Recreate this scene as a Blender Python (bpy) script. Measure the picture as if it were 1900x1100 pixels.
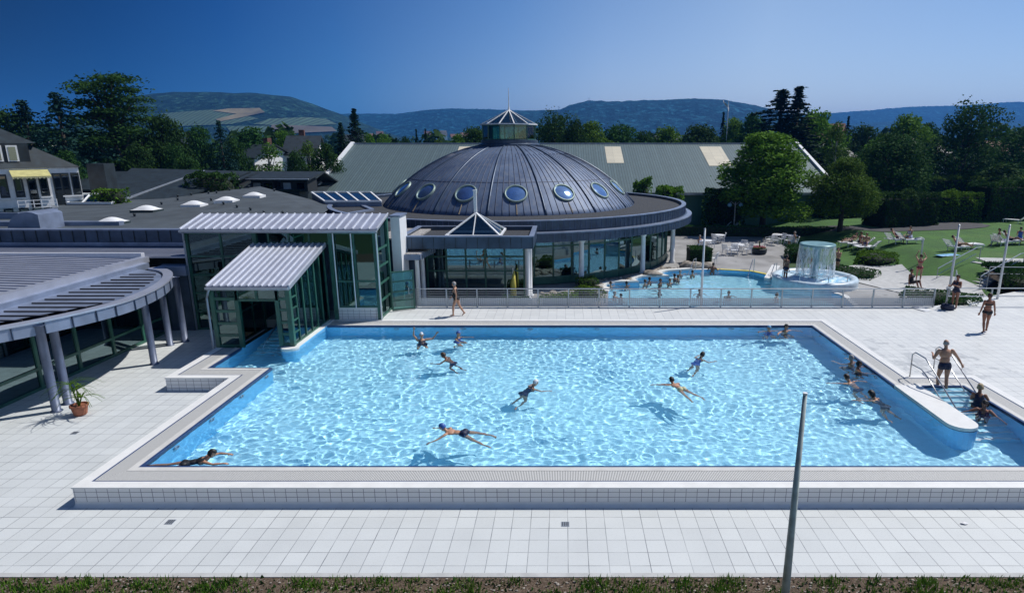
import bpy, bmesh, math, random
import numpy as np
from mathutils import Vector, Matrix, noise
for o in list(bpy.data.objects): bpy.data.objects.remove(o)
S = bpy.context.scene; COL = S.collection
R = math.radians; PI = math.pi
# ---------------------------------------------------------------- camera
CAM_H = 8.3; FOC = 1139.0; PX, PY = 1046.0, 550.0; TILT = math.atan(279/1139)
cd = bpy.data.cameras.new('camera'); cam = bpy.data.objects.new('camera', cd); COL.objects.link(cam); S.camera = cam
cam.location = (0, 0, CAM_H); cam.rotation_euler = (PI/2-TILT, 0, 0)
cd.lens = FOC/1900*36; cd.shift_x = (950-PX)/1900; cd.clip_end = 20000; cd.clip_start = .2
# ---------------------------------------------------------------- sun, sky, exposure
SUN_EL, SUN_AZ = R(54), R(27)                      # azimuth measured from +X towards +Y
SUN = Vector((math.cos(SUN_EL)*math.cos(SUN_AZ), math.cos(SUN_EL)*math.sin(SUN_AZ), math.sin(SUN_EL)))
sd = bpy.data.lights.new('sun', 'SUN'); sun = bpy.data.objects.new('sun', sd); COL.objects.link(sun)
sd.energy = 4.0; sd.angle = R(.5); sd.color = (1, .965, .91); sun.rotation_euler = SUN.to_track_quat('Z', 'Y').to_euler()
sun.location = (20, 10, 40); sd.cycles.is_caustics_light = True
W = bpy.data.worlds.new('World'); S.world = W; W.use_nodes = True
wn = W.node_tree; bg = wn.nodes['Background']; bg.inputs[1].default_value = .14
sk = wn.nodes.new('ShaderNodeTexSky'); sk.sky_type = 'NISHITA'; sk.sun_disc = False
sk.sun_elevation = SUN_EL; sk.sun_rotation = PI/2-SUN_AZ; sk.altitude = 300; sk.air_density = 1.0; sk.dust_density = .15; sk.ozone_density = 5
# a polarised sky: deep blue opposite the haze, paler towards the right-hand horizon
tc = wn.nodes.new('ShaderNodeTexCoord'); sp = wn.nodes.new('ShaderNodeSeparateXYZ'); wn.links.new(tc.outputs['Generated'], sp.inputs[0])
def wmath(op, a, b=None, clamp=False):
    m = wn.nodes.new('ShaderNodeMath'); m.operation = op; m.use_clamp = clamp
    for i, q in enumerate((a, b)):
        if q is None: continue
        if isinstance(q, (int, float)): m.inputs[i].default_value = q
        else: wn.links.new(q, m.inputs[i])
    return m.outputs[0]
zz = wmath('MAXIMUM', sp.outputs[2], 0.0)
side = wmath('MULTIPLY_ADD', sp.outputs[0], .62); side.node.inputs[2].default_value = .50; side.node.use_clamp = True
hz = wmath('POWER', wmath('SUBTRACT', 1.0, zz, True), 5.0)
def ramp(fac, stops):
    r = wn.nodes.new('ShaderNodeValToRGB'); wn.links.new(fac, r.inputs[0]); e = r.color_ramp.elements
    while len(e) < len(stops): e.new(.5)
    for k, (p, c) in zip(e, stops): k.position = p; k.color = (*c, 1)
    return r.outputs[0]
def wmix(mode, fac, a, b):
    m = wn.nodes.new('ShaderNodeMix'); m.data_type = 'RGBA'; m.blend_type = mode
    for i, q in ((0, fac), (6, a), (7, b)):
        if isinstance(q, (int, float)): m.inputs[i].default_value = q
        elif isinstance(q, tuple): m.inputs[i].default_value = (*q, 1)
        else: wn.links.new(q, m.inputs[i])
    return m.outputs[2]
hf = lambda L: [(p, tuple(q*.5 for q in c)) for p, c in L]
top = ramp(side, hf([(.02, (.01, .008, .012)), (.10, (.012, .02, .04)), (.22, (.008, .16, .45)), (.45, (.55, .84, 1.10)), (.68, (1.8, 1.55, 1.35)), (.90, (.95, 1.05, 1.15))]))
low = ramp(side, hf([(0, (.02, .07, .18)), (.15, (.05, .20, .50)), (.30, (.32, .62, 1.05)), (.54, (1.95, 1.60, 1.60)), (.84, (1.85, 1.55, 1.50))]))
tint = wmix('MIX', hz, top, low)
wn.links.new(wmix('MULTIPLY', 1.0, sk.outputs[0], tint), bg.inputs[0])
S.view_settings.view_transform = 'Standard'; S.view_settings.look = 'None'; S.view_settings.exposure = .2; S.view_settings.gamma = 1
S.render.engine = 'CYCLES'; S.cycles.use_denoising = True; S.cycles.max_bounces = 10; S.cycles.transparent_max_bounces = 24; S.cycles.volume_bounces = 0
S.cycles.sample_clamp_indirect = 6; S.cycles.blur_glossy = .3
# ---------------------------------------------------------------- helpers
CT, ST = math.cos(TILT), math.sin(TILT)
def ray(px, py):
    u = (px-PX)/FOC; v = -(py-PY)/FOC
    return u, CT+v*ST, -ST+v*CT
def G(px, py, z=0.0):                                # where a point of the survey photograph stands at height z
    d = ray(px, py); t = (z-CAM_H)/d[2]; return Vector((d[0]*t, d[1]*t, z))
def AY(px, py, Y):                                   # ... or at distance Y
    d = ray(px, py); t = Y/d[1]; return Vector((d[0]*t, Y, CAM_H+d[2]*t))
rnd = random.Random(11)
ORG = {}
def tag(o, label=None, cat=None, group=None, kind=None):
    if label: o['label'] = label
    if cat: o['category'] = cat
    if group: o['group'] = group
    if kind: o['kind'] = kind
    return o
def thing(name, label, cat, loc=(0, 0, 0), group=None):
    o = bpy.data.objects.new(name, None); COL.objects.link(o); o.location = loc; o.empty_display_size = .2
    ORG[o] = Vector(loc); return tag(o, label, cat, group)
def copy_tree(o, parent=None):
    c = o.copy(); COL.objects.link(c); c.parent = parent
    for ch in [q for q in bpy.data.objects if q.parent == o]: copy_tree(ch, c)
    return c
def clone(o, loc, rz=0, sc=1, **kw):
    kids = list(o.children); c = o.copy(); COL.objects.link(c)
    c.location = loc; c.rotation_euler = (0, 0, rz); c.scale = (sc,)*3 if isinstance(sc, (int, float)) else sc
    for k in kids:
        q = k.copy(); COL.objects.link(q); q.parent = c
        for g in k.children:
            q2 = g.copy(); COL.objects.link(q2); q2.parent = q
    return tag(c, **kw)
def link_mesh(name, me, mat, parent=None):
    if mat is not None:
        for m in (mat if isinstance(mat, (list, tuple)) else [mat]): me.materials.append(m)
    o = bpy.data.objects.new(name, me); COL.objects.link(o)
    if parent is not None: o.parent = parent; ORG[o] = ORG.get(parent, Vector((0, 0, 0)))
    return o
class MB:
    def __init__(s): s.v = []; s.f = []; s.mi = []; s.m = 0; s.n = 0
    def add(s, vs, fs):
        b = len(s.v); s.v += [tuple(p) for p in vs]; s.f += [tuple(b+i for i in f) for f in fs]; s.mi += [s.m]*len(fs); return s
    def box(s, x0, y0, z0, x1, y1, z1):
        if x0 > x1: x0, x1 = x1, x0
        if y0 > y1: y0, y1 = y1, y0
        if z0 > z1: z0, z1 = z1, z0
        return s.add([(x0,y0,z0),(x1,y0,z0),(x1,y1,z0),(x0,y1,z0),(x0,y0,z1),(x1,y0,z1),(x1,y1,z1),(x0,y1,z1)],
              [(3,2,1,0),(4,5,6,7),(0,1,5,4),(1,2,6,5),(2,3,7,6),(3,0,4,7)])
    def prism(s, pts, z0, z1):                        # vertical prism; z may be a list per point
        n = len(pts); a = z0 if isinstance(z0, (list, tuple)) else [z0]*n; b = z1 if isinstance(z1, (list, tuple)) else [z1]*n
        if sum(pts[i][0]*pts[(i+1) % n][1]-pts[(i+1) % n][0]*pts[i][1] for i in range(n)) < 0:
            pts = pts[::-1]; a = a[::-1]; b = b[::-1]
        vs = [(p[0], p[1], q) for p, q in zip(pts, a)]+[(p[0], p[1], q) for p, q in zip(pts, b)]
        return s.add(vs, [tuple(range(n-1, -1, -1)), tuple(range(n, 2*n))]+[(i, (i+1) % n, n+(i+1) % n, n+i) for i in range(n)])
    def bar(s, p, q, w, h=None, up=(0, 0, 1)):        # box beam from p to q
        p, q = Vector(p), Vector(q); h = w if h is None else h; d = (q-p).normalized(); u = Vector(up)
        if abs(d.dot(u)) > .98: u = Vector((0, 1, 0))
        r = d.cross(u).normalized()*w/2; u = r.cross(d).normalized()*h/2
        vs = [p-r-u, p+r-u, p+r+u, p-r+u, q-r-u, q+r-u, q+r+u, q-r+u]
        return s.add(vs, [(0,1,2,3),(7,6,5,4),(1,0,4,5),(2,1,5,6),(3,2,6,7),(0,3,7,4)])
    def slab(s, quad, t):                             # thick sheet from 3-D outline, thickness t downwards along normal
        q = [Vector(p) for p in quad]; n = (q[1]-q[0]).cross(q[2]-q[0]).normalized()*t; m = len(q)
        return s.add(q+[p-n for p in q], [tuple(range(m)), tuple(range(2*m-1, m-1, -1))]+[((i+1) % m, i, m+i, m+(i+1) % m) for i in range(m)])
    def tube(s, pts, rad, seg=8, cap=True):
        pts = [Vector(p) for p in pts]; n = len(pts); rad = rad if isinstance(rad, (list, tuple)) else [rad]*n
        b = len(s.v); prev = None; vs = []
        for i, p in enumerate(pts):
            d = (pts[min(i+1, n-1)]-pts[max(i-1, 0)]).normalized()
            if prev is None: a = d.orthogonal().normalized()
            else: a = (prev-d*prev.dot(d)); a = a.normalized() if a.length > 1e-5 else d.orthogonal().normalized()
            prev = a; c = d.cross(a)
            vs += [p+(a*math.cos(2*PI*k/seg)+c*math.sin(2*PI*k/seg))*rad[i] for k in range(seg)]
        fs = [(i*seg+k, i*seg+(k+1) % seg, (i+1)*seg+(k+1) % seg, (i+1)*seg+k) for i in range(n-1) for k in range(seg)]
        if cap: fs += [tuple(range(seg-1, -1, -1)), tuple(range((n-1)*seg, n*seg))]
        return s.add(vs, fs)
    def lathe(s, c, prof, seg=24, a0=0, a1=2*PI):     # prof: (r, z) outwards
        full = abs(a1-a0) > 2*PI-1e-4; k = seg if full else seg+1; vs = []
        for r, z in prof: vs += [(c[0]+r*math.cos(a0+(a1-a0)*i/seg), c[1]+r*math.sin(a0+(a1-a0)*i/seg), c[2]+z) for i in range(k)]
        fs = []
        for j in range(len(prof)-1):
            for i in range(seg):
                i2 = (i+1) % k; fs.append((j*k+i, j*k+i2, (j+1)*k+i2, (j+1)*k+i))
        return s.add(vs, fs)
    def ell(s, c, r, seg=12, rings=8, M=None, nz=0):
        vs = []; c = Vector(c)
        for j in range(rings+1):
            t = PI*j/rings
            for i in range(seg):
                q = Vector((math.sin(t)*math.cos(2*PI*i/seg), math.sin(t)*math.sin(2*PI*i/seg), math.cos(t)))
                k = 1+(noise.noise(q*2+c*3.7)*nz if nz else 0)
                q = Vector((q.x*r[0], q.y*r[1], q.z*r[2]))*k
                vs.append(c+(M @ q if M else q))
        return s.add(vs, [(j*seg+i, (j+1)*seg+i, (j+1)*seg+(i+1) % seg, j*seg+(i+1) % seg) for j in range(rings) for i in range(seg)])
    def build(s, name, mat, parent=None, smooth=False, org=None):
        o = Vector(org) if org is not None else (ORG.get(parent, Vector((0, 0, 0))) if parent is not None else Vector((0, 0, 0)))
        me = bpy.data.meshes.new(name); me.from_pydata([(p[0]-o.x, p[1]-o.y, p[2]-o.z) for p in s.v], [], s.f)
        if any(s.mi): me.polygons.foreach_set('material_index', s.mi)
        if smooth: me.polygons.foreach_set('use_smooth', [True]*len(me.polygons))
        me.update()
        ob = link_mesh(name, me, mat, parent)
        if parent is None and org is not None: ob.location = o
        return ob
def offset(path, d, closed=False):                    # mitred offset to the right-hand side
    n = len(path); out = []
    for i, p in enumerate(path):
        a = path[(i-1) % n] if (i > 0 or closed) else None; b = path[(i+1) % n] if (i < n-1 or closed) else None
        ns = []
        for u, v in ((a, p), (p, b)):
            if u is None or v is None: continue
            dx, dy = v[0]-u[0], v[1]-u[1]; L = math.hypot(dx, dy); ns.append((dy/L, -dx/L))
        if len(ns) == 1: k = ns[0]
        else:
            m = (ns[0][0]+ns[1][0], ns[0][1]+ns[1][1]); q = m[0]*ns[0][0]+m[1]*ns[0][1]; k = (m[0]/q, m[1]/q)
        out.append((p[0]+k[0]*d, p[1]+k[1]*d))
    return out
def inside(x, y, poly):
    c = False; n = len(poly); j = n-1
    for i in range(n):
        a, b = poly[i], poly[j]
        if (a[1] > y) != (b[1] > y) and x < (b[0]-a[0])*(y-a[1])/(b[1]-a[1])+a[0]: c = not c
        j = i
    return c
def recv(o): o.cycles.is_caustics_receiver = True; return o
# ---------------------------------------------------------------- materials
class NT:
    def __init__(s, name):
        s.mat = bpy.data.materials.new(name); s.mat.use_nodes = True; s.t = s.mat.node_tree; s.p = s.t.nodes['Principled BSDF']; s.out = s.t.nodes['Material Output']
        s._c = None
    def n(s, typ, **kw):
        q = s.t.nodes.new('ShaderNode'+typ)
        for k, v in kw.items(): setattr(q, k, v)
        return q
    def l(s, a, b): s.t.links.new(a, b)
    def set(s, sock, v):
        if isinstance(v, (int, float)): sock.default_value = v
        elif isinstance(v, tuple): sock.default_value = (*v, 1) if len(sock.default_value) == 4 and len(v) == 3 else v
        else: s.l(v, sock)
    def co(s, world=True):
        if s._c is None:
            s._c = s.n('NewGeometry').outputs['Position'] if world else s.n('TexCoord').outputs['Object']
        return s._c
    def ma(s, op, a, b=None, c=None, clamp=False):
        q = s.n('Math', operation=op, use_clamp=clamp)
        for i, v in enumerate((a, b, c)):
            if v is not None: s.set(q.inputs[i], v)
        return q.outputs[0]
    def noise(s, sc, det=3, vec=None, rough=.5, out=0):
        q = s.n('TexNoise'); q.inputs['Scale'].default_value = sc; q.inputs['Detail'].default_value = det; q.inputs['Roughness'].default_value = rough
        s.l(vec if vec is not None else s.co(), q.inputs['Vector']); return q.outputs[out]
    def scale(s, v, sc):
        q = s.n('VectorMath', operation='MULTIPLY'); s.l(v, q.inputs[0]); q.inputs[1].default_value = sc; return q.outputs[0]
    def ramp(s, f, stops, interp='LINEAR'):
        r = s.n('ValToRGB'); s.l(f, r.inputs[0]); e = r.color_ramp.elements; r.color_ramp.interpolation = interp
        while len(e) < len(stops): e.new(.5)
        for k, (p, c) in zip(e, stops): k.position = p; k.color = (*c, 1) if not isinstance(c, (int, float)) else (c, c, c, 1)
        return r.outputs[0]
    def mix(s, f, a, b, mode='MIX'):
        q = s.n('Mix', data_type='RGBA', blend_type=mode)
        s.set(q.inputs[0], f); s.set(q.inputs[6], a); s.set(q.inputs[7], b); return q.outputs[2]
    def xyz(s):
        q = s.n('SeparateXYZ'); s.l(s.co(), q.inputs[0]); return q.outputs
    def bump(s, h, d=.02, st=.5):
        q = s.n('Bump'); q.inputs['Distance'].default_value = d; q.inputs['Strength'].default_value = st; s.l(h, q.inputs['Height']); s.l(q.outputs[0], s.p.inputs['Normal']); return q
    def fin(s, col=None, rough=.6, metal=0, spec=None):
        if col is not None: s.set(s.p.inputs['Base Color'], col)
        s.set(s.p.inputs['Roughness'], rough); s.set(s.p.inputs['Metallic'], metal)
        if spec is not None: s.p.inputs['Specular IOR Level'].default_value = spec
        return s.mat
def plain(name, c, rough=.5, metal=0, var=.15, sc=3.0, bump=0, spec=None, c2=None):
    m = NT(name); f = m.noise(sc, 5)
    d = c2 if c2 else tuple(x*(1-var*1.6) for x in c)
    m.fin(m.mix(m.ramp(f, [(.3, 0.0), (.7, 1.0)]), d, tuple(min(1, x*(1+var*.5)) for x in c)), rough, metal, spec)
    if bump: m.bump(m.noise(sc*8, 4), bump, .6)
    return m.mat
def tiles(name, sx, sy, axes=(0, 1), c=(.6,.61,.62), line=(.25,.26,.28), w=.012, off=(0, 0), var=.06, rough=.5, dirt=.1, thin=.35, bump=.003):
    m = NT(name); x = m.xyz(); es = []; ids = []
    for a, s_, o in ((axes[0], sx, off[0]), (axes[1], sy, off[1])):
        t = m.ma('DIVIDE', m.ma('SUBTRACT', x[a], o), s_); fl = m.ma('FLOOR', t); fr = m.ma('SUBTRACT', t, fl); ids.append(fl)
        e = m.ma('MINIMUM', fr, m.ma('SUBTRACT', 1.0, fr)); es.append(m.ma('LESS_THAN', e, w/s_/2))
    ln = m.ma('MAXIMUM', es[0], es[1])
    wn_ = m.n('TexWhiteNoise', noise_dimensions='2D'); cb = m.n('CombineXYZ'); m.l(ids[0], cb.inputs[0]); m.l(ids[1], cb.inputs[1]); m.l(cb.outputs[0], wn_.inputs['Vector'])
    base = m.mix(wn_.outputs['Value'], tuple(q*(1-var) for q in c), tuple(min(1, q*(1+var)) for q in c))
    base = m.mix(m.ma('MULTIPLY', m.ramp(m.noise(.7, 6), [(.45, 0.0), (.75, 1.0)]), dirt), base, tuple(q*.6 for q in c))
    base = m.mix(m.ma('MULTIPLY', m.ramp(m.noise(14, 3), [(.4, 0.0), (.7, 1.0)]), dirt*.6), base, tuple(q*.75 for q in c))
    lc = m.ma('MULTIPLY', ln, m.ramp(m.noise(1.3, 3), [(.3, thin), (.7, 1.0)]))
    m.fin(m.mix(lc, base, line), m.ma('MULTIPLY_ADD', wn_.outputs['Value'], .1, rough-.05)); m.bump(m.ma('SUBTRACT', 1.0, ln), bump, .6)
    return m.mat
def glassmat(name, tint=(.30, .47, .43), ior=1.7, rough=.01, refl=(.85, .95, .95)):
    m = NT(name); t = m.t; t.nodes.remove(m.p)
    tr = m.n('BsdfTransparent'); tr.inputs[0].default_value = (*tint, 1); gl = m.n('BsdfGlossy'); gl.inputs['Roughness'].default_value = rough; gl.inputs[0].default_value = (*refl, 1)
    fr = m.n('Fresnel'); fr.inputs[0].default_value = ior; mx = m.n('MixShader'); m.l(fr.outputs[0], mx.inputs[0]); m.l(tr.outputs[0], mx.inputs[1]); m.l(gl.outputs[0], mx.inputs[2]); m.l(mx.outputs[0], m.out.inputs[0])
    return m.mat
def leafmat(name, c1, c2, trans=.25):
    m = NT(name); oi = m.n('ObjectInfo'); f = m.noise(.55, 3); g = m.noise(9, 2)
    c = m.mix(m.ramp(f, [(.3, 0.0), (.7, 1.0)]), c1, c2); c = m.mix(m.ramp(g, [(.35, 0.0), (.7, .55)]), c, tuple(min(1, q*1.7) for q in c2))
    h = m.n('HueSaturation'); m.l(c, h.inputs['Color']); m.l(m.ma('MULTIPLY_ADD', oi.outputs['Random'], .022, .489), h.inputs['Hue']); m.l(m.ma('MULTIPLY_ADD', oi.outputs['Random'], .5, .75), h.inputs['Value'])
    m.set(m.p.inputs['Base Color'], h.outputs[0]); m.p.inputs['Roughness'].default_value = .8; m.p.inputs['Specular IOR Level'].default_value = .08
    tl = m.n('BsdfTranslucent'); m.l(h.outputs[0], tl.inputs[0]); mx = m.n('MixShader'); mx.inputs[0].default_value = trans
    m.l(m.p.outputs[0], mx.inputs[1]); m.l(tl.outputs[0], mx.inputs[2]); m.l(mx.outputs[0], m.out.inputs[0]); return m.mat
def water_mat(name, tint=(.93, .985, 1), rough=0.0):
    m = NT(name); m.p.inputs['Transmission Weight'].default_value = 1; m.p.inputs['IOR'].default_value = 1.33
    m.fin(tint, rough); return m.mat
def ribbed(name, c, period, axis, duty=.12, rough=.4, metal=.3, dark=.55, var=.1, bump=.01):
    m = NT(name); x = m.xyz(); t = m.ma('DIVIDE', x[axis], period); fr = m.ma('FRACT', t); rib = m.ma('LESS_THAN', fr, duty)
    wv = m.n('TexWhiteNoise', noise_dimensions='1D'); m.l(m.ma('FLOOR', t), wv.inputs['W'])
    b = m.mix(wv.outputs['Value'], tuple(q*(1-var) for q in c), tuple(min(1, q*(1+var)) for q in c))
    b = m.mix(m.ramp(m.noise(1.1, 5), [(.4, 0.0), (.75, .4)]), b, tuple(q*.65 for q in c))
    m.fin(m.mix(rib, b, tuple(q*dark for q in c)), rough, metal); m.bump(rib, bump, .8); return m.mat
M = {}
M['deck'] = tiles('deck_tiles', .42, .42, c=(.58, .605, .605), line=(.13, .14, .16), w=.015, off=(.09, 10.85), thin=.3, var=.035, dirt=.16)
M['deck_hi'] = tiles('upper_deck_tiles', .42, .42, c=(.62, .635, .63), line=(.20, .21, .23), w=.014, off=(.09, 10.85), thin=.4, dirt=.12, var=.03)
M['rim_x'] = tiles('rim_tiles_long', .263, .13, axes=(0, 2), c=(.74, .74, .74), line=(.13, .13, .16), w=.013, off=(0, .49), var=.04, thin=.75)
M['rim_y'] = tiles('rim_tiles_cross', .263, .13, axes=(1, 2), c=(.74, .74, .74), line=(.13, .13, .16), w=.013, off=(0, .49), var=.04, thin=.6)
M['coping'] = plain('white_coping_tile', (.76, .76, .74), .45, var=.05)
M['cream'] = plain('cream_edge_tile', (.62, .61, .58), .5, var=.08)
M['blue_line'] = plain('dark_blue_tile', (.03, .06, .16), .3)
M['pool'] = tiles('pool_tiles', .25, .125, axes=(0, 1), c=(.47, .83, .96), line=(.36, .74, .92), w=.008, var=.03, rough=.35, dirt=0)
M['pool_wall'] = plain('pool_wall_tiles', (.20, .60, .93), .35, var=.06, sc=6)
M['step_edge'] = plain('white_step_edge', (.75, .78, .8), .4)
M['water'] = water_mat('pool_water')
M['green'] = plain('green_steel', (.035, .13, .095), .4, var=.2)
M['green_pale'] = plain('pale_green_steel', (.36, .47, .42), .4, var=.1)
M['glass'] = glassmat('building_glass', (.26, .48, .44), 2.2, refl=(.62, .90, .92))
M['glass_dk'] = glassmat('dark_glass', (.10, .20, .22), 2.9, refl=(.62, .88, .95))
M['glass_sky'] = glassmat('skylight_glass', (.12, .25, .42), 2.1)
M['white'] = plain('white_paint', (.78, .79, .80), .45, var=.05)
M['steel'] = plain('stainless_steel', (.55, .56, .58), .28, .85, var=.08)
M['galv'] = plain('galvanised_steel', (.36, .40, .46), .45, .5, var=.12)
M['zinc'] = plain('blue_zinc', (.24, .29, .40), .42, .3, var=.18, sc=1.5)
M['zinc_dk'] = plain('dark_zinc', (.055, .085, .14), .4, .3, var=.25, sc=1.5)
M['zinc_mid'] = plain('mid_zinc', (.10, .13, .22), .45, .3)
M['lead'] = NT('dome_sheet')
_m = M['lead']; _f = _m.noise(.9, 6); _c = _m.mix(_m.ramp(_f, [(.3, 0.0), (.72, 1.0)]), (.060, .095, .175), (.12, .17, .27))
_st = _m.noise(1.0, 4, _m.scale(_m.co(), (3.2, 3.2, .5))); _c = _m.mix(_m.ramp(_st, [(.5, 0.0), (.75, .45)]), _c, (.22, .225, .24))
M['port_rim'] = plain('porthole_rim', (.24, .32, .29), .5, .2); M['col_blue'] = plain('blue_grey_column', (.12, .15, .23), .45, .2, var=.15)
M['lead'] = _m.fin(_c, .58, .2); _m.bump(_m.noise(2.5, 3), .02, .35)
M['roofribs'] = plain('pale_metal_roof', (.50, .53, .62), .33, .45, var=.1, sc=1.2)
M['rib_lt'] = plain('pale_seam', (.70, .72, .78), .35, .3, var=.05)
M['gravel'] = plain('roof_gravel', (.050, .054, .062), .9, var=.45, sc=14, bump=.02)
M['pebble'] = plain('pale_roof_pebbles', (.45, .43, .41), .9, var=.5, sc=18, bump=.02)
M['felt'] = plain('grey_roof_felt', (.062, .078, .092), .85, var=.22, sc=.8, bump=.004)
M['felt_dk'] = plain('green_grey_roof_felt', (.024, .044, .050), .85, var=.25, sc=.8)
M['slate'] = plain('dark_slate', (.016, .028, .036), .6, var=.35, sc=2)
M['shed_roof'] = ribbed('sage_corrugated_sheet', (.115, .165, .170), .30, 0, .3, .5, .15, .62)
M['shed_wall'] = ribbed('green_cladding', (.07, .17, .155), .5, 0, .1, .6, 0, .7)
M['translucent'] = tiles('translucent_roof_sheet', 1.2, 1.0, c=(.62, .57, .44), line=(.45, .42, .34), w=.05, var=.05)
M['render'] = plain('white_render', (.82, .82, .81), .8, var=.08)
M['cream_wall'] = plain('cream_render', (.55, .50, .42), .8, var=.12)
M['red_roof'] = plain('red_brown_tiles', (.16, .07, .05), .8, var=.3)
M['dark'] = plain('dark_interior', (.012, .016, .02), .8)  # near-black surface standing in for unlit rooms and openings
M['port'] = plain('porthole_glass', (.42, .60, .85), .08, .9, var=.1); M['interior'] = plain('interior_floor', (.035, .055, .06), .6, var=.3)  # interior: dark teal colour stands in for the unlit halls
M['pine'] = leafmat('conifer_needles', (.006, .020, .014), (.014, .040, .022), .1)
M['leaf'] = leafmat('broad_leaves', (.028, .085, .010), (.10, .185, .020))
M['leaf_dk'] = leafmat('dark_broad_leaves', (.010, .038, .012), (.034, .085, .018))
M['leaf_lt'] = leafmat('sunny_leaves', (.028, .085, .012), (.085, .165, .026), .3)  # own leaf colour of the park tree, birches and light bushes
M['leaf_bl'] = leafmat('blue_green_needles', (.008, .030, .028), (.020, .060, .050), .1)
M['bark'] = plain('bark', (.05, .04, .03), .9, var=.4, sc=6)
M['birch'] = plain('birch_bark', (.45, .44, .42), .8, var=.4, sc=4)
M['white_plastic'] = plain('white_plastic', (.75, .76, .78), .4, var=.04)
M['terracotta'] = plain('terracotta', (.36, .13, .07), .8, var=.2, sc=8)
M['rock'] = plain('garden_stone', (.38, .34, .29), .9, var=.45, sc=4, bump=.01)
M['concrete'] = plain('pale_concrete', (.48, .485, .48), .8, var=.12)
M['rail'] = plain('rail_steel', (.42, .46, .50), .35, .6, var=.1)
M['yellow'] = plain('yellow_paint', (.65, .55, .10), .6)
M['skin'] = plain('sunny_skin', (.50, .27, .17), .5, var=.10, sc=8)
M['skin_tan'] = plain('tanned_skin', (.30, .13, .075), .5, var=.12, sc=8)
M['skin_lt'] = plain('light_skin', (.50, .27, .17), .5, var=.10, sc=8)
M['hair_dk'] = plain('dark_hair', (.015, .011, .009), .55, var=.4, sc=30)
M['hair_br'] = plain('brown_hair', (.07, .035, .018), .55, var=.4, sc=30)
M['hair_gr'] = plain('grey_hair', (.36, .35, .34), .6, var=.3, sc=30)
M['hair_bl'] = plain('blond_hair', (.42, .33, .19), .6, var=.3, sc=30)
M['cap_white'] = plain('white_cap', (.72, .72, .74), .5)
M['cap_blue'] = plain('blue_cap', (.05, .13, .42), .45)
M['cap_lb'] = plain('light_blue_cap', (.22, .48, .75), .45)
M['suit_navy'] = plain('navy_swimwear', (.012, .018, .055), .6)
M['suit_black'] = plain('black_swimwear', (.012, .013, .015), .6)
M['suit_blue'] = plain('blue_swimwear', (.03, .10, .40), .6)
M['suit_plum'] = plain('plum_swimwear', (.06, .015, .05), .6)
M['suit_red'] = plain('red_swimwear', (.35, .05, .06), .6)
M['suit_yel'] = plain('pale_yellow_swimwear', (.62, .58, .36), .6)
M['cloth_bl'] = plain('blue_flowered_cloth', (.18, .24, .42), .8, var=.6, sc=9, c2=(.55, .56, .6))
M['cloth_wh'] = plain('white_towel', (.68, .70, .73), .9, var=.15, sc=7)
M['soil'] = plain('bed_soil', (.05, .035, .022), .95, var=.5, sc=6, bump=.02)
_m = M['deck_hi']; _t = _m.node_tree; _p = _t.nodes['Principled BSDF']; _l = _p.inputs['Base Color'].links[0].from_socket
_g = _t.nodes.new('ShaderNodeNewGeometry'); _n = _t.nodes.new('ShaderNodeTexNoise'); _n.inputs['Scale'].default_value = 1.6; _n.inputs['Detail'].default_value = 6; _n.inputs['Roughness'].default_value = .65; _t.links.new(_g.outputs['Position'], _n.inputs['Vector'])
_d = _t.nodes.new('ShaderNodeVectorMath'); _d.operation = 'DISTANCE'; _t.links.new(_g.outputs['Position'], _d.inputs[0]); _d.inputs[1].default_value = (13.2, 21.6, .49)
_a = _t.nodes.new('ShaderNodeMath'); _a.operation = 'MULTIPLY_ADD'; _t.links.new(_d.outputs['Value'], _a.inputs[0]); _a.inputs[1].default_value = -.055; _t.links.new(_n.outputs[0], _a.inputs[2])
_r = _t.nodes.new('ShaderNodeValToRGB'); _r.color_ramp.elements[0].position = .43; _r.color_ramp.elements[1].position = .50; _t.links.new(_a.outputs[0], _r.inputs[0])
_x = _t.nodes.new('ShaderNodeMix'); _x.data_type = 'RGBA'; _x.blend_type = 'MULTIPLY'; _t.links.new(_l, _x.inputs[6]); _x.inputs[7].default_value = (.74, .75, .77, 1); _t.links.new(_r.outputs[0], _x.inputs[0]); _t.links.new(_x.outputs[2], _p.inputs['Base Color'])
_m = NT('mulch'); _c = _m.ramp(_m.noise(22, 6, rough=.75), [(.25, (.028, .018, .011)), (.5, (.085, .056, .036)), (.66, (.20, .16, .115)), (.75, (.42, .38, .31))])
M['mulch'] = _m.fin(_c, .95); _m.bump(_m.noise(30, 5), .03, .9)
_m = NT('lawn_grass'); _c = _m.mix(_m.ramp(_m.noise(.35, 5), [(.3, 0.0), (.7, 1.0)]), (.030, .115, .010), (.070, .19, .018)); _c = _m.mix(_m.ramp(_m.noise(.11, 4), [(.58, 0.0), (.78, .6)]), _c, (.17, .23, .05)); _c = _m.mix(_m.ramp(_m.noise(1.3, 5, rough=.7), [(.4, 0.0), (.65, .55)]), _c, (.016, .055, .008)); _c = _m.mix(_m.ramp(_m.noise(16, 4), [(.3, 0.0), (.7, .6)]), _c, (.03, .08, .012))
M['lawn'] = _m.fin(_c, .9); _m.bump(_m.noise(30, 4), .04, .8)
_m = NT('ground_cover'); _c = _m.mix(_m.ramp(_m.noise(.02, 6), [(.35, 0.0), (.65, 1.0)]), (.018, .045, .014), (.05, .09, .025)); M['ground'] = _m.fin(_c, .95)
_m = NT('terrace_stone'); _c = _m.mix(_m.ramp(_m.noise(.35, 6), [(.38, 0.0), (.62, 1.0)]), (.20, .195, .19), (.34, .335, .33)); _c = _m.mix(_m.ramp(_m.noise(.9, 6, rough=.7), [(.58, 0.0), (.66, .7)]), _c, (.10, .095, .09))
M['terrace'] = _m.fin(_c, .7); _m.bump(_m.noise(8, 4), .01, .4)
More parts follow.
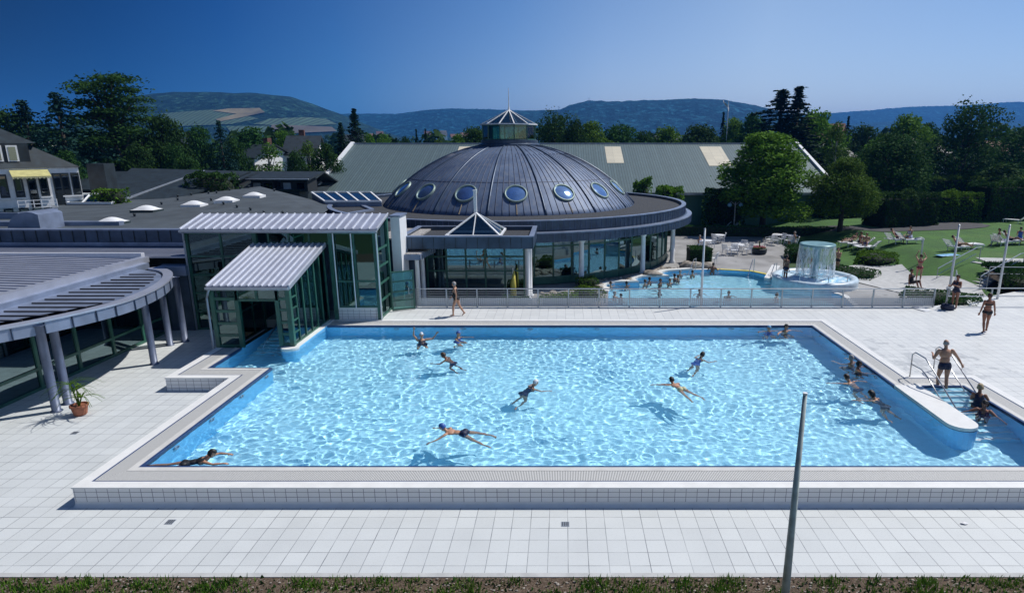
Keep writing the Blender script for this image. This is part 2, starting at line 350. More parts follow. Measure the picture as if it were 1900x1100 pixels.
M['asphalt'] = plain('asphalt_path', (.055, .055, .06), .9, var=.2)
# ================================================================ ground, decks, pools
from mathutils.geometry import tessellate_polygon
def flat(name, outer, holes, z, mat, kind='structure', parent=None):
    polys = [[Vector((p[0], p[1], 0)) for p in q] for q in [outer]+list(holes)]
    tr = tessellate_polygon(polys); vs = [p for q in polys for p in q]; fs = []
    for t in tr:
        a, b, c = (vs[i] for i in t)
        fs.append(t if (b-a).cross(c-a).z > 0 else t[::-1])
    me = bpy.data.meshes.new(name); me.from_pydata([(p.x, p.y, z) for p in vs], [], fs); me.update()
    o = link_mesh(name, me, mat, parent); return tag(o, kind=kind) if kind else o
WZ = .44; RZ = .49; PF = -1.02                        # water level, rim level, pool floor
def arc(cx, cy, r, a0, a1, n=8, ry=None): return [(cx+r*math.cos(R(a0+(a1-a0)*i/n)), cy+(ry or r)*math.sin(R(a0+(a1-a0)*i/n))) for i in range(n+1)]
PEN = [(11.95, 19.28)]+arc(11.525, 16.45, .425, 0, -180, 10)+[(11.1, 19.28)]
STRIP = [(-10.6, 26.4)]+arc(-10.95, 23.40, .35, 0, -180, 10)+[(-11.3, 26.9)]
POOL = [(-10.6, 14.0), (13.4, 14.0), (13.4, 19.28)]+PEN+[(11.1, 26.4)]+STRIP+[(-12.85, 26.9), (-12.85, 21.05), (-10.6, 21.05)]
POOL2 = [(2.3, 30.9), (15.3, 30.9), (15.9, 34.0), (15.2, 36.1), (14.3, 37.4), (13.95, 39.2), (12.75, 41.0), (10.4, 41.7), (8.9, 41.5)]+arc(7.55, 40.0, 1.0, 100, 200, 6)+[(6.9, 39.2)]+arc(5.55, 38.1, 1.0, 80, 215, 7)+arc(3.7, 36.3, 1.15, 75, 215, 7)+[(2.6, 34.8)]
HOLE1 = [(-13.4, 13.3), (14.1, 13.3), (14.1, 27.1), (-13.4, 27.1)]
flat('ground', [(-9000, -60), (9000, -60), (9000, 9000), (-9000, 9000)], [HOLE1, POOL2], -.02, M['ground'])
PLAT = [(-11.62, 12.98), (40, 12.98), (40, 13.3), (14.6, 13.3)]
flat('front_deck', [(-60, 10.62), (60, 10.62), (60, 12.98), (-11.62, 12.98), (-11.62, 20.03), (-13.87, 20.03), (-13.87, 27.4), (-17.0, 27.4), (-18.3, 27.4), (-60, 27.4)], [], 0, M['deck'])
b = MB(); b.box(-60, 10.50, -.3, 60, 10.62, .012); tag(b.build('kerb', M['concrete']), kind='structure')
# upper deck round the pool
b = MB()
for q in ((12.12, 20.30, 40, 29.8), (14.42, 13.26, 40, 20.30), (-8.5, 27.42, 12.12, 29.8), (-13.87, 27.42, -8.5, 29.1)): b.box(q[0], q[1], -.6 if q[3] != 29.1 else .1, q[2], q[3], .486)
b.prism([(18.5, 29.8), (40, 29.8), (40, 33.3), (25.5, 33.3)], -.6, .486)
tag(b.build('upper_deck', M['deck_hi']), kind='structure')
pool = thing('swimming_pool', 'large raised open-air swimming pool with blue tiles, overflow grate and white coping', 'swimming pool', (0, 20, 0))
n = len(POOL); b = MB()
for i in range(n):
    p, q = POOL[i], POOL[(i+1) % n]; b.add([(p[0], p[1], RZ-.012), (q[0], q[1], RZ-.012), (q[0], q[1], PF), (p[0], p[1], PF)], [(0, 1, 2, 3)])
recv(b.build('basin_wall', M['pool_wall'], pool))
o = flat('basin_floor', [(-13, 13.9), (13.5, 13.9), (13.5, 27), (-13, 27)], [], PF, M['pool'], None, pool); o.location.y -= 20; recv(o)
PATH = [(-12.85, 23.3), (-12.85, 21.05), (-10.6, 21.05), (-10.6, 14.0), (13.4, 14.0), (13.4, 19.28), (11.1, 19.28), (11.1, 26.4), (-10.6, 26.4)]
def band(path, d0, d1, z0, z1, name, mat, par, segs=None):
    a, c = offset(path, d0), offset(path, d1); b = MB()
    for i in range(len(path)-1):
        if segs is None or i in segs: b.prism([a[i], a[i+1], c[i+1], c[i]], z0, z1)
    return b.build(name, mat, par)
band(PATH, -.004, .07, .30, RZ-.004, 'waterline_tile', M['blue_line'], pool)
band(PATH, .07, .24, .2, RZ, 'edge_strip', M['cream'], pool)
_m = NT('overflow_grate_slats'); _x = _m.xyz()
def slats(ax, per):
    fr = _m.ma('FRACT', _m.ma('DIVIDE', _x[ax], per)); return _m.ma('LESS_THAN', fr, .35)
_g = _m.n('NewGeometry')
def grate(name, ax):
    m = NT(name); x = m.xyz(); fr = m.ma('FRACT', m.ma('DIVIDE', x[ax], .04)); k = m.ma('LESS_THAN', fr, .32)
    m.fin(m.mix(k, (.60, .60, .58), (.09, .09, .095)), .6); m.bump(m.ma('SUBTRACT', 1.0, k), .01, .8); return m.mat
M['grate_x'] = grate('grate_slats_long', 0); M['grate_y'] = grate('grate_slats_cross', 1)
for i in range(8): band(PATH, .24, .70, .3, RZ-.008-.001*(i % 2), 'overflow_grate', M['grate_x' if i % 2 else 'grate_y'], pool, (i,))
band(PATH, .70, .745, .2, RZ-.006, 'gutter_line', M['blue_line'], pool)
band(PATH, .745, 1.02, RZ-.035, RZ, 'coping', M['coping'], pool)
b = MB()                                              # outer rim walls: tiled, standing on the front deck
b.box(-11.60, 12.995, -.05, 40, 13.25, RZ-.03); b.box(-13.85, 20.045, -.05, -11.70, 20.3, RZ-.03); b.build('rim_wall', M['rim_x'], pool)
b = MB(); b.box(-11.605, 13.26, -.05, -11.35, 20.2, RZ-.03); b.box(-13.855, 20.31, -.05, -13.6, 23.4, RZ-.03); b.build('rim_wall', M['rim_y'], pool)
b = MB(); b.box(14.42, 12.98, RZ-.03, 40, 13.26, RZ); b.build('rim_edge', M['coping'], pool)
b = MB()                                              # rounded cove at the foot of the front wall
for i in range(6):
    a0, a1 = R(90*i/6), R(90*(i+1)/6); r = .10
    p = lambda a: (12.995-r+r*math.sin(a)*1.0, r-r*math.cos(a)*1.0)
    y0, z0 = 12.995-r*(1-math.sin(a0)), r*(1-math.cos(a0)); y1, z1 = 12.995-r*(1-math.sin(a1)), r*(1-math.cos(a1))
    b.add([(-11.6, y0, z0+.002), (40, y0, z0+.002), (40, y1, z1+.002), (-11.6, y1, z1+.002)], [(0, 1, 2, 3)])
b.build('cove', M['coping'], pool, True)
# the two platforms that reach into the water
def pier(poly, y1):
    pts = [p for p in poly]
    b = MB(); b.prism(pts+[(pts[-1][0], y1), (pts[0][0], y1)] if y1 else pts, .40, RZ+.03); return b
def grow(poly, d):
    ar = lambda P: abs(sum(P[i][0]*P[(i+1) % len(P)][1]-P[(i+1) % len(P)][0]*P[i][1] for i in range(len(P))))
    return max((offset(poly, d, True), offset(poly, -d, True)), key=ar)
b = pier(grow(PEN, .012), None); b.build('pier_top', M['coping'], pool)
b = MB(); b.prism(grow(PEN, .008), .33, .398); b.build('pier_edge', M['blue_line'], pool)
S2 = [(-10.62, 26.38), (-10.62, 23.4)]+STRIP[1:-1]+[(-11.28, 27.3), (-10.62, 27.3)]
b = MB(); b.prism(grow(S2, .012), .34, RZ+.02); b.build('pier_top', M['coping'], pool)
b = MB(); b.prism(PEN, PF-.1, .39); pass
b = MB(); b.prism(S2, PF-.1, .39); pass
# steps into the water
for (x0, x1, yt, ns, st) in ((11.97, 13.39, 19.27, 9, .31), (-12.84, -11.31, 26.89, 10, .31)):
    b = MB(); e = MB()
    for i in range(ns):
        z = .40-.15*i; y = yt-st*i
        b.box(x0, y-st, PF-.1, x1, y, z); e.box(x0+.03, y-st+.004, z+.002, x1-.03, y-st+.07, z+.008); e.box(x0+.03, y-st-.003, z-.04, x1-.03, y-st+.004, z+.008)
    recv(b.build('steps', M['pool'], pool)); recv(e.build('step_edge', M['step_edge'], pool))
for x, y, ax in [(-7.5+3.0*i, 26.39, 1) for i in range(6)]+[(-10.59, 15.3+1.75*i, 0) for i in range(4)]+[(11.09, 20.5+2.4*i, 0) for i in range(3)]:
    b = MB(); p = Vector((x, y, .12)); d = Vector((0, -.02, 0)) if ax else Vector((.02 if x < 0 else -.02, 0, 0))
    ring = [p+d+(Vector((math.cos(t), 0, math.sin(t))) if ax else Vector((0, math.cos(t), math.sin(t))))*.10 for t in [2*PI*k/12 for k in range(13)]]
    b.tube(ring, .022, 5); recv(b.build('inlet_nozzle', M['galv'], pool))
def waves(x, y):
    p = Vector((x, y, 0)); s = .0
    w = Vector((noise.noise(p*.4), noise.noise(p*.4+Vector((9, 2, 4))), 0))*.9
    q = Vector((p.x, p.y*1.15, 0)); k = .72+.75*(.5+noise.noise(p*.22+Vector((3, 3, 3)))); s += .0090*noise.noise((q+w)*1.15); s += k*.0100*noise.noise((q+w*.6)*2.9+Vector((7, 3, 1))); s += k*.0056*noise.noise((q+w*.3)*5.4+Vector((1, 8, 2))); s += .0010*noise.noise(p*10)
    for cx, cy, am in RIPPLES:
        d = math.hypot(x-cx, y-cy)
        if d < 3.2: s += am*math.sin(d*13+1.5*noise.noise(p))*math.exp(-d*1.1)*min(1, d*2)
    return s
RIPPLES = [(G(a, c, .44).x, G(a, c, .44).y, .0055) for a, c in ((815, 795), (1250, 708), (990, 712), (1298, 662), (825, 662), (400, 852), (1612, 733), (1572, 702), (784, 630), (850, 626), (1440, 612), (1588, 676), (1815, 752))]
def water(name, poly, z, step, label=None):
    xs = [p[0] for p in poly]; ys = [p[1] for p in poly]; x0, x1, y0, y1 = min(xs), max(xs), min(ys), max(ys)
    x0 -= .02; x1 += .02; y0 -= .02; y1 += .02
    nx, ny = int((x1-x0)/step)+1, int((y1-y0)/step)+1; idx = {}; vs = []; fs = []
    X = [x0+(x1-x0)*i/nx for i in range(nx+1)]; Y = [y0+(y1-y0)*j/ny for j in range(ny+1)]; e = .03
    ok = [[any(inside(X[i]+a, Y[j]+c, poly) for a, c in ((e, e), (-e, e), (e, -e), (-e, -e))) for i in range(nx+1)] for j in range(ny+1)]
    def vid(i, j):
        if (i, j) not in idx: idx[i, j] = len(vs); vs.append((X[i], Y[j], z+waves(X[i], Y[j])))
        return idx[i, j]
    for j in range(ny):
        for i in range(nx):
            if ok[j][i] or ok[j][i+1] or ok[j+1][i] or ok[j+1][i+1]: fs.append((vid(i, j), vid(i+1, j), vid(i+1, j+1), vid(i, j+1)))
    me = bpy.data.meshes.new(name); me.from_pydata(vs, [], fs); me.polygons.foreach_set('use_smooth', [True]*len(fs)); me.update()
    o = link_mesh(name, me, M['water']); o.cycles.is_caustics_caster = True; return tag(o, kind='structure')
water('pool_water', POOL, WZ, .036)
# second pool behind the railing
p2 = thing('whirl_pool', 'free-form blue leisure pool with scalloped white edge beside the domed hall', 'swimming pool', (9, 36, 0))
b = MB(); n = len(POOL2)
for i in range(n):
    p, q = POOL2[i], POOL2[(i+1) % n]; b.add([(p[0], p[1], .0), (q[0], q[1], .0), (q[0], q[1], -1.2), (p[0], p[1], -1.2)], [(0, 1, 2, 3)])
recv(b.build('basin_wall', M['pool_wall'], p2))
o = flat('basin_floor', [(1.5, 30.5), (16.5, 30.5), (16.5, 42.5), (1.5, 42.5)], [], -1.2, M['pool'], None, p2); o.location = (-9, -36, 0); recv(o)
idx = [i for i in range(n) if POOL2[i][0] < 9.5 and POOL2[i][1] > 33]
rim = [POOL2[i] for i in idx]; b = MB(); a = offset(rim, .02); c = offset(rim, .42)
for i in range(len(rim)-1): b.prism([a[i], a[i+1], c[i+1], c[i]], -.4, .12)
b.build('scalloped_rim', M['coping'], p2)
rim = [POOL2[i] for i in range(1, idx[0]+1)]; a = offset(rim, .02); c = offset(rim, .30); b = MB(); y_ = MB()
b3 = MB()
for i in range(len(rim)-1): (y_ if 5 <= i+1 <= 6 else b if i < 4 else b3).prism([a[i], a[i+1], c[i+1], c[i]], -.4, .03)
b.build('rim', M['coping'], p2)
if b3.v: b3.build('rim', M['coping'], p2)
y_.build('yellow_rim', M['yellow'], p2)
b = MB(); b.slab([(13.2, 38.3, .1), (12.85, 38.5, .12), (14.0, 40.6, .55), (14.5, 40.4, .52)][::-1], .18); b.build('water_chute', M['coping'], p2)
for x0, y0, x1, y1, h in ((12.9, 40.9, 12.0, 39.5, .9), (9.1, 41.6, 8.2, 40.2, .8), (13.9, 39.4, 13.0, 38.3, .9)):
    b = MB(); b.tube([(x0, y0, 0), (x0, y0, h), (x0+(x1-x0)*.25, y0+(y1-y0)*.25, h), (x1, y1, -.4)], .025, 6); b.build('handrail', M['steel'], p2)
P2W = water('whirl_pool_water', POOL2, -.07, .09)
# terrace, lawn, paths
TERR = [(-9, 29.8), (18.5, 29.8), (20.5, 33.5), (17.2, 39.5), (15.6, 42.5), (17.5, 46), (19, 52), (18.5, 58.5), (-9, 58.5)]
flat('terrace', TERR, [POOL2], -.004, M['terrace'])
def ss(t): t = max(0, min(1, t)); return t*t*(3-2*t)
def lawn_h(x, y): return 1.0*ss((x-21.5)/5)*ss((y-34.5)/4.0)
def sheet(name, poly, hf, mat, step=1.0, kind='structure', lift=0):
    xs = [p[0] for p in poly]; ys = [p[1] for p in poly]; x0, x1, y0, y1 = min(xs), max(xs), min(ys), max(ys)
    bm = bmesh.new(); vs = [bm.verts.new((p[0], p[1], 0)) for p in poly]; f = bm.faces.new(vs)
    if f.normal.z < 0: f.normal_flip()
    k = x0+step
    while k < x1: bmesh.ops.bisect_plane(bm, geom=bm.verts[:]+bm.edges[:]+bm.faces[:], plane_co=(k, 0, 0), plane_no=(1, 0, 0)); k += step
    k = y0+step
    while k < y1: bmesh.ops.bisect_plane(bm, geom=bm.verts[:]+bm.edges[:]+bm.faces[:], plane_co=(0, k, 0), plane_no=(0, 1, 0)); k += step
    bm.normal_update()
    for v in bm.verts: v.co.z = hf(v.co.x, v.co.y)+lift
    for f in bm.faces: f.smooth = True
    me = bpy.data.meshes.new(name); bm.to_mesh(me); bm.free(); o = link_mesh(name, me, mat)
    me.update()
    if me.polygons[0].normal.z < 0: me.flip_normals()
    return tag(o, kind=kind)
sheet('lawn', [(17.0, 41.5), (21.5, 33.8), (70, 33.8), (70, 78), (-6, 78), (-6, 59), (18.6, 59), (19.4, 52), (17.9, 46)], lawn_h, M['lawn'], .8, lift=.012)
def px_poly(pts, z=0): return [tuple(G(x, y, z)[:2]) for x, y in pts]
sheet('concrete_path', [(18.6, 30.6), (20.0, 33.5), (18.2, 38.0), (19.2, 42.5), (21.2, 43.3), (23.4, 41.8), (22.6, 38.8), (24.2, 37.2), (24.8, 35.6), (23.8, 33.4), (23.8, 30.6)], lawn_h, M['concrete'], .5, lift=.035)
sheet('upper_path', [(27.2, 38.4), (34, 36.8), (60, 35), (60, 37.5), (34, 39.6), (27.6, 40.6)], lawn_h, M['concrete'], 1.0, lift=.05)
def ground_at(px, py):
    z = 0
    for _ in range(25): g = G(px, py, z); z = .5*z+.5*lawn_h(g.x, g.y)
    return Vector((g.x, g.y, z))
sheet('asphalt_path', [tuple(ground_at(*q)[:2]) for q in [(1180, 431), (1400, 430.5), (1640, 431), (1722, 428.5), (1790, 426), (1829, 422.5), (1838, 419), (1820, 415.5), (1781, 413.5), (1752, 411.5), (1739, 416.5), (1700, 421), (1625, 424), (1400, 424.5), (1180, 425)]], lawn_h, M['asphalt'], 1.0, lift=.05)
sheet('flower_bed', [(25.6, 29.95), (46, 29.95), (46, 35.0), (27.4, 38.0), (25.2, 35.8)], lambda x, y: .5*ss((x-24)/2)+.55*ss((y-33)/4), M['soil'], .7, lift=.06)
sheet('flower_bed', [(21.8, 23.2), (40, 16.6), (40, 27.3), (21.6, 26.5)], lambda x, y: .50, M['soil'], 1.2, lift=.02)
sheet('planting_strip', [(-60, 7), (60, 7), (60, 10.5), (-60, 10.5)], lambda x, y: .02+.05*noise.noise(Vector((x, y, 3))*.8) if 6 < y < 10.45 else -.015, M['mulch'], .45, lift=.01)
# ================================================================ buildings
def wall_bays(par, p0, p1, z0, z1, n, zs, fr=.07, d=.09, glass='glass', frame='green', z1b=None, skip=(), pane=True, name='glass_pane'):
    """curtain wall between plan points: one frame mesh, one pane mesh per bay; z1b lets the head slope"""
    p0, p1 = Vector((*p0, 0)), Vector((*p1, 0)); z1b = z1 if z1b is None else z1b; f = MB(); dirn = (p1-p0).normalized(); nrm = Vector((dirn.y, -dirn.x, 0))
    top = lambda t: z1+(z1b-z1)*t
    for i in range(n+1):
        p = p0.lerp(p1, i/n); f.bar((p.x, p.y, z0), (p.x, p.y, top(i/n)), fr, d, up=nrm)
    for i in range(n):
        if i in skip: continue
        a, c = p0.lerp(p1, i/n)+dirn*fr/2, p0.lerp(p1, (i+1)/n)-dirn*fr/2
        for z in [z0+fr/2]+list(zs):
            if z < top(i/n)-.05: f.bar((a.x, a.y, z), (c.x, c.y, z), d*.96, fr*.9)
        f.bar((a.x, a.y, top(i/n)-fr/2), (c.x, c.y, top((i+1)/n)-fr/2), d*.96, fr*.9)
    o = f.build('window_frame', M[frame], par)
    if pane:
        for i in range(n):
            if i in skip: continue
            a, c = p0.lerp(p1, i/n), p0.lerp(p1, (i+1)/n); g = MB(); e = nrm*.008
            g.slab([(a.x+e.x, a.y+e.y, z0+.02), (c.x+e.x, c.y+e.y, z0+.02), (c.x+e.x, c.y+e.y, top((i+1)/n)-.02), (a.x+e.x, a.y+e.y, top(i/n)-.02)], .016)
            g.build(name, M[glass], par)
    return o
def seam_roof(par, quad, t, nrib, rw=.05, rh=.05, name='roof', mat='roofribs', rmat='rib_lt', ends=True):
    """sloping sheet roof: quad = front-left, front-right, back-right, back-left; ribs run front to back"""
    q = [Vector(p) for p in quad]; b = MB(); b.slab(q, t); o = b.build(name, M[mat], par)
    r = MB(); n = (q[1]-q[0]).cross(q[2]-q[0]).normalized()
    for i in range(nrib+1):
        a, c = q[0].lerp(q[1], i/nrib), q[3].lerp(q[2], i/nrib); r.bar(a+n*rh/2, c+n*rh/2, rw, rh, up=n)
    r.build('standing_seams', M[rmat], par if par is None else o)
    return o
# ---------------- domed bathing hall
DC = (-4.2, 49.0)
dome = thing('domed_hall', 'round glazed bathing hall under a big dark metal dome with portholes and lantern', 'building', (*DC, 0))
c0 = (*DC, 0)
ZB, RB, SR, SZ = 3.98, 9.7, 12.6, -4.06
def dr(z): return math.sqrt(max(.01, SR*SR-(z-SZ)**2))
b = MB(); prof = [(RB, 3.9)]+[(dr(3.98+(8.38-3.98)*i/18), 3.98+(8.38-3.98)*i/18) for i in range(19)]
b.lathe(c0, prof, 160); dm = b.build('dome', M['lead'], dome, True)
A0 = R(-90+7.2)                                       # porthole azimuths step by 22.5 degrees
minor, major = MB(), []
for k in range(128):
    a = A0+R(22.5)*(k/8+.5); big = k % 8 == 0; pts = []
    for i in range(15):
        z = 3.98+(8.36-3.98)*i/14; r = dr(z)+.012; pts.append((DC[0]+r*math.cos(a), DC[1]+r*math.sin(a), z))
    if big:
        m = MB(); m.tube(pts, .085, 5); major.append(m)
    else: minor.tube(pts[:(15 if k % 2 == 0 else 13)], .024, 4)
minor.m = 0; ring = MB()
for z in (5.95,): minor.lathe(c0, [(dr(z-.02)+.01, z-.02), (dr(z)+.03, z), (dr(z+.02)+.01, z+.02)], 128)
minor.build('seams', plain('seam_metal', (.05, .065, .11), .55, .2), dm, True)
for m in major: m.build('main_rib', M['zinc_dk'], dome, True)
for k in range(16):
    a = A0+R(22.5)*k; zc = 5.25; r = dr(zc); p = Vector((DC[0]+r*math.cos(a), DC[1]+r*math.sin(a), zc))
    nrm = (p-Vector((*DC, SZ))).normalized(); up = (Vector((0, 0, 1))-nrm*nrm.z).normalized(); rt = up.cross(nrm)
    Mx = Matrix((rt, up, nrm)).transposed(); f = MB(); prof = [(.64, -.12), (.64, .07), (.67, .10), (.74, .10), (.77, .06), (.77, -.14)]
    f.lathe((0, 0, 0), prof, 28); f.v = [tuple(p+Mx @ Vector(q)) for q in f.v]; fo = f.build('porthole', M['port_rim'], dome, True)
    g = MB(); g.lathe((0, 0, 0), [(.65, .03), (.5, .06), (.3, .085), (.02, .10)], 24); g.v = [tuple(p+Mx @ Vector(q)) for q in g.v]; g.build('porthole_glass', M['port'], fo, True)
    s = MB(); q0 = p+Mx @ Vector((0, -.80, .02)); a2 = a; pts = []
    for i in range(5): z = 4.62-.6*i/4; rr = dr(z)+.012; pts.append((DC[0]+rr*math.cos(a2), DC[1]+rr*math.sin(a2), z))
    s.tube(pts, .045, 4); s.build('flashing', plain('worn_flashing', (.24, .19, .13), .6) if k == 0 else bpy.data.materials['worn_flashing'], dome)
# lantern
b = MB(); b.lathe(c0, [(2.35, 8.25), (2.35, 8.42), (2.2, 8.5), (2.2, 8.72), (2.05, 8.75)], 48); b.build('lantern_base', M['zinc_dk'], dome)
lf = MB(); NL = 12; lg = MB()
for i in range(NL):
    a, a2 = R(-90+15+30*i), R(-90+15+30*(i+1)); r = 2.05; p = (DC[0]+r*math.cos(a), DC[1]+r*math.sin(a)); q = (DC[0]+r*math.cos(a2), DC[1]+r*math.sin(a2))
    lf.bar((*p, 8.7), (*p, 9.85), .08); lf.bar((*p, 8.78), (*q, 8.78), .08); lf.bar((*p, 9.82), (*q, 9.82), .08)
    lg.slab([(*p, 8.75), (*q, 8.75), (*q, 9.8), (*p, 9.8)], .02)
lf.build('lantern_frame', M['green'], dome); lg.build('lantern_glass', glassmat('lantern_glass', (.55, .78, .72), 1.6), dome)
lr = MB(); lrg = MB()
for i in range(NL):
    a, a2 = R(-90+15+30*i), R(-90+15+30*(i+1)); r = 2.18; p = (DC[0]+r*math.cos(a), DC[1]+r*math.sin(a), 9.88); q = (DC[0]+r*math.cos(a2), DC[1]+r*math.sin(a2), 9.88); t = (DC[0], DC[1], 10.98)
    lr.bar(p, t, .07, .06); lr.bar(p, q, .10, .09); lrg.add([p, q, t], [(0, 1, 2)])
lr.build('lantern_roof_bars', M['white'], dome); lrg.build('lantern_roof_glass', glassmat('lantern_roof_glass', (.4, .55, .7), 2.0), dome)
b = MB(); b.tube([(*DC, 10.95), (*DC, 11.3), (*DC, 12.55)], [.09, .04, .02], 6); b.build('finial', M['white'], dome)
# ring roof and two-step fascia
b = MB(); b.lathe(c0, [(13.38, 3.88), (9.6, 3.94)], 96); b.build('ring_roof', M['gravel'], dome)
bu = MB(); bu.lathe(c0, [(13.80, 3.42), (13.60, 3.46), (13.60, 4.07), (13.33, 4.07), (13.33, 3.8)], 128); bl = MB(); bl.lathe(c0, [(12.6, 2.86), (14.05, 2.86), (14.05, 3.38), (13.77, 3.40), (13.60, 3.40)], 128); bu.m = bl.m = 1
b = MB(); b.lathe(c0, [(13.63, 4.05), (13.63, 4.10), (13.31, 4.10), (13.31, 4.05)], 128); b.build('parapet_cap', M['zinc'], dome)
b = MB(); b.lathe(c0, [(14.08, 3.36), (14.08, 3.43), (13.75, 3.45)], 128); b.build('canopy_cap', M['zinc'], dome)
b = MB()
for k in range(240):
    a = 2*PI*k/240; ca, sa = math.cos(a), math.sin(a)
    if sa > .5: continue
    bu.bar((DC[0]+13.61*ca, DC[1]+13.61*sa, 3.47), (DC[0]+13.61*ca, DC[1]+13.61*sa, 4.05), .035); bl.bar((DC[0]+14.06*ca, DC[1]+14.06*sa, 2.87), (DC[0]+14.06*ca, DC[1]+14.06*sa, 3.37), .035)
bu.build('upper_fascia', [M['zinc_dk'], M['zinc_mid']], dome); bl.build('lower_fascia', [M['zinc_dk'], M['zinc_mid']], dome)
# glazed wall, columns, inside
RG = 12.3; NB = 64; fr = MB()
for k in range(NB):
    a, a2 = R(-90)+2*PI*k/NB, R(-90)+2*PI*(k+1)/NB
    if math.sin(a) > .35: continue
    p = Vector((DC[0]+RG*math.cos(a), DC[1]+RG*math.sin(a), 0)); q = Vector((DC[0]+RG*math.cos(a2), DC[1]+RG*math.sin(a2), 0))
    fr.bar((p.x, p.y, 0), (p.x, p.y, 2.9), .09, .12)
    for z in (.42, 2.35): fr.bar((p.x, p.y, z), (q.x, q.y, z), .10, .09)
    fr.bar((p.x, p.y, .2), (q.x, q.y, .2), .06, .4)
    g = MB(); g.slab([(p.x, p.y, .44), (q.x, q.y, .44), (q.x, q.y, 2.88), (p.x, p.y, 2.88)], .02)
    if -1 < k < 30 or k > 44: g.build('glass_pane', M['glass_dk'], dome)
fr.build('window_frame', M['green'], dome)
for k in range(11):
    a = R(-66-22.5*3+22.5*k)
    if math.sin(a) > .3: continue
    p = (DC[0]+13.0*math.cos(a), DC[1]+13.0*math.sin(a), 0); b = MB()
    b.lathe(p, [(.24, 0), (.24, .12), (.17, .2), (.145, 2.5), (.19, 2.62), (.26, 2.72), (.26, 2.88)], 14); b.build('column', M['white'], dome, True)
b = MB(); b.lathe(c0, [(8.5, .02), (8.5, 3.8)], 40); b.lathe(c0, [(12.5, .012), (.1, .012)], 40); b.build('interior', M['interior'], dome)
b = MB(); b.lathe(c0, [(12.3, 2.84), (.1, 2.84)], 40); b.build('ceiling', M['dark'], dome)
# ---------------- entrance pavilion
pav = thing('entrance_pavilion', 'square flat-roofed pavilion with dark fascia and glass pyramid skylight before the dome', 'building', (-4.9, 33, 0))
X0, X1, Y0, Y1 = -8.35, -1.55, 31.0, 35.25
b = MB(); b.box(X0, Y0, 3.2, X1, Y0+.12, 3.80); b.box(X0, Y0+.12, 3.2, X0+.12, Y1, 3.80); b.box(X1-.12, Y0+.12, 3.2, X1, Y1, 3.80); b.box(X0+.12, Y1-.12, 3.2, X1-.12, Y1, 3.80); pf = b
b = MB(); b.box(X0-.03, Y0-.03, 3.80, X1+.03, Y0+.2, 3.86); b.box(X0-.03, Y0+.2, 3.80, X0+.22, Y1, 3.86); b.box(X1-.22, Y0+.2, 3.80, X1+.03, Y1, 3.86); b.box(X0+.22, Y1-.2, 3.80, X1-.22, Y1, 3.86); b.build('parapet_cap', M['zinc'], pav)
pf.m = 1
for i in range(13): x = X0+.05+(X1-X0-.1)*i/12; pf.box(x-.012, Y0-.02, 3.21, x+.012, Y0, 3.79)
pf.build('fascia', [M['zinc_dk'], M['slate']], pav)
b = MB(); b.box(X0+.12, Y0+.12, 3.3, X1-.12, Y1-.12, 3.62); b.build('flat_roof', M['gravel'], pav)
def pyramid(par, cx, cy, hx, hy, z0, z1, nb=4, name='skylight'):
    f = MB(); cs = [(cx-hx, cy-hy, z0), (cx+hx, cy-hy, z0), (cx+hx, cy+hy, z0), (cx-hx, cy+hy, z0)]; t = (cx, cy, z1); g = MB()
    for i in range(4):
        a, c = Vector(cs[i]), Vector(cs[(i+1) % 4]); f.bar(a, c, .10, .10); f.bar(a, t, .09, .07); g.add([a, c, t], [(0, 1, 2)])
        for k in range(1, nb): f.bar(a.lerp(c, k/nb), Vector(t), .05, .05)
    o = f.build(name, M['white'], par); g.build('skylight_glass', M['glass_sky'], o); return o
pyramid(pav, -4.65, 32.7, 1.4, 1.4, 3.82, 4.85, 2)
b = MB(); b.box(-4.78, 32.75, 4.75, -4.62, 32.9, 6.0); b.box(-4.80, 32.73, 6.0, -4.60, 32.92, 6.05); b.build('vent_pipe', M['white'], pav)
wall_bays(pav, (-7.6, 33.6), (-2.2, 33.6), 0, 3.25, 5, (1.55, 2.35), .10, glass='glass_dk'); wall_bays(pav, (-2.2, 33.6), (-2.2, 36.5), 0, 3.25, 2, (1.55, 2.35), .10, glass='glass_dk')
wall_bays(pav, (-7.6, 36.6), (-7.6, 33.6), 0, 3.25, 2, (1.55, 2.35), .10, glass='glass_dk')
for x, y in ((-1.92, 34.0), (-2.0, 33.2), (-8.0, 33.7), (-3.6, 34.8), (-6.7, 34.8)):
    b = MB(); b.lathe((x, y, 0), [(.22, 0), (.22, .1), (.14, .18), (.13, 2.95), (.2, 3.1), (.2, 3.2)], 12); b.build('column', M['white'], pav, True)
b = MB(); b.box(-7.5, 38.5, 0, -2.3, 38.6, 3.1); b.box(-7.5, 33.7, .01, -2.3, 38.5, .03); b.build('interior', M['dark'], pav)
# ---------------- tall stair hall of glass
hall = thing('stair_hall', 'tall green-framed glass hall with white ribbed lean-to roof beside the pool', 'building', (-13, 28, 0))
HX0, HX1, HY0, HY1 = -17.0, -8.5, 27.45, 29.25
seam_roof(hall, [(HX0-.15, HY0-.1, 4.70), (HX1+.15, HY0-.1, 4.70), (HX1+.15, HY1, 5.18), (HX0-.15, HY1, 5.18)], .10, 24)
b = MB(); b.box(HX0-.15, HY0-.16, 4.52, HX1+.15, HY0-.08, 4.66); b.tube([(HX0-.15, HY0-.2, 4.60), (HX1+.15, HY0-.2, 4.60)], .06, 6); b.build('gutter', M['galv'], hall)
wall_bays(hall, (HX0, HY0), (-13.9, HY0), 0, 4.55, 2, (.9, 1.75, 2.6, 3.45), .09)
wall_bays(hall, (-13.3, HY0+.02), (-10.55, HY0+.02), 4.0, 4.55, 3, (), .07)
wall_bays(hall, (-10.45, HY0), (HX1, HY0), 1.05, 4.55, 2, (2.3,), .10)
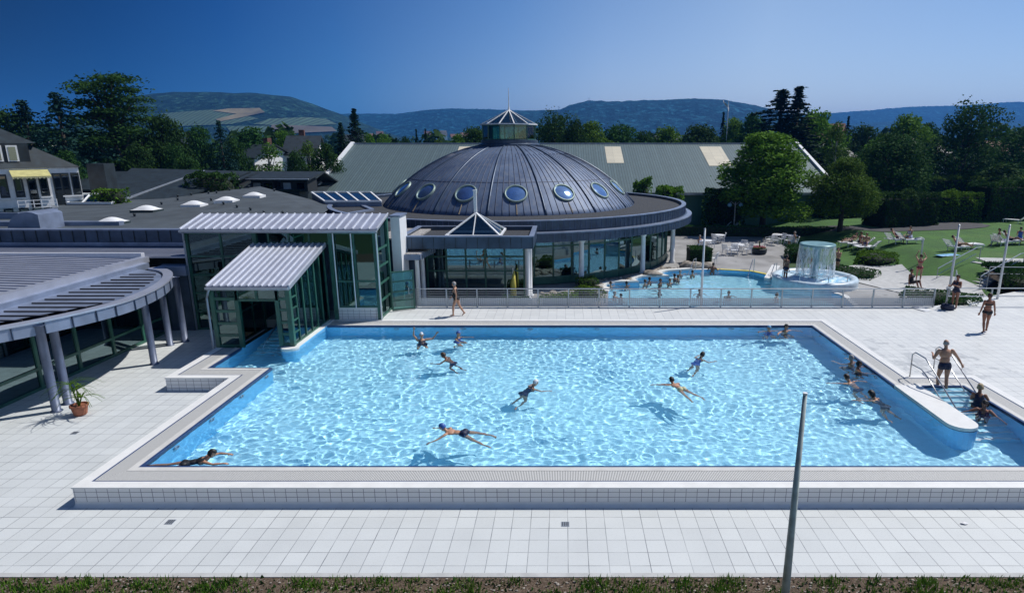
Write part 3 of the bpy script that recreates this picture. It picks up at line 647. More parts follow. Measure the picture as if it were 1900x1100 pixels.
b = MB(); b.box(-10.5, HY0-.02, .40, HX1+.02, HY0+.2, 1.0); b.build('plinth', M['rim_x'], hall)
b = MB(); b.box(-10.52, HY0-.05, .98, HX1+.05, HY0+.25, 1.05); b.build('plinth_cap', M['coping'], hall)
wall_bays(hall, (HX1, HY0), (HX1, HY1), .49, 4.55, 1, (1.3, 2.1, 2.9, 3.7), .10, z1b=5.05)
wall_bays(hall, (HX0, HY1), (HX0, HY0), 0, 5.05, 1, (.9, 1.75, 2.6, 3.45), .10, z1b=4.55)
b = MB(); b.box(HX0+.1, HY1-.05, 0, HX1-.3, HY1, 5.0); b.build('rear_wall', M['zinc_dk'], hall)
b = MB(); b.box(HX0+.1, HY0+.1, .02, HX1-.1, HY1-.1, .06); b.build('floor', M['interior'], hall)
for (x, y) in ((HX0, HY0), (HX1, HY0), (HX1, HY1), (-10.5, HY0), (-13.9, HY0)): b = MB(); b.box(x-.09, y-.09, .0 if x < -11 else .4, x+.09, y+.09, 4.6 if y < 28 else 5.05); b.build('corner_post', M['green'], hall)
b = MB(); b.tube([(HX0+.02, HY0-.2, 4.55), (HX0-.02, HY0-.14, 4.2), (HX0-.02, HY0-.14, .05)], .045, 6); b.build('downpipe', M['galv'], hall)
b = MB(); b.tube([(-10.35, HY0-.12, 1.05), (-10.35, HY0-.12, 4.5)], .03, 5); b.build('handle_bar', M['white'], hall); b = MB(); b.tube([(-9.55, HY0-.12, 1.05), (-9.55, HY0-.12, 4.5)], .03, 5); b.build('handle_bar', M['white'], hall); b = MB(); b.tube([(HX1+.1, HY0-.14, .5), (HX1+.1, HY0-.14, 4.5)], .035, 5); b.build('handle_bar', M['white'], hall)
# lower lean-to over the swim-through steps
ann = thing('pool_entry_porch', 'glass porch with white sloping ribbed roof over the steps into the pool', 'building', (-12.4, 25.4, 0))
AX0, AX1, AY0, AY1 = -13.85, -10.86, 23.5, 27.35
seam_roof(ann, [(AX0-.1, AY0-.15, 3.00), (AX1+.12, AY0-.15, 3.00), (AX1+.12, AY1+.05, 4.05), (AX0-.1, AY1+.05, 4.05)], .10, 12)
b = MB(); b.box(AX0-.1, AY0-.2, 2.83, AX1+.12, AY0-.12, 2.96); b.tube([(AX0-.1, AY0-.24, 2.92), (AX1+.12, AY0-.24, 2.92)], .055, 6); b.build('gutter', M['galv'], ann)
b = MB(); b.bar((AX1+.13, AY0-.15, 2.93), (AX1+.13, AY1+.05, 3.98), .05, .16); b.build('verge_trim', M['roofribs'], ann)
wall_bays(ann, (AX0, AY0), (AX0+.95, AY0), .45, 2.9, 1, (.95, 1.45, 1.95, 2.45), .12)
wall_bays(ann, (AX0+.95, AY0), (AX1-.45, AY0), 2.35, 2.9, 2, (), .10)
wall_bays(ann, (AX1-.45, AY0), (AX1, AY0), .52, 2.9, 1, (1.0, 1.5, 2.0, 2.45), .12)
wall_bays(ann, (AX1, AY0), (AX1, AY1), .51, 2.88, 6, (), .07, z1b=3.88); wall_bays(ann, (AX1+.002, AY0), (AX1+.002, AY0+.64), .52, 2.85, 1, (1.0, 1.5, 2.0, 2.45), .06, pane=False, z1b=3.0)
wall_bays(ann, (AX0, AY1), (AX0, AY0), .1, 3.88, 4, (1.4,), .07, z1b=2.88)
for q in ((AX0-.08, AY0-.08, .0, AX0+.08, AY0+.08, 2.9), (AX0+.87, AY0-.07, .4, AX0+1.03, AY0+.07, 2.4), (AX1-.53, AY0-.07, .5, AX1-.37, AY0+.07, 2.4), (AX1-.09, AY0-.09, .5, AX1+.09, AY0+.09, 2.9)): b = MB(); b.box(*q); b.build('corner_post', M['green'], ann)
b = MB(); b.tube([(AX0+.05, AY0-.24, 2.9), (AX0-.05, AY0-.2, 2.7), (AX0-.16, AY0-.12, 2.5), (AX0-.16, AY0-.12, .05)], .045, 6); b.build('downpipe', M['galv'], ann)
for x in (-12.35, -11.75):
    b = MB(); b.tube([(x, 26.9, 1.4), (x, 26.7, 1.42), (x, 24.4, .45), (x, 24.0, -.2)], .025, 6); b.tube([(x, 25.4, .86), (x, 25.4, -.2)], .022, 6); b.build('handrail', M['steel'], ann)
# small plant tower and low canopy right of the stair hall
tw = thing('service_block', 'narrow white pillar block with pebble roof between glass hall and pavilion', 'building', (-8, 31, 0))
b = MB(); b.box(-8.45, 29.9, 0, -8.0, 31.2, 4.95); b.build('white_pillar', M['white'], tw)
b = MB(); b.box(-8.5, 29.85, 4.95, -7.95, 31.25, 5.02); b.build('cap', M['zinc'], tw)
b = MB(); b.box(-9.8, 31.4, 0, -7.7, 35.2, 3.6); b.build('wall', M['zinc_dk'], tw)
b = MB(); b.box(-9.9, 31.3, 3.6, -7.6, 35.3, 3.7); b.build('pebble_roof', M['pebble'], tw)
can = thing('side_canopy', 'small canopy with pebbled top and seamed metal edge on white posts', 'canopy', (-7.6, 30.6, 0))
b = MB(); b.prism([(-8.0, 30.3), (-7.2, 30.3), (-6.9, 32.6), (-8.0, 32.6)], 2.75, 3.02); cf = b
b = MB(); b.prism([(-7.95, 30.35), (-7.25, 30.35), (-6.96, 32.5), (-7.95, 32.5)], 3.0, 3.06); b.build('pebble_roof', M['pebble'], can)
cf.m = 1
for i in range(9): p = Vector((-7.2, 30.3, 0)).lerp(Vector((-6.9, 32.6, 0)), i/8); cf.bar((p.x+.01, p.y, 2.76), (p.x+.01, p.y, 3.01), .03)
cf.build('fascia', [M['zinc'], M['zinc_dk']], can)
for y in (30.55, 31.7): b = MB(); b.lathe((-7.42, y, 0), [(.14, 0), (.12, .1), (.11, 2.7), (.16, 2.75)], 10); b.build('column', M['white'], can, True)
gd = thing('glass_gate', 'open green-framed glass door with four lights beside the railing', 'gate', (-8.2, 29.2, .49))
wall_bays(gd, (-8.3, 28.85), (-7.35, 29.3), .52, 2.45, 1, (1.0, 1.45, 1.95), .07); b = MB(); b.bar((-7.55, 29.12, 1.3), (-7.55, 29.12, 1.6), .03); b.build('handle', M['steel'], gd)
# ---------------- curved bath house on the left
cur = thing('curved_bath_house', 'low glazed bath house with curved blue metal canopy on round columns', 'building', (-22, 22, 0))
arcp = [(-21.6, 11.5), (-20.2, 13.2), (-18.8, 15.0), (-17.8, 16.3), (-16.95, 17.56), (-16.35, 18.5), (-15.92, 19.4), (-15.62, 20.3), (-15.50, 21.1), (-15.55, 22.0), (-15.72, 23.0), (-16.05, 24.1), (-16.5, 25.1), (-17.05, 25.95), (-17.7, 26.6), (-18.4, 27.0)]
def smooth_line(pts, k=4):
    out = []
    for i in range(len(pts)-1):
        p0, p1, p2, p3 = pts[max(i-1, 0)], pts[i], pts[i+1], pts[min(i+2, len(pts)-1)]
        for j in range(k):
            t = j/k; out.append(tuple(.5*((2*p1[a])+(-p0[a]+p2[a])*t+(2*p0[a]-5*p1[a]+4*p2[a]-p3[a])*t*t+(-p0[a]+3*p1[a]-3*p2[a]+p3[a])*t**3) for a in (0, 1)))
    return out+[pts[-1]]
arcs = smooth_line(arcp, 4)
def ribbon(path, d0, d1, z0, z1, name, mat, par):
    a, c = offset(path, d0), offset(path, d1); b = MB(); n = len(path)
    vs = []
    for i in range(n): vs += [(*a[i], z0), (*c[i], z0), (*c[i], z1), (*a[i], z1)]
    fs = [(0, 1, 2, 3), (4*n-1, 4*n-2, 4*n-3, 4*n-4)]
    for i in range(n-1):
        for k in range(4): fs.append((4*i+k, 4*i+4+k, 4*i+4+(k+1) % 4, 4*i+(k+1) % 4))
    b.add(vs, fs); return b.build(name, mat, par)
ribbon(arcs, -.02, .10, 2.58, 2.96, 'curved_fascia', M['zinc'], cur)
ribbon(arcs, -.22, .14, 2.965, 3.03, 'edge_cap', M['roofribs'], cur)
b = MB(); L = 0; last = -9
for i in range(1, len(arcs)):
    L += math.hypot(arcs[i][0]-arcs[i-1][0], arcs[i][1]-arcs[i-1][1])
    if L-last > .62:
        last = L; o_ = offset(arcs[i-1:i+1], .13)[1]; b.bar((*o_, 2.59), (*o_, 2.95), .03)
b.build('fascia_seams', M['zinc_dk'], cur)
inner = offset(arcs, -.26)
can_poly = [p for p in inner if p[1] < 27.2]
b = MB(); b.prism([(-19.15, 27.0)]+[(-19.15, 11.5)]+can_poly, 2.90, 2.94); b.m = 1; yb = 12.0
while yb < 26.2:
    xr = None
    for i in range(len(inner)-1):
        if (inner[i][1]-yb)*(inner[i+1][1]-yb) <= 0: xr = inner[i][0]; break
    if xr and xr-.35 > -18.6: b.box(-18.6, yb-.02, 2.94, xr-.35, yb+.02, 2.985)
    yb += .55
b.build('canopy_deck', [M['zinc'], plain('dark_batten', (.05, .045, .05), .7)], cur)
b = MB(); b.box(-19.15, 11.5, 2.86, -18.95, 27.6, 3.12); b.build('inner_gutter', M['zinc'], cur)
b = MB(); b.box(-19.5, 11.5, 3.10, -19.15, 27.95, 3.36); b.build('ridge_beam', M['roofribs'], cur)
b = MB(); b.box(-19.5, 27.96, 3.10, -26.5, 28.2, 3.5); b.box(-17.25, 27.6, 3.15, -19.15, 27.75, 3.35) if False else None; b.build('roof_edge', M['rib_lt'], cur)
def ribroof(x0, x1, y0, y1, z0, z1, per, name):
    b = MB(); b.slab([(x0, y0, z0), (x1, y0, z1), (x1, y1, z1), (x0, y1, z0)], .08); o = b.build(name, M['roofribs'], cur); r = MB(); y = y0+per/2
    while y < y1: r.bar((x0, y, z0+.012), (x1, y, z1+.012), per*.22, .02); y += per
    r.build('standing_seams', M['zinc_mid'], o)
ribroof(-34, -19.5, 11.5, 27.95, 3.65, 3.26, .40, 'rib_roof'); ribroof(-34, -17.3, 28.25, 30.95, 3.35, 3.30, .34, 'rib_roof')
pw = MB(); pw.box(-46, 31.0, 2.9, -17.2, 31.2, 4.15); pw.m = 1
b = MB(); b.box(-46, 30.9, 4.15, -17.15, 31.3, 4.22); b.box(-46, 30.92, 3.36, -17.3, 31.0, 3.55); b.build('parapet_cap', M['zinc'], cur)
for i in range(44): x = -46+.62*i; pw.box(x, 30.965, 3.56, x+.03, 31.0, 4.14)
pw.build('parapet_wall', [M['zinc_dk'], M['slate']], cur)
for x, y in ((-16.35, 18.35), (-16.45, 18.95), (-16.05, 22.75), (-16.9, 25.1), (-20.3, 13.8), (-16.55, 25.6)):
    b = MB(); b.lathe((x, y, 0), [(.17, 0), (.17, .03), (.125, .04), (.125, 2.86), (.16, 2.87), (.16, 2.9)], 16); b.build('column', M['col_blue'], cur, True)
wall_bays(cur, (-18.55, 11.5), (-18.2, 27.2), 0, 2.85, 9, (.75, 2.2), .11, .12, glass='glass_dk')
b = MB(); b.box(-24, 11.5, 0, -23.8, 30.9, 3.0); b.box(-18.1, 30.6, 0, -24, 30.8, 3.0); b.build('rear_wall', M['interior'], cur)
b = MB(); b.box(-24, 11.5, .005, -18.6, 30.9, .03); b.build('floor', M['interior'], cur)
b = MB(); b.box(-18.2, 27.3, 0, -17.1, 27.4, 3.1); b.build('side_wall', M['zinc_dk'], cur)
b = MB(); b.box(-18.25, 27.1, 2.62, -17.0, 27.3, 3.05); b.build('link_fascia', M['zinc'], cur)
# ---------------- low felt-roofed wing behind
wing = thing('felt_roofed_wing', 'low building with broad grey felt roof and dome skylights', 'building', (-22, 44, 0))
pk = AY(482, 346, 54); a1 = AY(300, 368, 50); a2 = AY(120, 378, 46); r1 = AY(619, 381, 46); r2 = AY(600, 396, 40)
b = MB(); v = [a2, a1, pk, r1, r2, Vector((-9, 31.3, 3.75)), Vector((-17.5, 31.3, 4.02)), Vector((-34, 31.3, 3.95)), Vector((-22, 40, 4.25)), Vector((-28, 38, 4.1))]
b.add(v, [(9, 1, 0), (8, 1, 9), (8, 2, 1), (4, 3, 2), (8, 4, 2), (8, 6, 5), (8, 5, 4), (9, 7, 6, 8), (9, 0, 7)])
rf = b.build('roof', M['felt'], wing); me = rf.data
if me.polygons[0].normal.z < 0: me.flip_normals()
b = MB(); b.prism([(p.x, p.y) for p in (a2, a1, pk, r1, r2)]+[(-9, 31.4), (-34, 31.4)], 0, 3.3); b.build('wall', M['zinc_dk'], wing)
def roofz(x, y):
    for t in me.loop_triangles:
        A, B, C = (me.vertices[i].co for i in t.vertices)
        den = (B.y-C.y)*(A.x-C.x)+(C.x-B.x)*(A.y-C.y)
        if abs(den) < 1e-9: continue
        w0 = ((B.y-C.y)*(x-C.x)+(C.x-B.x)*(y-C.y))/den; w1 = ((C.y-A.y)*(x-C.x)+(A.x-C.x)*(y-C.y))/den; w2 = 1-w0-w1
        if min(w0, w1, w2) > -.01: return w0*A.z+w1*B.z+w2*C.z
    return None
me.calc_loop_triangles(); me_o = ORG[rf]
def on_roof(px, py):
    d = ray(px, py); Y = 32
    while Y < 56:
        t = Y/d[1]; x = d[0]*t; z = CAM_H+d[2]*t; q = roofz(x-me_o.x, Y-me_o.y)
        if q is not None and z <= q: return Vector((x, Y, q))
        Y += .05
for i, (px, py, s) in enumerate([(361, 383, 1.0), (421, 375, 1.0), (472, 366, .95), (273, 393, 1.1), (209, 416, 1.0)]):
    p = on_roof(px, py)
    if p is None: continue
    b = MB(); s *= .85
    b.box(p.x-s*.8, p.y-s*.6, p.z-.2, p.x+s*.8, p.y+s*.6, p.z+.14); b.build('skylight_curb', M['felt_dk'] if i > 2 else M['white'], wing)
    d = MB(); n_ = 8
    vs = [(p.x+s*.78*(2*u/n_-1), p.y+s*.58*(2*w/n_-1), p.z+.15+s*.30*(1-(2*u/n_-1)**2)*(1-(2*w/n_-1)**2)) for w in range(n_+1) for u in range(n_+1)]
    d.add(vs, [(w*(n_+1)+u, w*(n_+1)+u+1, (w+1)*(n_+1)+u+1, (w+1)*(n_+1)+u) for w in range(n_) for u in range(n_)]); d.build('dome_skylight', M['white'], wing, True)
for i, (px, py) in enumerate([(355, 363), (387, 360), (402, 359), (426, 354), (446, 351), (462, 349), (330, 366), (509, 355), (392, 373), (415, 380), (440, 386), (465, 391), (490, 397), (525, 398), (330, 372), (300, 380), (250, 402)]):
    p = on_roof(px, py)
    if p is None: continue
    b = MB(); b.lathe(p, [(.07, -.1), (.07, .14), (.13, .16), (.02, .22)], 6); b.build('roof_vent', M['slate'], wing)
b = MB(); b.prism([(-38, 34), (-25, 31.5), (-18.5, 38), (-27, 47), (-44, 49)], 3.4, [4.0, 3.85, 4.1, 4.3, 4.3]); b2 = b
west = thing('west_wing', 'flat dark green-grey roofed wing with a curved metal duct at far left', 'building', (-35, 40, 0))
b.v = [(x-10, y+3, z-.15) for x, y, z in b.v]; b.build('roof', M['felt_dk'], west); b = MB(); b.prism([(-48, 37), (-35, 34.6), (-28.6, 41), (-37, 50), (-54, 52)], 0, 3.2); b.build('wall', M['zinc_dk'], west)
p = AY(70, 425, 32.5); b = MB()
pr = [(1.15*math.cos(t), 1.05*math.sin(t)) for t in [R(180-15*i) for i in range(9)]]
vs = [(p.x+q[0], y, p.z-.1+q[1]) for y in (32.0, 33.6) for q in pr+[(pr[-1][0], -.4), (pr[0][0], -.4)]]; n = 11
b.add(vs, [tuple(range(n)), tuple(range(2*n-1, n-1, -1))]+[((i+1) % n, i, n+i, n+(i+1) % n) for i in range(n)]); b.build('curved_duct', M['zinc'], west)
b = MB(); b.box(-34, 33.8, 4.0, -24.5, 34.2, 4.25); b.build('duct_run', M['zinc'], west)
b = MB(); p = AY(5, 392, 38); b.box(p.x-1.6, 37, 3.9, p.x+1.8, 40.0, 4.4); o = b.build('roof_light', M['zinc'], west); b = MB(); b.box(p.x-1.4, 37.2, 4.4, p.x+1.6, 39.8, 4.44); b.build('glass', M['glass_sky'], o)
# glazed roof lights
rl = thing('glazed_roof_light', 'long hipped glass skylight with white bars left of the dome', 'skylight', (-17, 47, 3.5))
p0, p1, p2, p3 = AY(603, 374, 46), AY(708, 374, 46), AY(688, 357, 49.5), AY(578, 357, 49.5)
f = MB(); g = MB(); zt = .3
for i in range(6):
    a, c = p0.lerp(p1, i/5), p3.lerp(p2, i/5); f.bar(a, c, .12, .1)
    if i < 5: g.slab([a, p0.lerp(p1, (i+1)/5), p3.lerp(p2, (i+1)/5), c], .03)
f.bar(p0, p1, .14); f.bar(p3, p2, .14); f.build('glazing_bars', M['white'], rl); g.build('skylight_glass', M['glass_sky'], rl)
b = MB(); b.prism([(p0.x, p0.y), (p1.x, p1.y), (p2.x, p2.y), (p3.x, p3.y)], 0, [p0.z-.1, p1.z-.1, p2.z-.1, p3.z-.1]); b.build('curb', M['zinc'], rl)
rl2 = thing('small_glass_roof', 'short row of glass panels with white bars on the roof below the villa', 'skylight', (-36, 48, 3.5))
p0, p1, p2, p3 = AY(125, 377, 45), AY(208, 377, 45), AY(220, 360, 47.5), AY(142, 360, 47.5); f = MB(); g = MB()
for i in range(4):
    a, c = p0.lerp(p1, i/3), p3.lerp(p2, i/3); f.bar(a, c, .12, .1)
    if i < 3: g.slab([a, p0.lerp(p1, (i+1)/3), p3.lerp(p2, (i+1)/3), c], .03)
f.bar(p0, p1, .14); f.bar(p3, p2, .14); f.build('glazing_bars', M['white'], rl2); g.build('skylight_glass', M['glass_sky'], rl2)
b = MB(); b.prism([(p0.x, p0.y), (p1.x, p1.y), (p2.x, p2.y), (p3.x, p3.y)], 0, [p0.z-.1, p1.z-.1, p2.z-.1, p3.z-.1]); b.build('curb', M['zinc'], rl2)
# flat gravel roof linking wing and dome
lk = thing('link_building', 'flat dark gravel-roofed link with pale metal edge between felt roof and dome', 'building', (-13, 40, 0))
q = [AY(604, 398, 38.5), AY(690, 380, 43), AY(740, 374, 46)]
b = MB(); pts = [(-9.9, 31.4), (-12.5, 33), (q[0].x, q[0].y), (q[1].x, q[1].y), (-15.5, 47), (-9, 41)]; b.prism(pts, 0, 3.92); b.build('walls_and_roof', M['gravel'], lk)
b = MB()
for i in range(2, 4): b.bar((*pts[i], 3.96), (*pts[i+1], 3.96), .3, .16)
b.bar((*pts[1], 3.96), (*pts[2], 3.96), .3, .16); b.build('edge_cap', M['zinc'], lk)
# ---------------- great hall with sage roof
sh = thing('tennis_hall', 'huge hall with sage green corrugated roof, cream roof-light sheets and white gable trim', 'building', (1, 72, 0))
ZE, ZR_, YE, YR = 3.5, 8.55, 66.0, 80.0; XL, XR = -26.7, 29.4
b = MB(); b.slab([(XL, YE, ZE), (XR, YE, ZE), (XR, YR, ZR_), (XL, YR, ZR_)], .15); b.slab([(XL, YR, ZR_), (XR, YR, ZR_), (XR, YR+14, ZE), (XL, YR+14, ZE)], .15); b.build('roof', M['shed_roof'], sh)
b = MB(); b.box(XL+.4, YE+.3, 0, XR-.4, YR+13.7, ZE-.12); b.build('wall', M['shed_wall'], sh)
b = MB(); b.add([(XR-.4, YE+.4, ZE-.15), (XR-.4, YR, ZR_-.2), (XR-.4, YR+13.6, ZE-.15), (XL+.4, YE+.4, ZE-.15), (XL+.4, YR, ZR_-.2), (XL+.4, YR+13.6, ZE-.15)], [(0, 2, 1), (3, 4, 5)]); b.build('gable', M['shed_wall'], sh)
for x in (XL, XR):
    b = MB(); b.bar((x, YE-.05, ZE), (x, YR, ZR_+.02), .35, .5); b.bar((x, YR, ZR_+.02), (x, YR+14, ZE), .35, .5); b.build('gable_trim', M['white'], sh)
b = MB(); b.bar((XL, YR, ZR_+.05), (XR, YR, ZR_+.05), .3, .14); b.build('ridge_cap', M['galv'], sh)
b = MB(); b.box(XL, YE-.2, ZE-.28, XR, YE, ZE-.05); b.build('gutter', M['galv'], sh)
sl = Vector((0, YR-YE, ZR_-ZE)).normalized()
for xc, w_, t0, t1 in ((-4.8, 1.6, .56, .93), (6.1, 2.0, .56, .93), (18.3, 2.7, .50, .93), (-11.8, 2.5, .50, .93), (-27, 0, 0, 0)):
    if w_ == 0: continue
    b = MB(); p = Vector((0, YE, ZE+.03)); e = (YR-YE)/sl.y; lo_, hi_ = p+sl*e*t0, p+sl*e*t1
    b.slab([(xc-w_/2, lo_.y, lo_.z), (xc+w_/2, lo_.y, lo_.z), (xc+w_/2, hi_.y, hi_.z), (xc-w_/2, hi_.y, hi_.z)], .05); b.build('roof_light_sheet', M['translucent'], sh)
# ---------------- long slate-roofed house with dormers
lh = thing('long_house', 'long low house with dark slate roof and three flat dormers', 'building', (-28, 62, 0))
y0 = 60.0; rz = AY(400, 318, 64).z; ez = AY(400, 352, 59).z; xl, xr = -47.5, -24.5
b = MB(); b.slab([(xl, 59, ez), (xr-.5, 59, ez), (xr, 64, rz), (xl-1, 64, rz)], .15); b.slab([(xl-1, 64, rz), (xr, 64, rz), (xr-.5, 70, ez), (xl, 70, ez)], .15); b.build('roof', M['slate'], lh)
b = MB(); b.box(xl+.3, 59.4, 0, xr-.8, 69.6, ez-.1); b.build('wall', M['slate'], lh)
for x0p, x1p in ((331, 445), (468, 510), (522, 572)):
    x0, x1 = AY(x0p, 350, 59.3).x, AY(x1p, 350, 59.3).x; zt = ez+.95; d = MB(); d.slab([(x0-.3, 58.8, zt), (x1+.3, 58.8, zt), (x1+.3, 62.3, zt+.55), (x0-.3, 62.3, zt+.55)], .12); o = d.build('dormer', M['slate'], lh)
    d = MB(); d.box(x0, 59.2, ez-.2, x1, 61.5, zt-.05); d.build('dormer_wall', M['dark'], o); nn = max(2, int((x1-x0)/1.6))
    for k in range(nn): xx = x0+(k+.5)*(x1-x0)/nn; w = MB(); w.box(xx-.35, 59.14, ez, xx+.35, 59.2, ez+.62); w.build('dormer_window', M['glass_sky'] if k % 2 else M['galv'], o)
    d = MB(); d.bar((x0-.3, 58.8, zt+.03), (x1+.3, 58.8, zt+.03), .14, .07); d.build('dormer_trim', M['rib_lt'], o)
# ---------------- villa at the left
vl = thing('white_villa', 'white two-storey villa with dark mansard roof and striped awning', 'house', (-42, 50, 0))
Yv = 46.0; zf, ze = 3.9, AY(80, 310, Yv).z; xr = AY(150, 340, Yv).x; xl = xr-15; z1 = AY(60, 266, Yv).z; zr = AY(0, 238, Yv).z+.3; TH = R(46)
vl.location = (xr, Yv, 0); ORG[vl] = Vector((xr, Yv, 0)); vl.rotation_euler = (0, 0, TH)
def vs_(px):                                          # column -> distance along the turned front wall, from its right-hand corner
    dx, dy, _ = ray(px, 335); c, s = math.cos(TH), math.sin(TH); q = (xr*dy-Yv*dx)/(c*dy-s*dx); return xr-q
b = MB(); b.box(xl, Yv, 0, xr, Yv+9, ze-.02); b.build('wall', M['render'], vl)
b = MB(); e = .12; A = [(xl-e, Yv-e, ze), (xr+e, Yv-e, ze), (xr+e, Yv+9+e, ze), (xl-e, Yv+9+e, ze)]; k = 2.6; Bq = [(xl+k, Yv+1.6, z1), (xr-k, Yv+1.6, z1), (xr-k, Yv+7.4, z1), (xl+k, Yv+7.4, z1)]
b.add(A+Bq, [(0, 1, 5, 4), (1, 2, 6, 5), (2, 3, 7, 6), (3, 0, 4, 7), (3, 2, 1, 0)])
e2 = .6; C_ = [(Bq[0][0]-e2, Bq[0][1]-e2, z1), (Bq[1][0]+e2, Bq[1][1]-e2, z1), (Bq[2][0]+e2, Bq[2][1]+e2, z1), (Bq[3][0]-e2, Bq[3][1]+e2, z1)]; D_ = [(xl+5.5, Yv+4.5, zr+.8), (xr-5.5, Yv+4.5, zr+.8)]
b.add(C_+D_, [(0, 1, 5, 4), (2, 3, 4, 5), (1, 2, 5), (3, 0, 4), (3, 2, 1, 0)]); b.build('roof', M['slate'], vl)
b = MB(); x1 = vs_(62)-.3; x0 = x1-5; zb = ze+.45; zt = z1-.1; b.box(x0, Yv+.3, zb-.2, x1+.4, Yv+3, zt+.1); dw = b.build('dormer', M['slate'], vl)
for i in range(6): xx = x0+.1+.82*i; b = MB(); b.box(xx, Yv+.22, zb, xx+.6, Yv+.3, zt-.05); o = b.build('dormer_window', M['render'], dw); b = MB(); b.box(xx+.1, Yv+.20, zb+.08, xx+.5, Yv+.22, zt-.15); b.build('pane', M['glass_dk'], o)
for px in (4, 33, 58, 80, 106, 121, 140):
    x = vs_(px); zc = ze-1.25; door = px in (58, 106)
    b = MB(); b.box(x-.25, Yv-.05, zc-(1.5 if door else .75), x+.25, Yv, zc+.85); o = b.build('window', M['slate'], vl)
    b = MB(); b.box(x-.17, Yv-.065, zc-(1.4 if door else .62), x+.17, Yv-.05, zc+.72); b.build('pane', M['glass_sky'], o)
    if not door: b = MB(); b.box(x-.3, Yv-.14, zc-.85, x+.3, Yv, zc-.76); b.build('sill', M['white'], o)
x0, x1 = vs_(20), vs_(92); z = ze-.12
b = MB(); b.slab([(x0, Yv-1.3, z-.42), (x1, Yv-1.3, z-.42), (x1, Yv-.05, z), (x0, Yv-.05, z)], .04); b.build('awning', plain('striped_awning', (.52, .48, .20), .8), vl)
b = MB(); n_ = 18
for i in range(n_): b.box(x0+(x1-x0)*i/n_, Yv-1.32, z-.58+(.05 if i % 2 else 0), x0+(x1-x0)*(i+.85)/n_, Yv-1.3, z-.44)
b.build('awning_valance', plain('awning_valance', (.55, .53, .30), .8), vl)
b = MB()
for zz_ in (.0, .25, .5, .75): b.bar((x0, Yv-1.5, zf+zz_), (x1, Yv-1.5, zf+zz_), .04)
for i in range(6): xx = x0+(x1-x0)*i/5; b.bar((xx, Yv-1.5, zf-.3), (xx, Yv-1.5, zf+.78), .05)
b.build('balcony_railing', M['white'], vl)
b = MB(); b.box(x0-.6, Yv-1.6, 3.0, x1+.6, Yv, zf-.05); b.build('balcony', M['render'], vl)
b = MB(); x = AY(178, 318, 50).x; b.box(x-.7, 50, 3, x+.7, 51.2, AY(178, 304, 50).z); ch = thing('chimney', 'broad dark chimney stack right of the white villa', 'chimney', (x, 50, 3)); b.build('stack', M['slate'], ch)
b = MB(); b.slab([(-36.5, 47, 3.9), (-31, 48.5, 3.9), (-29, 58, AY(240, 318, 58).z), (-40, 58, AY(140, 312, 58).z)], .15)
ax = thing('villa_annex', 'dark slate annex roof sloping down beside the white villa', 'building', (-34, 52, 0)); b.build('roof', M['slate'], ax); b = MB(); b.bar((-34.6, 48, 4.1), (-33.2, 57.8, AY(200, 318, 58).z+.05), .18, .12); b.build('verge_trim', M['galv'], ax)
b = MB(); b.prism([(-36.3, 47.3), (-31.2, 48.8), (-29.3, 57.8), (-39.5, 57.8)], 0, 3.7); b.build('wall', M['dark'], ax)
# ================================================================ hills, trees, hedges
def hill(name, Y0, depth, prof, mat, rough=4, nx=260, ny=26, zb=-2):
    """ridge whose skyline follows prof = [(image column, image row)] seen from the survey point"""
    xs = [p[0] for p in prof]; vs = []; fs = []
    for j in range(ny+1):
        v = j/ny; Y = Y0-depth*(1-v)
        for i in range(nx+1):
            px = xs[0]+(xs[-1]-xs[0])*i/nx; py = np.interp(px, xs, [p[1] for p in prof]); top = AY(px, py, Y0)
            x = top.x*(Y/Y0)**.5; h = (top.z-zb)*ss(v)**.8; nz = noise.fractal(Vector((x*.004, Y*.004, 0)), .9, 2.1, 4)
            k = min(1, v*3)
            z = zb+h+nz*rough*2.2*k*(1-v*.75)+noise.noise(Vector((x*.05, Y*.02, 5)))*rough*.5*k
            vs.append((x, Y, z))
    n = nx+1
    for j in range(ny): fs += [(j*n+i, j*n+i+1, (j+1)*n+i+1, (j+1)*n+i) for i in range(nx)]
    me = bpy.data.meshes.new(name); me.from_pydata(vs, [], fs); me.polygons.foreach_set('use_smooth', [True]*len(fs)); me.update()
    return tag(link_mesh(name, me, mat), kind='structure')
def hillmat(name, c1, c2, sc, bumpd):
    m = NT(name); f = m.noise(sc*.25, 8, rough=.7); g = m.noise(sc*3, 5, rough=.7)
    c = m.mix(m.ramp(f, [(.38, 0.0), (.62, 1.0)]), c1, c2); c = m.mix(m.ramp(g, [(.42, 0.0), (.60, .85)]), c, tuple(q*.25 for q in c1)); c = m.mix(m.ramp(m.noise(sc*1.6, 7, rough=.8), [(.53, 0.0), (.60, .9)]), c, tuple(q*2.8 for q in c2)); m.fin(c, .95, spec=.1); m.bump(g, bumpd*.4, 1.0); return m
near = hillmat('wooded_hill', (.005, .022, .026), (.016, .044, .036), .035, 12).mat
far = hillmat('far_wooded_hill', (.003, .028, .050), (.010, .050, .075), .028, 14).mat  # woods tinted bluer than foliage; distance haze put into the base colour
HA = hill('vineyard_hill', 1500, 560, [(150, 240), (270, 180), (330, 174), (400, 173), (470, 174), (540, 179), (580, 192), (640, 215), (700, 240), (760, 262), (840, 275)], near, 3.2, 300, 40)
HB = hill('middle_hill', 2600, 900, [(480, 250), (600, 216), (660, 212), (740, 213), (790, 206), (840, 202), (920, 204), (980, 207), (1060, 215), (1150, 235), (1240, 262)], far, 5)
HC = hill('right_hill', 1900, 600, [(860, 250), (960, 208), (1040, 205), (1055, 198), (1090, 189), (1150, 190), (1240, 187), (1290, 184), (1340, 186), (1400, 197), (1450, 210), (1540, 235), (1640, 262)], far, 4.5, 320, 34)
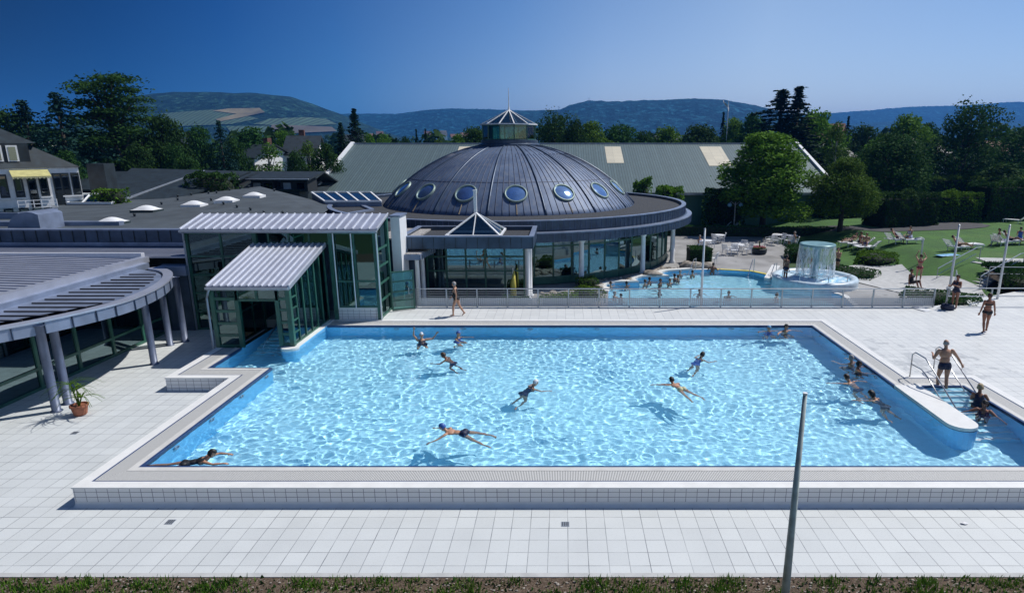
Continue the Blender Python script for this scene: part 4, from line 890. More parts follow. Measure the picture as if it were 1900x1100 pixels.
HD = hill('far_hill', 3400, 1000, [(1300, 250), (1480, 216), (1550, 210), (1610, 206), (1680, 200), (1780, 197), (1850, 191), (1880, 190), (1960, 200), (2100, 210), (2400, 230)], far, 6)
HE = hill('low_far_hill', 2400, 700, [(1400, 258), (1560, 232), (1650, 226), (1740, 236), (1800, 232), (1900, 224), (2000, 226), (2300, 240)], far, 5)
# vineyards: field patches lying on the hillside
def on_hill(px, py, o, Yn, Yf):
    d = ray(px, py); Y = Yn; dg = DEPS.ray_cast if False else None
    org = Vector((0, 0, CAM_H)); ok, loc, nr, _ = o.ray_cast(org, Vector(d).normalized()); return loc if ok else None
def patch(name, pts, mat, kind='structure', lift=1.5):
    P = [on_hill(x, y, HA, 900, 1500) for x, y in pts]
    if any(p is None for p in P): return
    bm = bmesh.new(); f = bm.faces.new([bm.verts.new(p) for p in P]); bmesh.ops.triangulate(bm, faces=[f]); bmesh.ops.subdivide_edges(bm, edges=bm.edges[:], cuts=6, use_grid_fill=True)
    for v in bm.verts:
        d = (v.co-Vector((0, 0, CAM_H))).normalized(); ok, loc, nr, _ = HA.ray_cast(Vector((0, 0, CAM_H)), d)
        if ok: v.co = loc+nr*lift
    me = bpy.data.meshes.new(name); bm.to_mesh(me); bm.free(); tag(link_mesh(name, me, mat), kind=kind)
bpy.context.view_layer.update()
vine = ribbed('vine_rows', (.030, .058, .034), 9.0, 0, .42, .9, 0, 2.0, bump=.5)
bare = plain('bare_field', (.20, .17, .10), .95, var=.4, sc=.02); bare2 = plain('brown_field', (.10, .085, .065), .95, var=.25, sc=.02)
patch('vineyard', [(300, 212), (395, 205), (440, 212), (480, 222), (430, 232), (330, 236), (305, 230)], vine)
patch('bare_field', [(425, 204), (482, 203), (492, 211), (455, 219), (410, 228), (400, 224), (440, 214), (395, 208)], bare, lift=2.5)
patch('vineyard', [(500, 222), (570, 219), (605, 222), (625, 232), (540, 236), (470, 232)], vine)
patch('brown_field', [(505, 234), (570, 236), (615, 238), (625, 246), (540, 250), (500, 244)], bare2, lift=2.5)
patch('vineyard', [(420, 236), (500, 235), (500, 250), (430, 250)], vine)
# ---- trees
def leaf_mesh(name, P, size, rs, mat, flat_=.0, aspect=.6, N=None):
    n = len(P); a = rs.normal(size=(n, 3)); 
    if N is not None: a = a*.75+N*1.0
    a[:, 2] = a[:, 2]*(1-flat_)+flat_*np.sign(a[:, 2]+1e-6)*1.3
    a /= np.linalg.norm(a, axis=1)[:, None]; r = rs.normal(size=(n, 3)); u = np.cross(a, r); u /= np.linalg.norm(u, axis=1)[:, None]; w = np.cross(a, u)
    s = size*(.6+.8*rs.random(n))[:, None]; u = u*s*.5; w = w*s*.5*aspect
    V = np.stack([P-u-w*.5, P+u*.1-w, P+u+w*.2, P-u*.1+w], 1).reshape(-1, 3)
    me = bpy.data.meshes.new(name); me.vertices.add(4*n); me.vertices.foreach_set('co', V.ravel()); me.loops.add(4*n); me.loops.foreach_set('vertex_index', np.arange(4*n, dtype=np.int32))
    me.polygons.add(n); me.polygons.foreach_set('loop_start', np.arange(0, 4*n, 4, dtype=np.int32)); me.update(calc_edges=True); me.validate(); return me
def trunk_mb(h, r, limbs, rs):
    b = MB(); lean = rs.normal(size=2)*h*.02; pts = [Vector((lean[0]*t, lean[1]*t, h*t)) for t in (0, .3, .6, 1)]
    b.tube([Vector((0, 0, -.3))]+pts, [r*1.35, r*1.1, r*.85, r*.62, r*.25], 8)
    for q, k in limbs:
        q = Vector(q); s = pts[1].lerp(pts[2], rs.random()) if q.z < h*.7 else pts[2].lerp(pts[3], rs.random()*.5); m = s.lerp(q, .5)+Vector((0, 0, (q-s).length*.08))
        b.tube([s, m, q], [r*.42, r*.26, r*.07], 5)
    return b
def broad_tree(name, h, w, base, seed, leaf=.4, nl=5000, mat='leaf', lobes=26, shape=1.0, bark='bark', dens=1.0):
    rs = np.random.RandomState(seed); root = bpy.data.objects.new(name, None); COL.objects.link(root); ORG[root] = Vector((0, 0, 0))
    ch = h-base; C = []
    for i in range(lobes):
        t = (i+.5)/lobes; ang = i*2.39996+rs.random()*.6; z = t**.85
        prof = (math.sin(PI*min(1, (z*.80+.16)))**.75)*shape+(1-shape)*(1-z)
        rr = w/2*prof*(.42+.5*rs.random()); C.append((rr*math.cos(ang), rr*math.sin(ang), base+ch*(.10+.80*z)+rs.normal()*.03*ch, w*(.13+.10*rs.random())*(1.05-.3*z)))
    C.append((0, 0, h-w*.14, w*.15)); C = np.array(C); pick = rs.choice(len(C), nl, p=C[:, 3]**2/np.sum(C[:, 3]**2)); d = rs.normal(size=(nl, 3)); d /= np.linalg.norm(d, axis=1)[:, None]
    r = C[pick, 3][:, None]*(.45+.62*rs.random((nl, 1))**.55); d[:, 2] *= .72; P = C[pick, :3]+d*r
    P += rs.normal(size=P.shape)*.03*w*(rs.random((nl, 1)) < .15)
    me = leaf_mesh('crown', P, leaf, rs, M[mat], .25, N=d); link_mesh('crown', me, M[mat], root)
    trunk_mb(h*.82, w*.028+.06, [(c[:3]*1.0, 0) for c in C[::2]], rs).build('trunk', M[bark], root, True); return root
def conifer(name, h, w, base, seed, leaf=.35, nl=5000, mat='pine', tiers=None, gap=.25, curve=1.0):
    rs = np.random.RandomState(seed); root = bpy.data.objects.new(name, None); COL.objects.link(root); ORG[root] = Vector((0, 0, 0)); tiers = tiers or int(h*1.5)
    br = []
    for i in range(tiers):
        t = i/tiers; z = base+(h-base)*t; L = w/2*(1-t)**curve*(.65+.6*rs.random()); k = max(4, int(10*(1-t*.6)))
        for j in range(k):
            a = 2*PI*(j+rs.random()*.7)/k+i; br.append((z, L*(.70+.5*rs.random()), a))
    br = np.array(br); p = br[:, 1]+.12; pick = rs.choice(len(br), nl, p=p/p.sum()); t = rs.random(nl)**.62; L = br[pick, 1]; r = L*t
    drop = -.22*r*t+.06*r; sp_ = (.06+.22*(1-t))*L; z = br[pick, 0]+drop+rs.normal(size=nl)*.03*h/math.sqrt(tiers); a = br[pick, 2]
    P = np.stack([r*np.cos(a)+rs.normal(size=nl)*sp_*.5*-np.sin(a), r*np.sin(a)+rs.normal(size=nl)*sp_*.5*np.cos(a), z], 1); P[:, 2] = np.minimum(P[:, 2], h)
    k = nl//30; P[:k, :2] *= .12; P[:k, 2] = h-(h-base)*.18*rs.random(k)
    me = leaf_mesh('crown', P, leaf, rs, M[mat], .45, .45); link_mesh('crown', me, M[mat], root)
    b = MB(); b.tube([(0, 0, -.3), (0, 0, h*.5), (0, 0, h*.985)], [w*.035+.08, w*.02+.05, .03], 7); b.build('trunk', M['bark'], root, True); return root
def layered_tree(name, h, w, base, seed, leaf=.4, nl=6000, mat='leaf_dk'):
    rs = np.random.RandomState(seed); root = bpy.data.objects.new(name, None); COL.objects.link(root); ORG[root] = Vector((0, 0, 0)); C = []; limbs = []
    for i in range(34):
        t = (i+.5)/34; z = base+(h-base)*t; a = i*2.4; L = w/2*(1.0-.55*t)*(.45+.6*rs.random()); q = np.array((L*math.cos(a), L*math.sin(a), z+L*.12)); limbs.append((q, 0))
        for s_ in (.45, .75, 1.0): C.append((q[0]*s_, q[1]*s_, z+(q[2]-z)*s_, w*.075*(1.2-.35*s_)))
    C = np.array(C); pick = rs.randint(0, len(C), nl); d = rs.normal(size=(nl, 3)); d[:, 2] *= .30; P = C[pick, :3]+d*C[pick, 3][:, None]
    me = leaf_mesh('crown', P, leaf, rs, M[mat], .6); link_mesh('crown', me, M[mat], root)
    trunk_mb(h*.93, w*.03, limbs, rs).build('trunk', M['bark'], root, True); return root
FIRST = {}
def place(proto, px, top, Y, z0=0.0, rz=None, wide=None, **kw):
    """stand a tree at distance Y in column px with its top at image row top; wide = crown width in image columns"""
    o, h0, w0 = proto; p = AY(px, top, Y); h = p.z-z0; sc = h/h0; dep = Y*CT+(CAM_H-p.z)*ST
    sx = sc if wide is None else wide*dep/FOC/w0
    rz = rnd.random()*6.28 if rz is None else rz
    if id(o) not in FIRST:
        FIRST[id(o)] = 1; o.location = (p.x, Y, z0); o.rotation_euler = (0, 0, rz); o.scale = (sx, sx, sc); return tag(o, **kw)
    return clone(o, (p.x, Y, z0), rz, (sx, sx, sc), **kw)
def proto(fn, name, h, w, *a, **k): return (fn(name, h, w, *a, **k), h, w)
GT = 'trees beyond the buildings'
# foreground park trees
T = proto(broad_tree, 'chestnut_tree', 15, 9, 1.6, 5, leaf=.36, nl=22000, mat='leaf', lobes=54, shape=.9); place(T, 1428, 240, 60.5, wide=172, rz=1.0, label='large chestnut tree with bright full crown on the lawn right of the dome', cat='tree')
T = proto(broad_tree, 'park_tree', 10, 8, 1.5, 8, leaf=.24, nl=17000, mat='leaf_lt', lobes=48, shape=.75); place(T, 1573, 288, 55.5, z0=.8, wide=132, rz=.4, label='smaller loose-crowned tree with thin trunk right of the large chestnut', cat='tree')
T = proto(broad_tree, 'maple_tree', 14, 11, 1.2, 12, leaf=.36, nl=15000, mat='leaf_dk', lobes=50); place(T, 1663, 243, 74, wide=152, label='dark round tree behind the clipped hedges', cat='tree')
# right background
C1 = proto(conifer, 'spruce_tree', 22, 7.5, 1, 21, leaf=.40, nl=14000, curve=.85); C2 = proto(conifer, 'fir_tree', 20, 9, 1, 22, leaf=.42, nl=14000, curve=.7)
B1 = proto(broad_tree, 'oak_tree', 16, 13, 1, 31, leaf=.50, nl=9000, mat='leaf_dk', lobes=42); B2 = proto(broad_tree, 'lime_tree', 15, 11, 1, 32, leaf=.48, nl=9000, mat='leaf', lobes=40); B3 = proto(broad_tree, 'ash_tree', 15, 10, .5, 33, leaf=.45, nl=8000, mat='leaf_dk', lobes=34, shape=.7)
B4 = proto(broad_tree, 'willow_tree', 18, 15, .5, 34, leaf=.45, nl=12000, mat='leaf_dk', lobes=60, shape=.95); BI = proto(broad_tree, 'birch_tree', 13, 6, 1.5, 35, leaf=.3, nl=3500, mat='leaf_lt', lobes=24, shape=.6, bark='birch')
place(C1, 1484, 161, 92, wide=190, label='taller of two spruces with ragged tip behind the hall gable', cat='tree'); place(C2, 1452, 167, 94, wide=240, label='dark fir standing left of the taller ragged spruce', cat='tree')
R_ = [(B2, 1516, 200, 98, 92, 'rounded tree directly right of the two tall spruces'), (BI, 1557, 222, 86, 44, 'thin birch before the red-roofed house'), (C2, 1575, 216, 120, 22, 'small narrow cypress on the right skyline'),
 (B1, 1605, 228, 112, 90, 'broad tree left of the domed crown on the right skyline'), (B2, 1690, 209, 100, 86, 'bulky tree above the dark round tree'), (B3, 1728, 224, 104, 52, 'small tree beside the grey-roofed house'),
 (B4, 1806, 187, 84, 124, 'tallest domed willow-like tree at right'), (B1, 1893, 232, 88, 90, 'dark tree cut by the right edge of the view'), (B2, 1640, 250, 108, 80, 'mid-height tree in the gap behind the dark round tree'), (B3, 1862, 300, 74, 90, 'low tree above the right-hand hedge'),
 (B3, 1398, 205, 106, 62, 'tree with rounded top left of the fir pair'), (B2, 1365, 216, 112, 62, 'second rounded tree left of the fir pair'), (C1, 1343, 208, 118, 24, 'slim spruce below the white mark on the hill'), (B1, 1300, 226, 108, 92, 'broad tree above the roof right of the cream panel'),
 (B2, 1238, 232, 112, 70, 'tree above the roof near the grey chimneys'), (B3, 1196, 240, 104, 54, 'low tree above the middle of the hall roof'), (B1, 1150, 226, 102, 92, 'wide tree right of the lantern group'), (B2, 1096, 222, 98, 74, 'tree second right from the dome lantern'),
 (B4, 1030, 206, 96, 92, 'highest tree just right of the dome lantern'), (B3, 1072, 218, 94, 52, 'light-topped tree between the lantern trees'), (B1, 880, 230, 96, 74, 'tree just left of the dome lantern'), (B2, 848, 246, 98, 44, 'low tree left of the lantern tree'),
 (C1, 772, 240, 98, 19, 'left of two small spruces above the hall roof'), (C1, 789, 239, 97, 19, 'right of two small spruces above the hall roof'), (B3, 752, 250, 96, 32, 'pale young tree left of the small spruces'), (C2, 735, 256, 95, 22, 'little dark fir over the left roof ridge'), (BI, 712, 246, 108, 44, 'thin tree right of the tall cypress'), (B2, 812, 258, 100, 30, 'low shrubby tree right of the small spruces'),
 (B1, 1540, 262, 96, 60, 'dark tree in front of the red-roofed house'), (B2, 1470, 262, 88, 70, 'dark undergrowth tree below the spruces')]
for pr_, px, top, Y, wd, lb in R_: place(pr_, px, top, Y, wide=wd*(1.75 if pr_[0].name.split('_')[0] in ('spruce', 'fir', 'cypress', 'blue') else 1.32), label=lb, cat='tree', group=GT)
# left background; darker leaf colours partly stand in for left-edge vignetting
L1 = proto(layered_tree, 'cedar_tree', 20, 15, 1.5, 41, leaf=.40, nl=15000, mat='leaf_dk'); L2 = proto(conifer, 'blue_spruce', 19, 12, 1, 42, leaf=.45, nl=11000, mat='leaf_bl', curve=.65)
CY = proto(conifer, 'cypress_tree', 14, 3.6, .4, 43, leaf=.30, nl=11000, curve=.55, tiers=70)
L_ = [(L1, 196, 142, 74, 185, 'tall airy tree with layered branches at upper left'), (L2, 102, 172, 68, 120, 'wide blue-green spruce behind the villa'), (L2, 40, 186, 76, 110, 'dark broad conifer above the villa roof'), (B1, 8, 196, 82, 90, 'dark tree cut by the left edge of the view'), (B1, 296, 206, 76, 84, 'dark tree right of the tall layered tree'),
 (B1, 160, 232, 80, 110, 'dark tree in front below the layered branches'), (B1, 364, 228, 92, 58, 'rounded tree before the vineyard slope'), (L2, 405, 224, 78, 50, 'black-green broad conifer left of the birch'), (B3, 462, 232, 96, 76, 'bushy tree below the bare field'), (BI, 497, 262, 76, 60, 'white-stemmed birch above the long slate roof'),
 (B2, 522, 240, 104, 40, 'tree left of the dark-roofed house'), (BI, 570, 258, 74, 44, 'birch with hanging branches before the dark-roofed house'), (B3, 603, 262, 72, 56, 'dark bushy tree left of the green hall gable'), (CY, 631, 228, 84, 30, 'shorter of two dark cypresses'), (CY, 656, 202, 86, 36, 'tallest pointed cypress left of the hall roof'), (B2, 684, 246, 102, 34, 'light green tree right of the tall cypress'),
 (B1, 430, 252, 80, 46, 'dark tree beside the black-green conifer'), (B1, 250, 262, 70, 60, 'dark low tree between the white houses'), (B1, 345, 285, 68, 60, 'leafy tree just above the long slate roof'), (B1, 545, 275, 70, 40, 'small dark tree behind the slate roof end'), (B3, 120, 275, 62, 60, 'dark tree behind the villa chimney'), (B1, 70, 225, 84, 90, 'dark tree filling the gap behind the wide spruce'), (B1, 225, 240, 86, 90, 'dark tree below the right side of the layered crown'), (B3, 385, 262, 84, 50, 'small tree beside the rounded tree before the vineyard'), (B1, 320, 262, 74, 56, 'dark tree just left of the white flat-fronted house')]
for pr_, px, top, Y, wd, lb in L_: place(pr_, px, top, Y, wide=wd*(1.75 if pr_[0].name.split('_')[0] in ('spruce', 'fir', 'cypress', 'blue') else 1.32), label=lb, cat='tree', group=GT)
# trees scattered over the far valley, seen as one wood
rs = np.random.RandomState(77); Pts = []; Ns = []
for k in range(420):
    Y = 130+rs.random()**1.5*700; px = -60+rs.random()*2050; x = (px-PX)*Y/FOC; w_ = 5+rs.random()*5; h_ = 6+rs.random()*(7 if Y < 400 else 11)
    m_ = 170 if Y < 300 else 90; d = rs.normal(size=(m_, 3)); d /= np.linalg.norm(d, axis=1)[:, None]; Ns.append(d); Pts.append(np.array([x, Y, h_*.6])+d*np.array([w_*.55, w_*.55, h_*.42])*(.8+.3*rs.random((m_, 1))))
link_ = link_mesh('far_wood', leaf_mesh('far_wood', np.concatenate(Pts), 2.0, rs, None, .1, .8, N=np.concatenate(Ns)), M['leaf_dk']); tag(link_, kind='stuff')
# hedges and shrubs
def hedge(name, x0, y0, x1, y1, h, seed, label, mat='leaf_dk', leaf=.16, dens=70, z0=0, round_=.25, top_wave=.12, group=None):
    rs = np.random.RandomState(seed); L = math.hypot(x1-x0, y1-y0); th = None; w = round_
    cx, cy = (x0+x1)/2, (y0+y1)/2; ang = math.atan2(y1-y0, x1-x0); hw = name[1]/2; nm = name[0]
    n = int(dens*(L*hw*2+2*L*h+hw*4*h)); f = rs.random(n); u = (rs.random(n)-.5)*L; v = (rs.random(n)-.5)*2*hw; z = rs.random(n)*h; s = rs.random(n)
    m = s < .42; z[m] = h*(1-.1*rs.random(m.sum())); m2 = (s >= .42) & (s < .86); v[m2] = hw*np.sign(v[m2])*(1-.12*rs.random(m2.sum())); m3 = s >= .86; u[m3] = L/2*np.sign(u[m3])*(1-.05*rs.random(m3.sum()))
    k = np.array([noise.noise(Vector((a*.8+seed, b_*.8, c*.8))) for a, b_, c in zip(u, v, z)]); e = 1-round_*np.clip((z/h-.6)/.4, 0, 1)**2; v = v*(e+k*.25); u = u*(1-(1-e)*hw/L)+k*.2; z = z*(1+k*top_wave*1.6)
    P = np.stack([u*math.cos(ang)-v*math.sin(ang), u*math.sin(ang)+v*math.cos(ang), z], 1)
    root = thing(nm, label, 'hedge' if 'hedge' in nm else 'shrub', (cx, cy, z0), group); link_mesh('foliage', leaf_mesh('foliage', P, leaf, rs, None, .2), M[mat], root)
    b = MB(); b.ell((0, 0, h*.45), (L*.48, hw*.86, h*.50), 14, 8, Matrix.Rotation(ang, 3, 'Z')) if L < 2.6*hw*2 and nm == 'shrub' else b.prism([(L*.49*a*math.cos(ang)-hw*.8*c*math.sin(ang), L*.49*a*math.sin(ang)+hw*.8*c*math.cos(ang)) for a, c in ((-1, -1), (1, -1), (1, 1), (-1, 1))], 0, h*.88)
    b.build('inner_branches', M['hedge_core'], root, org=(0, 0, 0)); return root
M['hedge_core'] = plain('inner_twigs', (.012, .022, .008), .95)  # solid core of hedges and shrubs; near-black colour stands in for inner shade
def hrow(w, a, c, h, seed, label, mat='leaf_dk', leaf=.2, dens=110, back=0):
    p, q = ground_at(*a), ground_at(*c); k = Vector((q.y-p.y, p.x-q.x, 0)).normalized()*-(w/2+back); hedge(('tall_hedge', w), p.x+k.x, p.y+k.y, q.x+k.x, q.y+k.y, h, seed, label, mat, leaf=leaf, dens=dens, z0=.9)
hrow(3.0, (1642, 424), (1742, 419), 3.0, 1, 'clipped hedge block standing before the dark round tree', 'leaf_dk')
hrow(3.0, (1750, 413), (1822, 412), 2.8, 2, 'middle hedge block with rounded leafy top left of the dark hedge', 'leaf')
hrow(3.4, (1832, 412), (2040, 406), 3.8, 3, 'long dark hedge reaching the right edge behind the lawn', 'leaf_dk', .24, 75)
hedge(('tall_hedge', 3.0), 45, 79, 76, 77, 3.6, 4, 'farther light-topped hedge above the dark hedge', 'leaf', leaf=.3, dens=30, z0=.9)
hedge(('shrub', 1.8), 27.6, 36.6, 34.5, 35.3, .5, 16, 'planted strip between the stairs and the upper path', 'leaf_dk', leaf=.12, dens=110, z0=.75)
hedge(('low_hedge', .9), 9.6, 58.6, 26.5, 57.0, 1.0, 5, 'long low dark hedge at the back of the terrace', leaf=.15, dens=80)
hedge(('box_hedge', 1.6), 9.0, 43.9, 10.6, 43.9, 1.25, 6, 'square clipped hedge block at the end of the domed hall', 'leaf_dk', leaf=.09, dens=330, round_=.05, top_wave=.02)
hedge(('shrub', 2.6), 9.3, 62.5, 12.0, 62.5, 4.2, 7, 'leafy bush against the green hall wall beside the dome', 'leaf', leaf=.25, dens=48)
hedge(('shrub', 2.2), 7.2, 64.3, 9.0, 64.3, 4.9, 8, 'light bush peeping over the ring roof right of the dome', 'leaf_lt', leaf=.25, dens=48)
hedge(('shrub', 2.6), 14.5, 63.5, 18.5, 63.5, 4.0, 9, 'dark bush left of the chestnut before the hall', 'leaf_dk', leaf=.25, dens=46)
hedge(('shrub', 3.0), 26.5, 64.2, 32.5, 66.4, 4.2, 10, 'bushes under the loose-crowned tree', 'leaf_dk', leaf=.25, dens=40)
hedge(('shrub', 1.4), 17.3, 44.2, 17.9, 47.4, .9, 11, 'dark ground shrubs right of the fountain', 'leaf_dk', leaf=.12, dens=150)
hedge(('shrub', 2.6), 17.8, 41.0, 20.2, 38.8, .45, 12, 'low shrubs between fountain terrace and pale path', 'leaf_dk', leaf=.12, dens=110)
hedge(('shrub', 3.0), 23.5, 45.2, 22.0, 42.6, .8, 13, 'ivy mound beside the shower post', 'leaf', leaf=.14, dens=90)
hedge(('shrub', 2.4), 19.0, 33.6, 22.2, 31.4, .55, 14, 'low bush strip behind the right end of the railing', 'leaf_dk', leaf=.12, dens=130)
hedge(('shrub', 3.4), 26.6, 33.4, 36, 32.2, .6, 15, 'dark planted bank below the right-hand stairs', 'leaf_dk', leaf=.14, dens=70, z0=.8)
hedge(('shrub', 2.4), 28.5, 35.0, 42, 34.2, .5, 25, 'dark groundcover on the slope above the garden railing', 'leaf_dk', leaf=.13, dens=80, z0=.9)
hedge(('shrub', 1.5), 25.3, 33.0, 27.0, 36.0, .6, 26, 'dense low shrubs at the foot of the garden stairs', 'leaf_dk', leaf=.12, dens=150, z0=.55)
hedge(('shrub', 1.6), -34.6, 46.0, -32.6, 46.0, 1.2, 17, 'potted greenery on the roof terrace beside the villa', 'leaf', leaf=.2, dens=70, z0=4.0)
hedge(('shrub', 3.0), -32.2, 54.0, -28.6, 54.0, 2.6, 18, 'dark bush before the slate roof right of the villa', 'leaf_dk', leaf=.25, dens=45, z0=3.4)
hedge(('shrub', 1.0), -1.2, 31.3, .8, 31.6, .7, 19, 'low juniper behind the railing near the pavilion', 'leaf', leaf=.1, dens=160)
hedge(('shrub', 1.2), .6, 33.2, 1.9, 32.0, .75, 20, 'spreading evergreen beside the corner of the leisure pool', 'leaf', leaf=.1, dens=160)
hedge(('shrub', 1.0), -3.4, 31.6, -1.8, 31.6, .55, 21, 'small bush below the pavilion columns', 'leaf_dk', leaf=.1, dens=160)
hedge(('shrub', 1.0), .8, 36.2, 2.0, 36.5, .6, 22, 'bright low bush at the foot of a white column', 'leaf_lt', leaf=.1, dens=170)
hedge(('shrub', .9), 19.3, 30.4, 20.8, 30.3, .7, 24, 'dark bush at the end of the perforated railing', 'leaf_dk', leaf=.1, dens=150)
def tufts(name, region, n, h, mat, seed, w=.03, zf=lambda x, y: 0, clump=True, lean=.5):
    rs = np.random.RandomState(seed); x0, y0, x1, y1 = region; C = rs.random((max(1, n//60), 2)); vs = []; fs = []
    for i in range(n):
        if clump: c = C[rs.randint(len(C))]; x = x0+(x1-x0)*c[0]+rs.normal()*.13; y = y0+(y1-y0)*c[1]+rs.normal()*.10
        else: x = x0+(x1-x0)*rs.random(); y = y0+(y1-y0)*rs.random()
        if not (x0 <= x <= x1 and y0 <= y <= y1): continue
        a = rs.random()*6.28; H_ = h*(.4+.9*rs.random()); d = Vector((math.cos(a), math.sin(a), 0)); s = Vector((-d.y, d.x, 0))*w*(.5+rs.random()); p = Vector((x, y, zf(x, y))); l = d*H_*lean*rs.random()
        k = len(vs); vs += [p-s, p+s, p+s*.6+l*.4+Vector((0, 0, H_*.6)), p+l+Vector((0, 0, H_))]; fs.append((k, k+1, k+2, k+3))
    me = bpy.data.meshes.new(name); me.from_pydata(vs, [], fs); me.update(); return tag(link_mesh(name, me, M[mat]), kind='stuff')
pz = lambda x, y: .03+.05*noise.noise(Vector((x, y, 3))*.8)
tufts('grass', (-14, 8.8, 14, 10.44), 17000, .10, 'leaf', 1, .012, pz)
tufts('grass', (-14, 8.8, 14, 10.44), 5000, .13, 'leaf', 2, .010, pz)
tufts('weeds', (-14, 8.8, 14, 10.44), 5000, .06, 'leaf_dk', 3, .03, pz, clump=False)
rs = np.random.RandomState(5); b = MB()
for i in range(2200):
    x, y = -13+26*rs.random(), 9.2+1.25*rs.random(); r = .008+.02*rs.random()**2; b.ell((x, y, pz(x, y)+r*.3), (r*1.5, r, r*.6), 5, 3)
tag(b.build('pebbles', M['rock'], None), kind='stuff')
tufts('bed_plants', (25.8, 30.1, 45.5, 37.4), 42000, .32, 'leaf_dk', 6, .06, lambda x, y: .5*ss((x-24)/2)+.55*ss((y-33)/4)+.05, clump=False)
tufts('bed_plants', (22.3, 17.0, 32, 26.4), 9000, .22, 'leaf', 7, .035, lambda x, y: .5)
for o in list(COL.objects)[-1:]:                      # keep the plants inside the triangular bed
    me = o.data; bm = bmesh.new(); bm.from_mesh(me); bmesh.ops.delete(bm, geom=[f for f in bm.faces if not inside(f.calc_center_median().x, f.calc_center_median().y, [(22.1, 23.3), (40, 16.9), (40, 27), (21.9, 26.3)])], context='FACES'); bm.to_mesh(me); bm.free()
# stones along the rotunda
rs = np.random.RandomState(9); b = MB(); rim_pts = [POOL2[i] for i in range(len(POOL2)) if POOL2[i][0] < 9.5 and POOL2[i][1] > 33]
for i in range(1500):
    t = rs.random()*(len(rim_pts)-1); k = int(t); f = t-k; p = Vector(rim_pts[k]).lerp(Vector(rim_pts[k+1]), f); c = Vector((DC[0], DC[1])); d = (Vector((p.x, p.y))-c); Rr = d.length; d.normalize()
    if Rr < 13.2: continue
    q = c+d*(12.9+(Rr-.5-12.9)*rs.random()); r = .05+.10*rs.random()**2; b.ell((q.x, q.y, r*.4), (r*1.3, r, r*.8), 6, 4, nz=.4)
for i in range(420):
    x, y = -1.4+3.6*rs.random(), 31.0+3.6*rs.random(); r = .05+.14*rs.random()**2.5
    if x > 2.0 or (x-DC[0])**2+(y-DC[1])**2 < 175: continue
    b.ell((x, y, r*.4), (r*1.4, r, r*.8), 6, 4, nz=.4)
tag(b.build('garden_stones', M['rock'], None, True), kind='stuff')
for i, (x, y, r, lb) in enumerate([(5.8, 39.5, .5, 'flat grey boulder on the scalloped pool rim'), (8.9, 42.3, .65, 'large pale boulder behind the far end of the pool'), (10.0, 42.4, .5, 'smaller boulder next to the large pale one'), (.3, 31.2, .35, 'pale boulder behind the railing near the pavilion columns')]):
    b = MB(); b.ell((x, y, r*.25), (r*1.3, r*.8, r*.5), 14, 9, nz=.5); tag(b.build('boulder', M['rock'], None, True, org=(x, y, 0)), lb, 'boulder')
# ---- houses among the trees
def house(px, py_eave, py_ridge, Y, wpx, d, wallm, roofm, label, rz=0.0, nwin=3, floors=1, chim=True, hip=False):
    e = AY(px, py_eave, Y); rr = AY(px, py_ridge, Y+d/2); w = wpx*(Y*CT)/FOC; root = thing('house', label, 'house', (e.x, Y, 0)); root.rotation_euler = (0, 0, rz); ze = e.z; zr = max(rr.z, ze+1)
    b = MB(); b.v = []; x0, x1 = -w/2, w/2; o = ORG[root]; sh_ = lambda L: [(p[0]+o.x, p[1]+o.y, p[2]) for p in L]
    vs = [(x0, 0, 0), (x1, 0, 0), (x1, d, 0), (x0, d, 0), (x0, 0, ze), (x1, 0, ze), (x1, d, ze), (x0, d, ze), (x0, d/2, zr-.1), (x1, d/2, zr-.1)]
    b.add(sh_(vs), [(0, 1, 5, 4), (2, 3, 7, 6), (1, 2, 6, 9, 5), (3, 0, 4, 8, 7)]); b.build('wall', M[wallm], root)
    b = MB(); e_ = .5; s = (zr-ze)/(d/2)*e_; k = w*.25 if hip else 0
    b.slab(sh_([(x0-e_, -e_, ze-s), (x1+e_, -e_, ze-s), (x1+e_-k, d/2, zr), (x0-e_+k, d/2, zr)]), .2); b.slab(sh_([(x0-e_+k, d/2, zr), (x1+e_-k, d/2, zr), (x1+e_, d+e_, ze-s), (x0-e_, d+e_, ze-s)]), .2); rf = b.build('roof', M[roofm], root)
    for f in range(floors):
        for i in range(nwin):
            xx = x0+w*(i+.5)/nwin; zc = ze-1.5-2.7*f; q = sh_([(xx-.5, -.06, zc-.6), (xx+.5, .0, zc+.7)]); b = MB(); b.box(*q[0], *q[1]); wi = b.build('window', M['dark'], root)
            q = sh_([(xx-.6, -.12, zc-.72), (xx+.6, .0, zc-.6)]); b = MB(); b.box(*q[0], *q[1]); b.build('sill', M['white'], wi)
    if chim: q = sh_([(x0+w*.3, d*.55, zr-1.2), (x0+w*.3+.8, d*.55+.8, zr+.9)]); b = MB(); b.box(*q[0], *q[1]); b.build('chimney', M['red_roof'], rf)
    return root
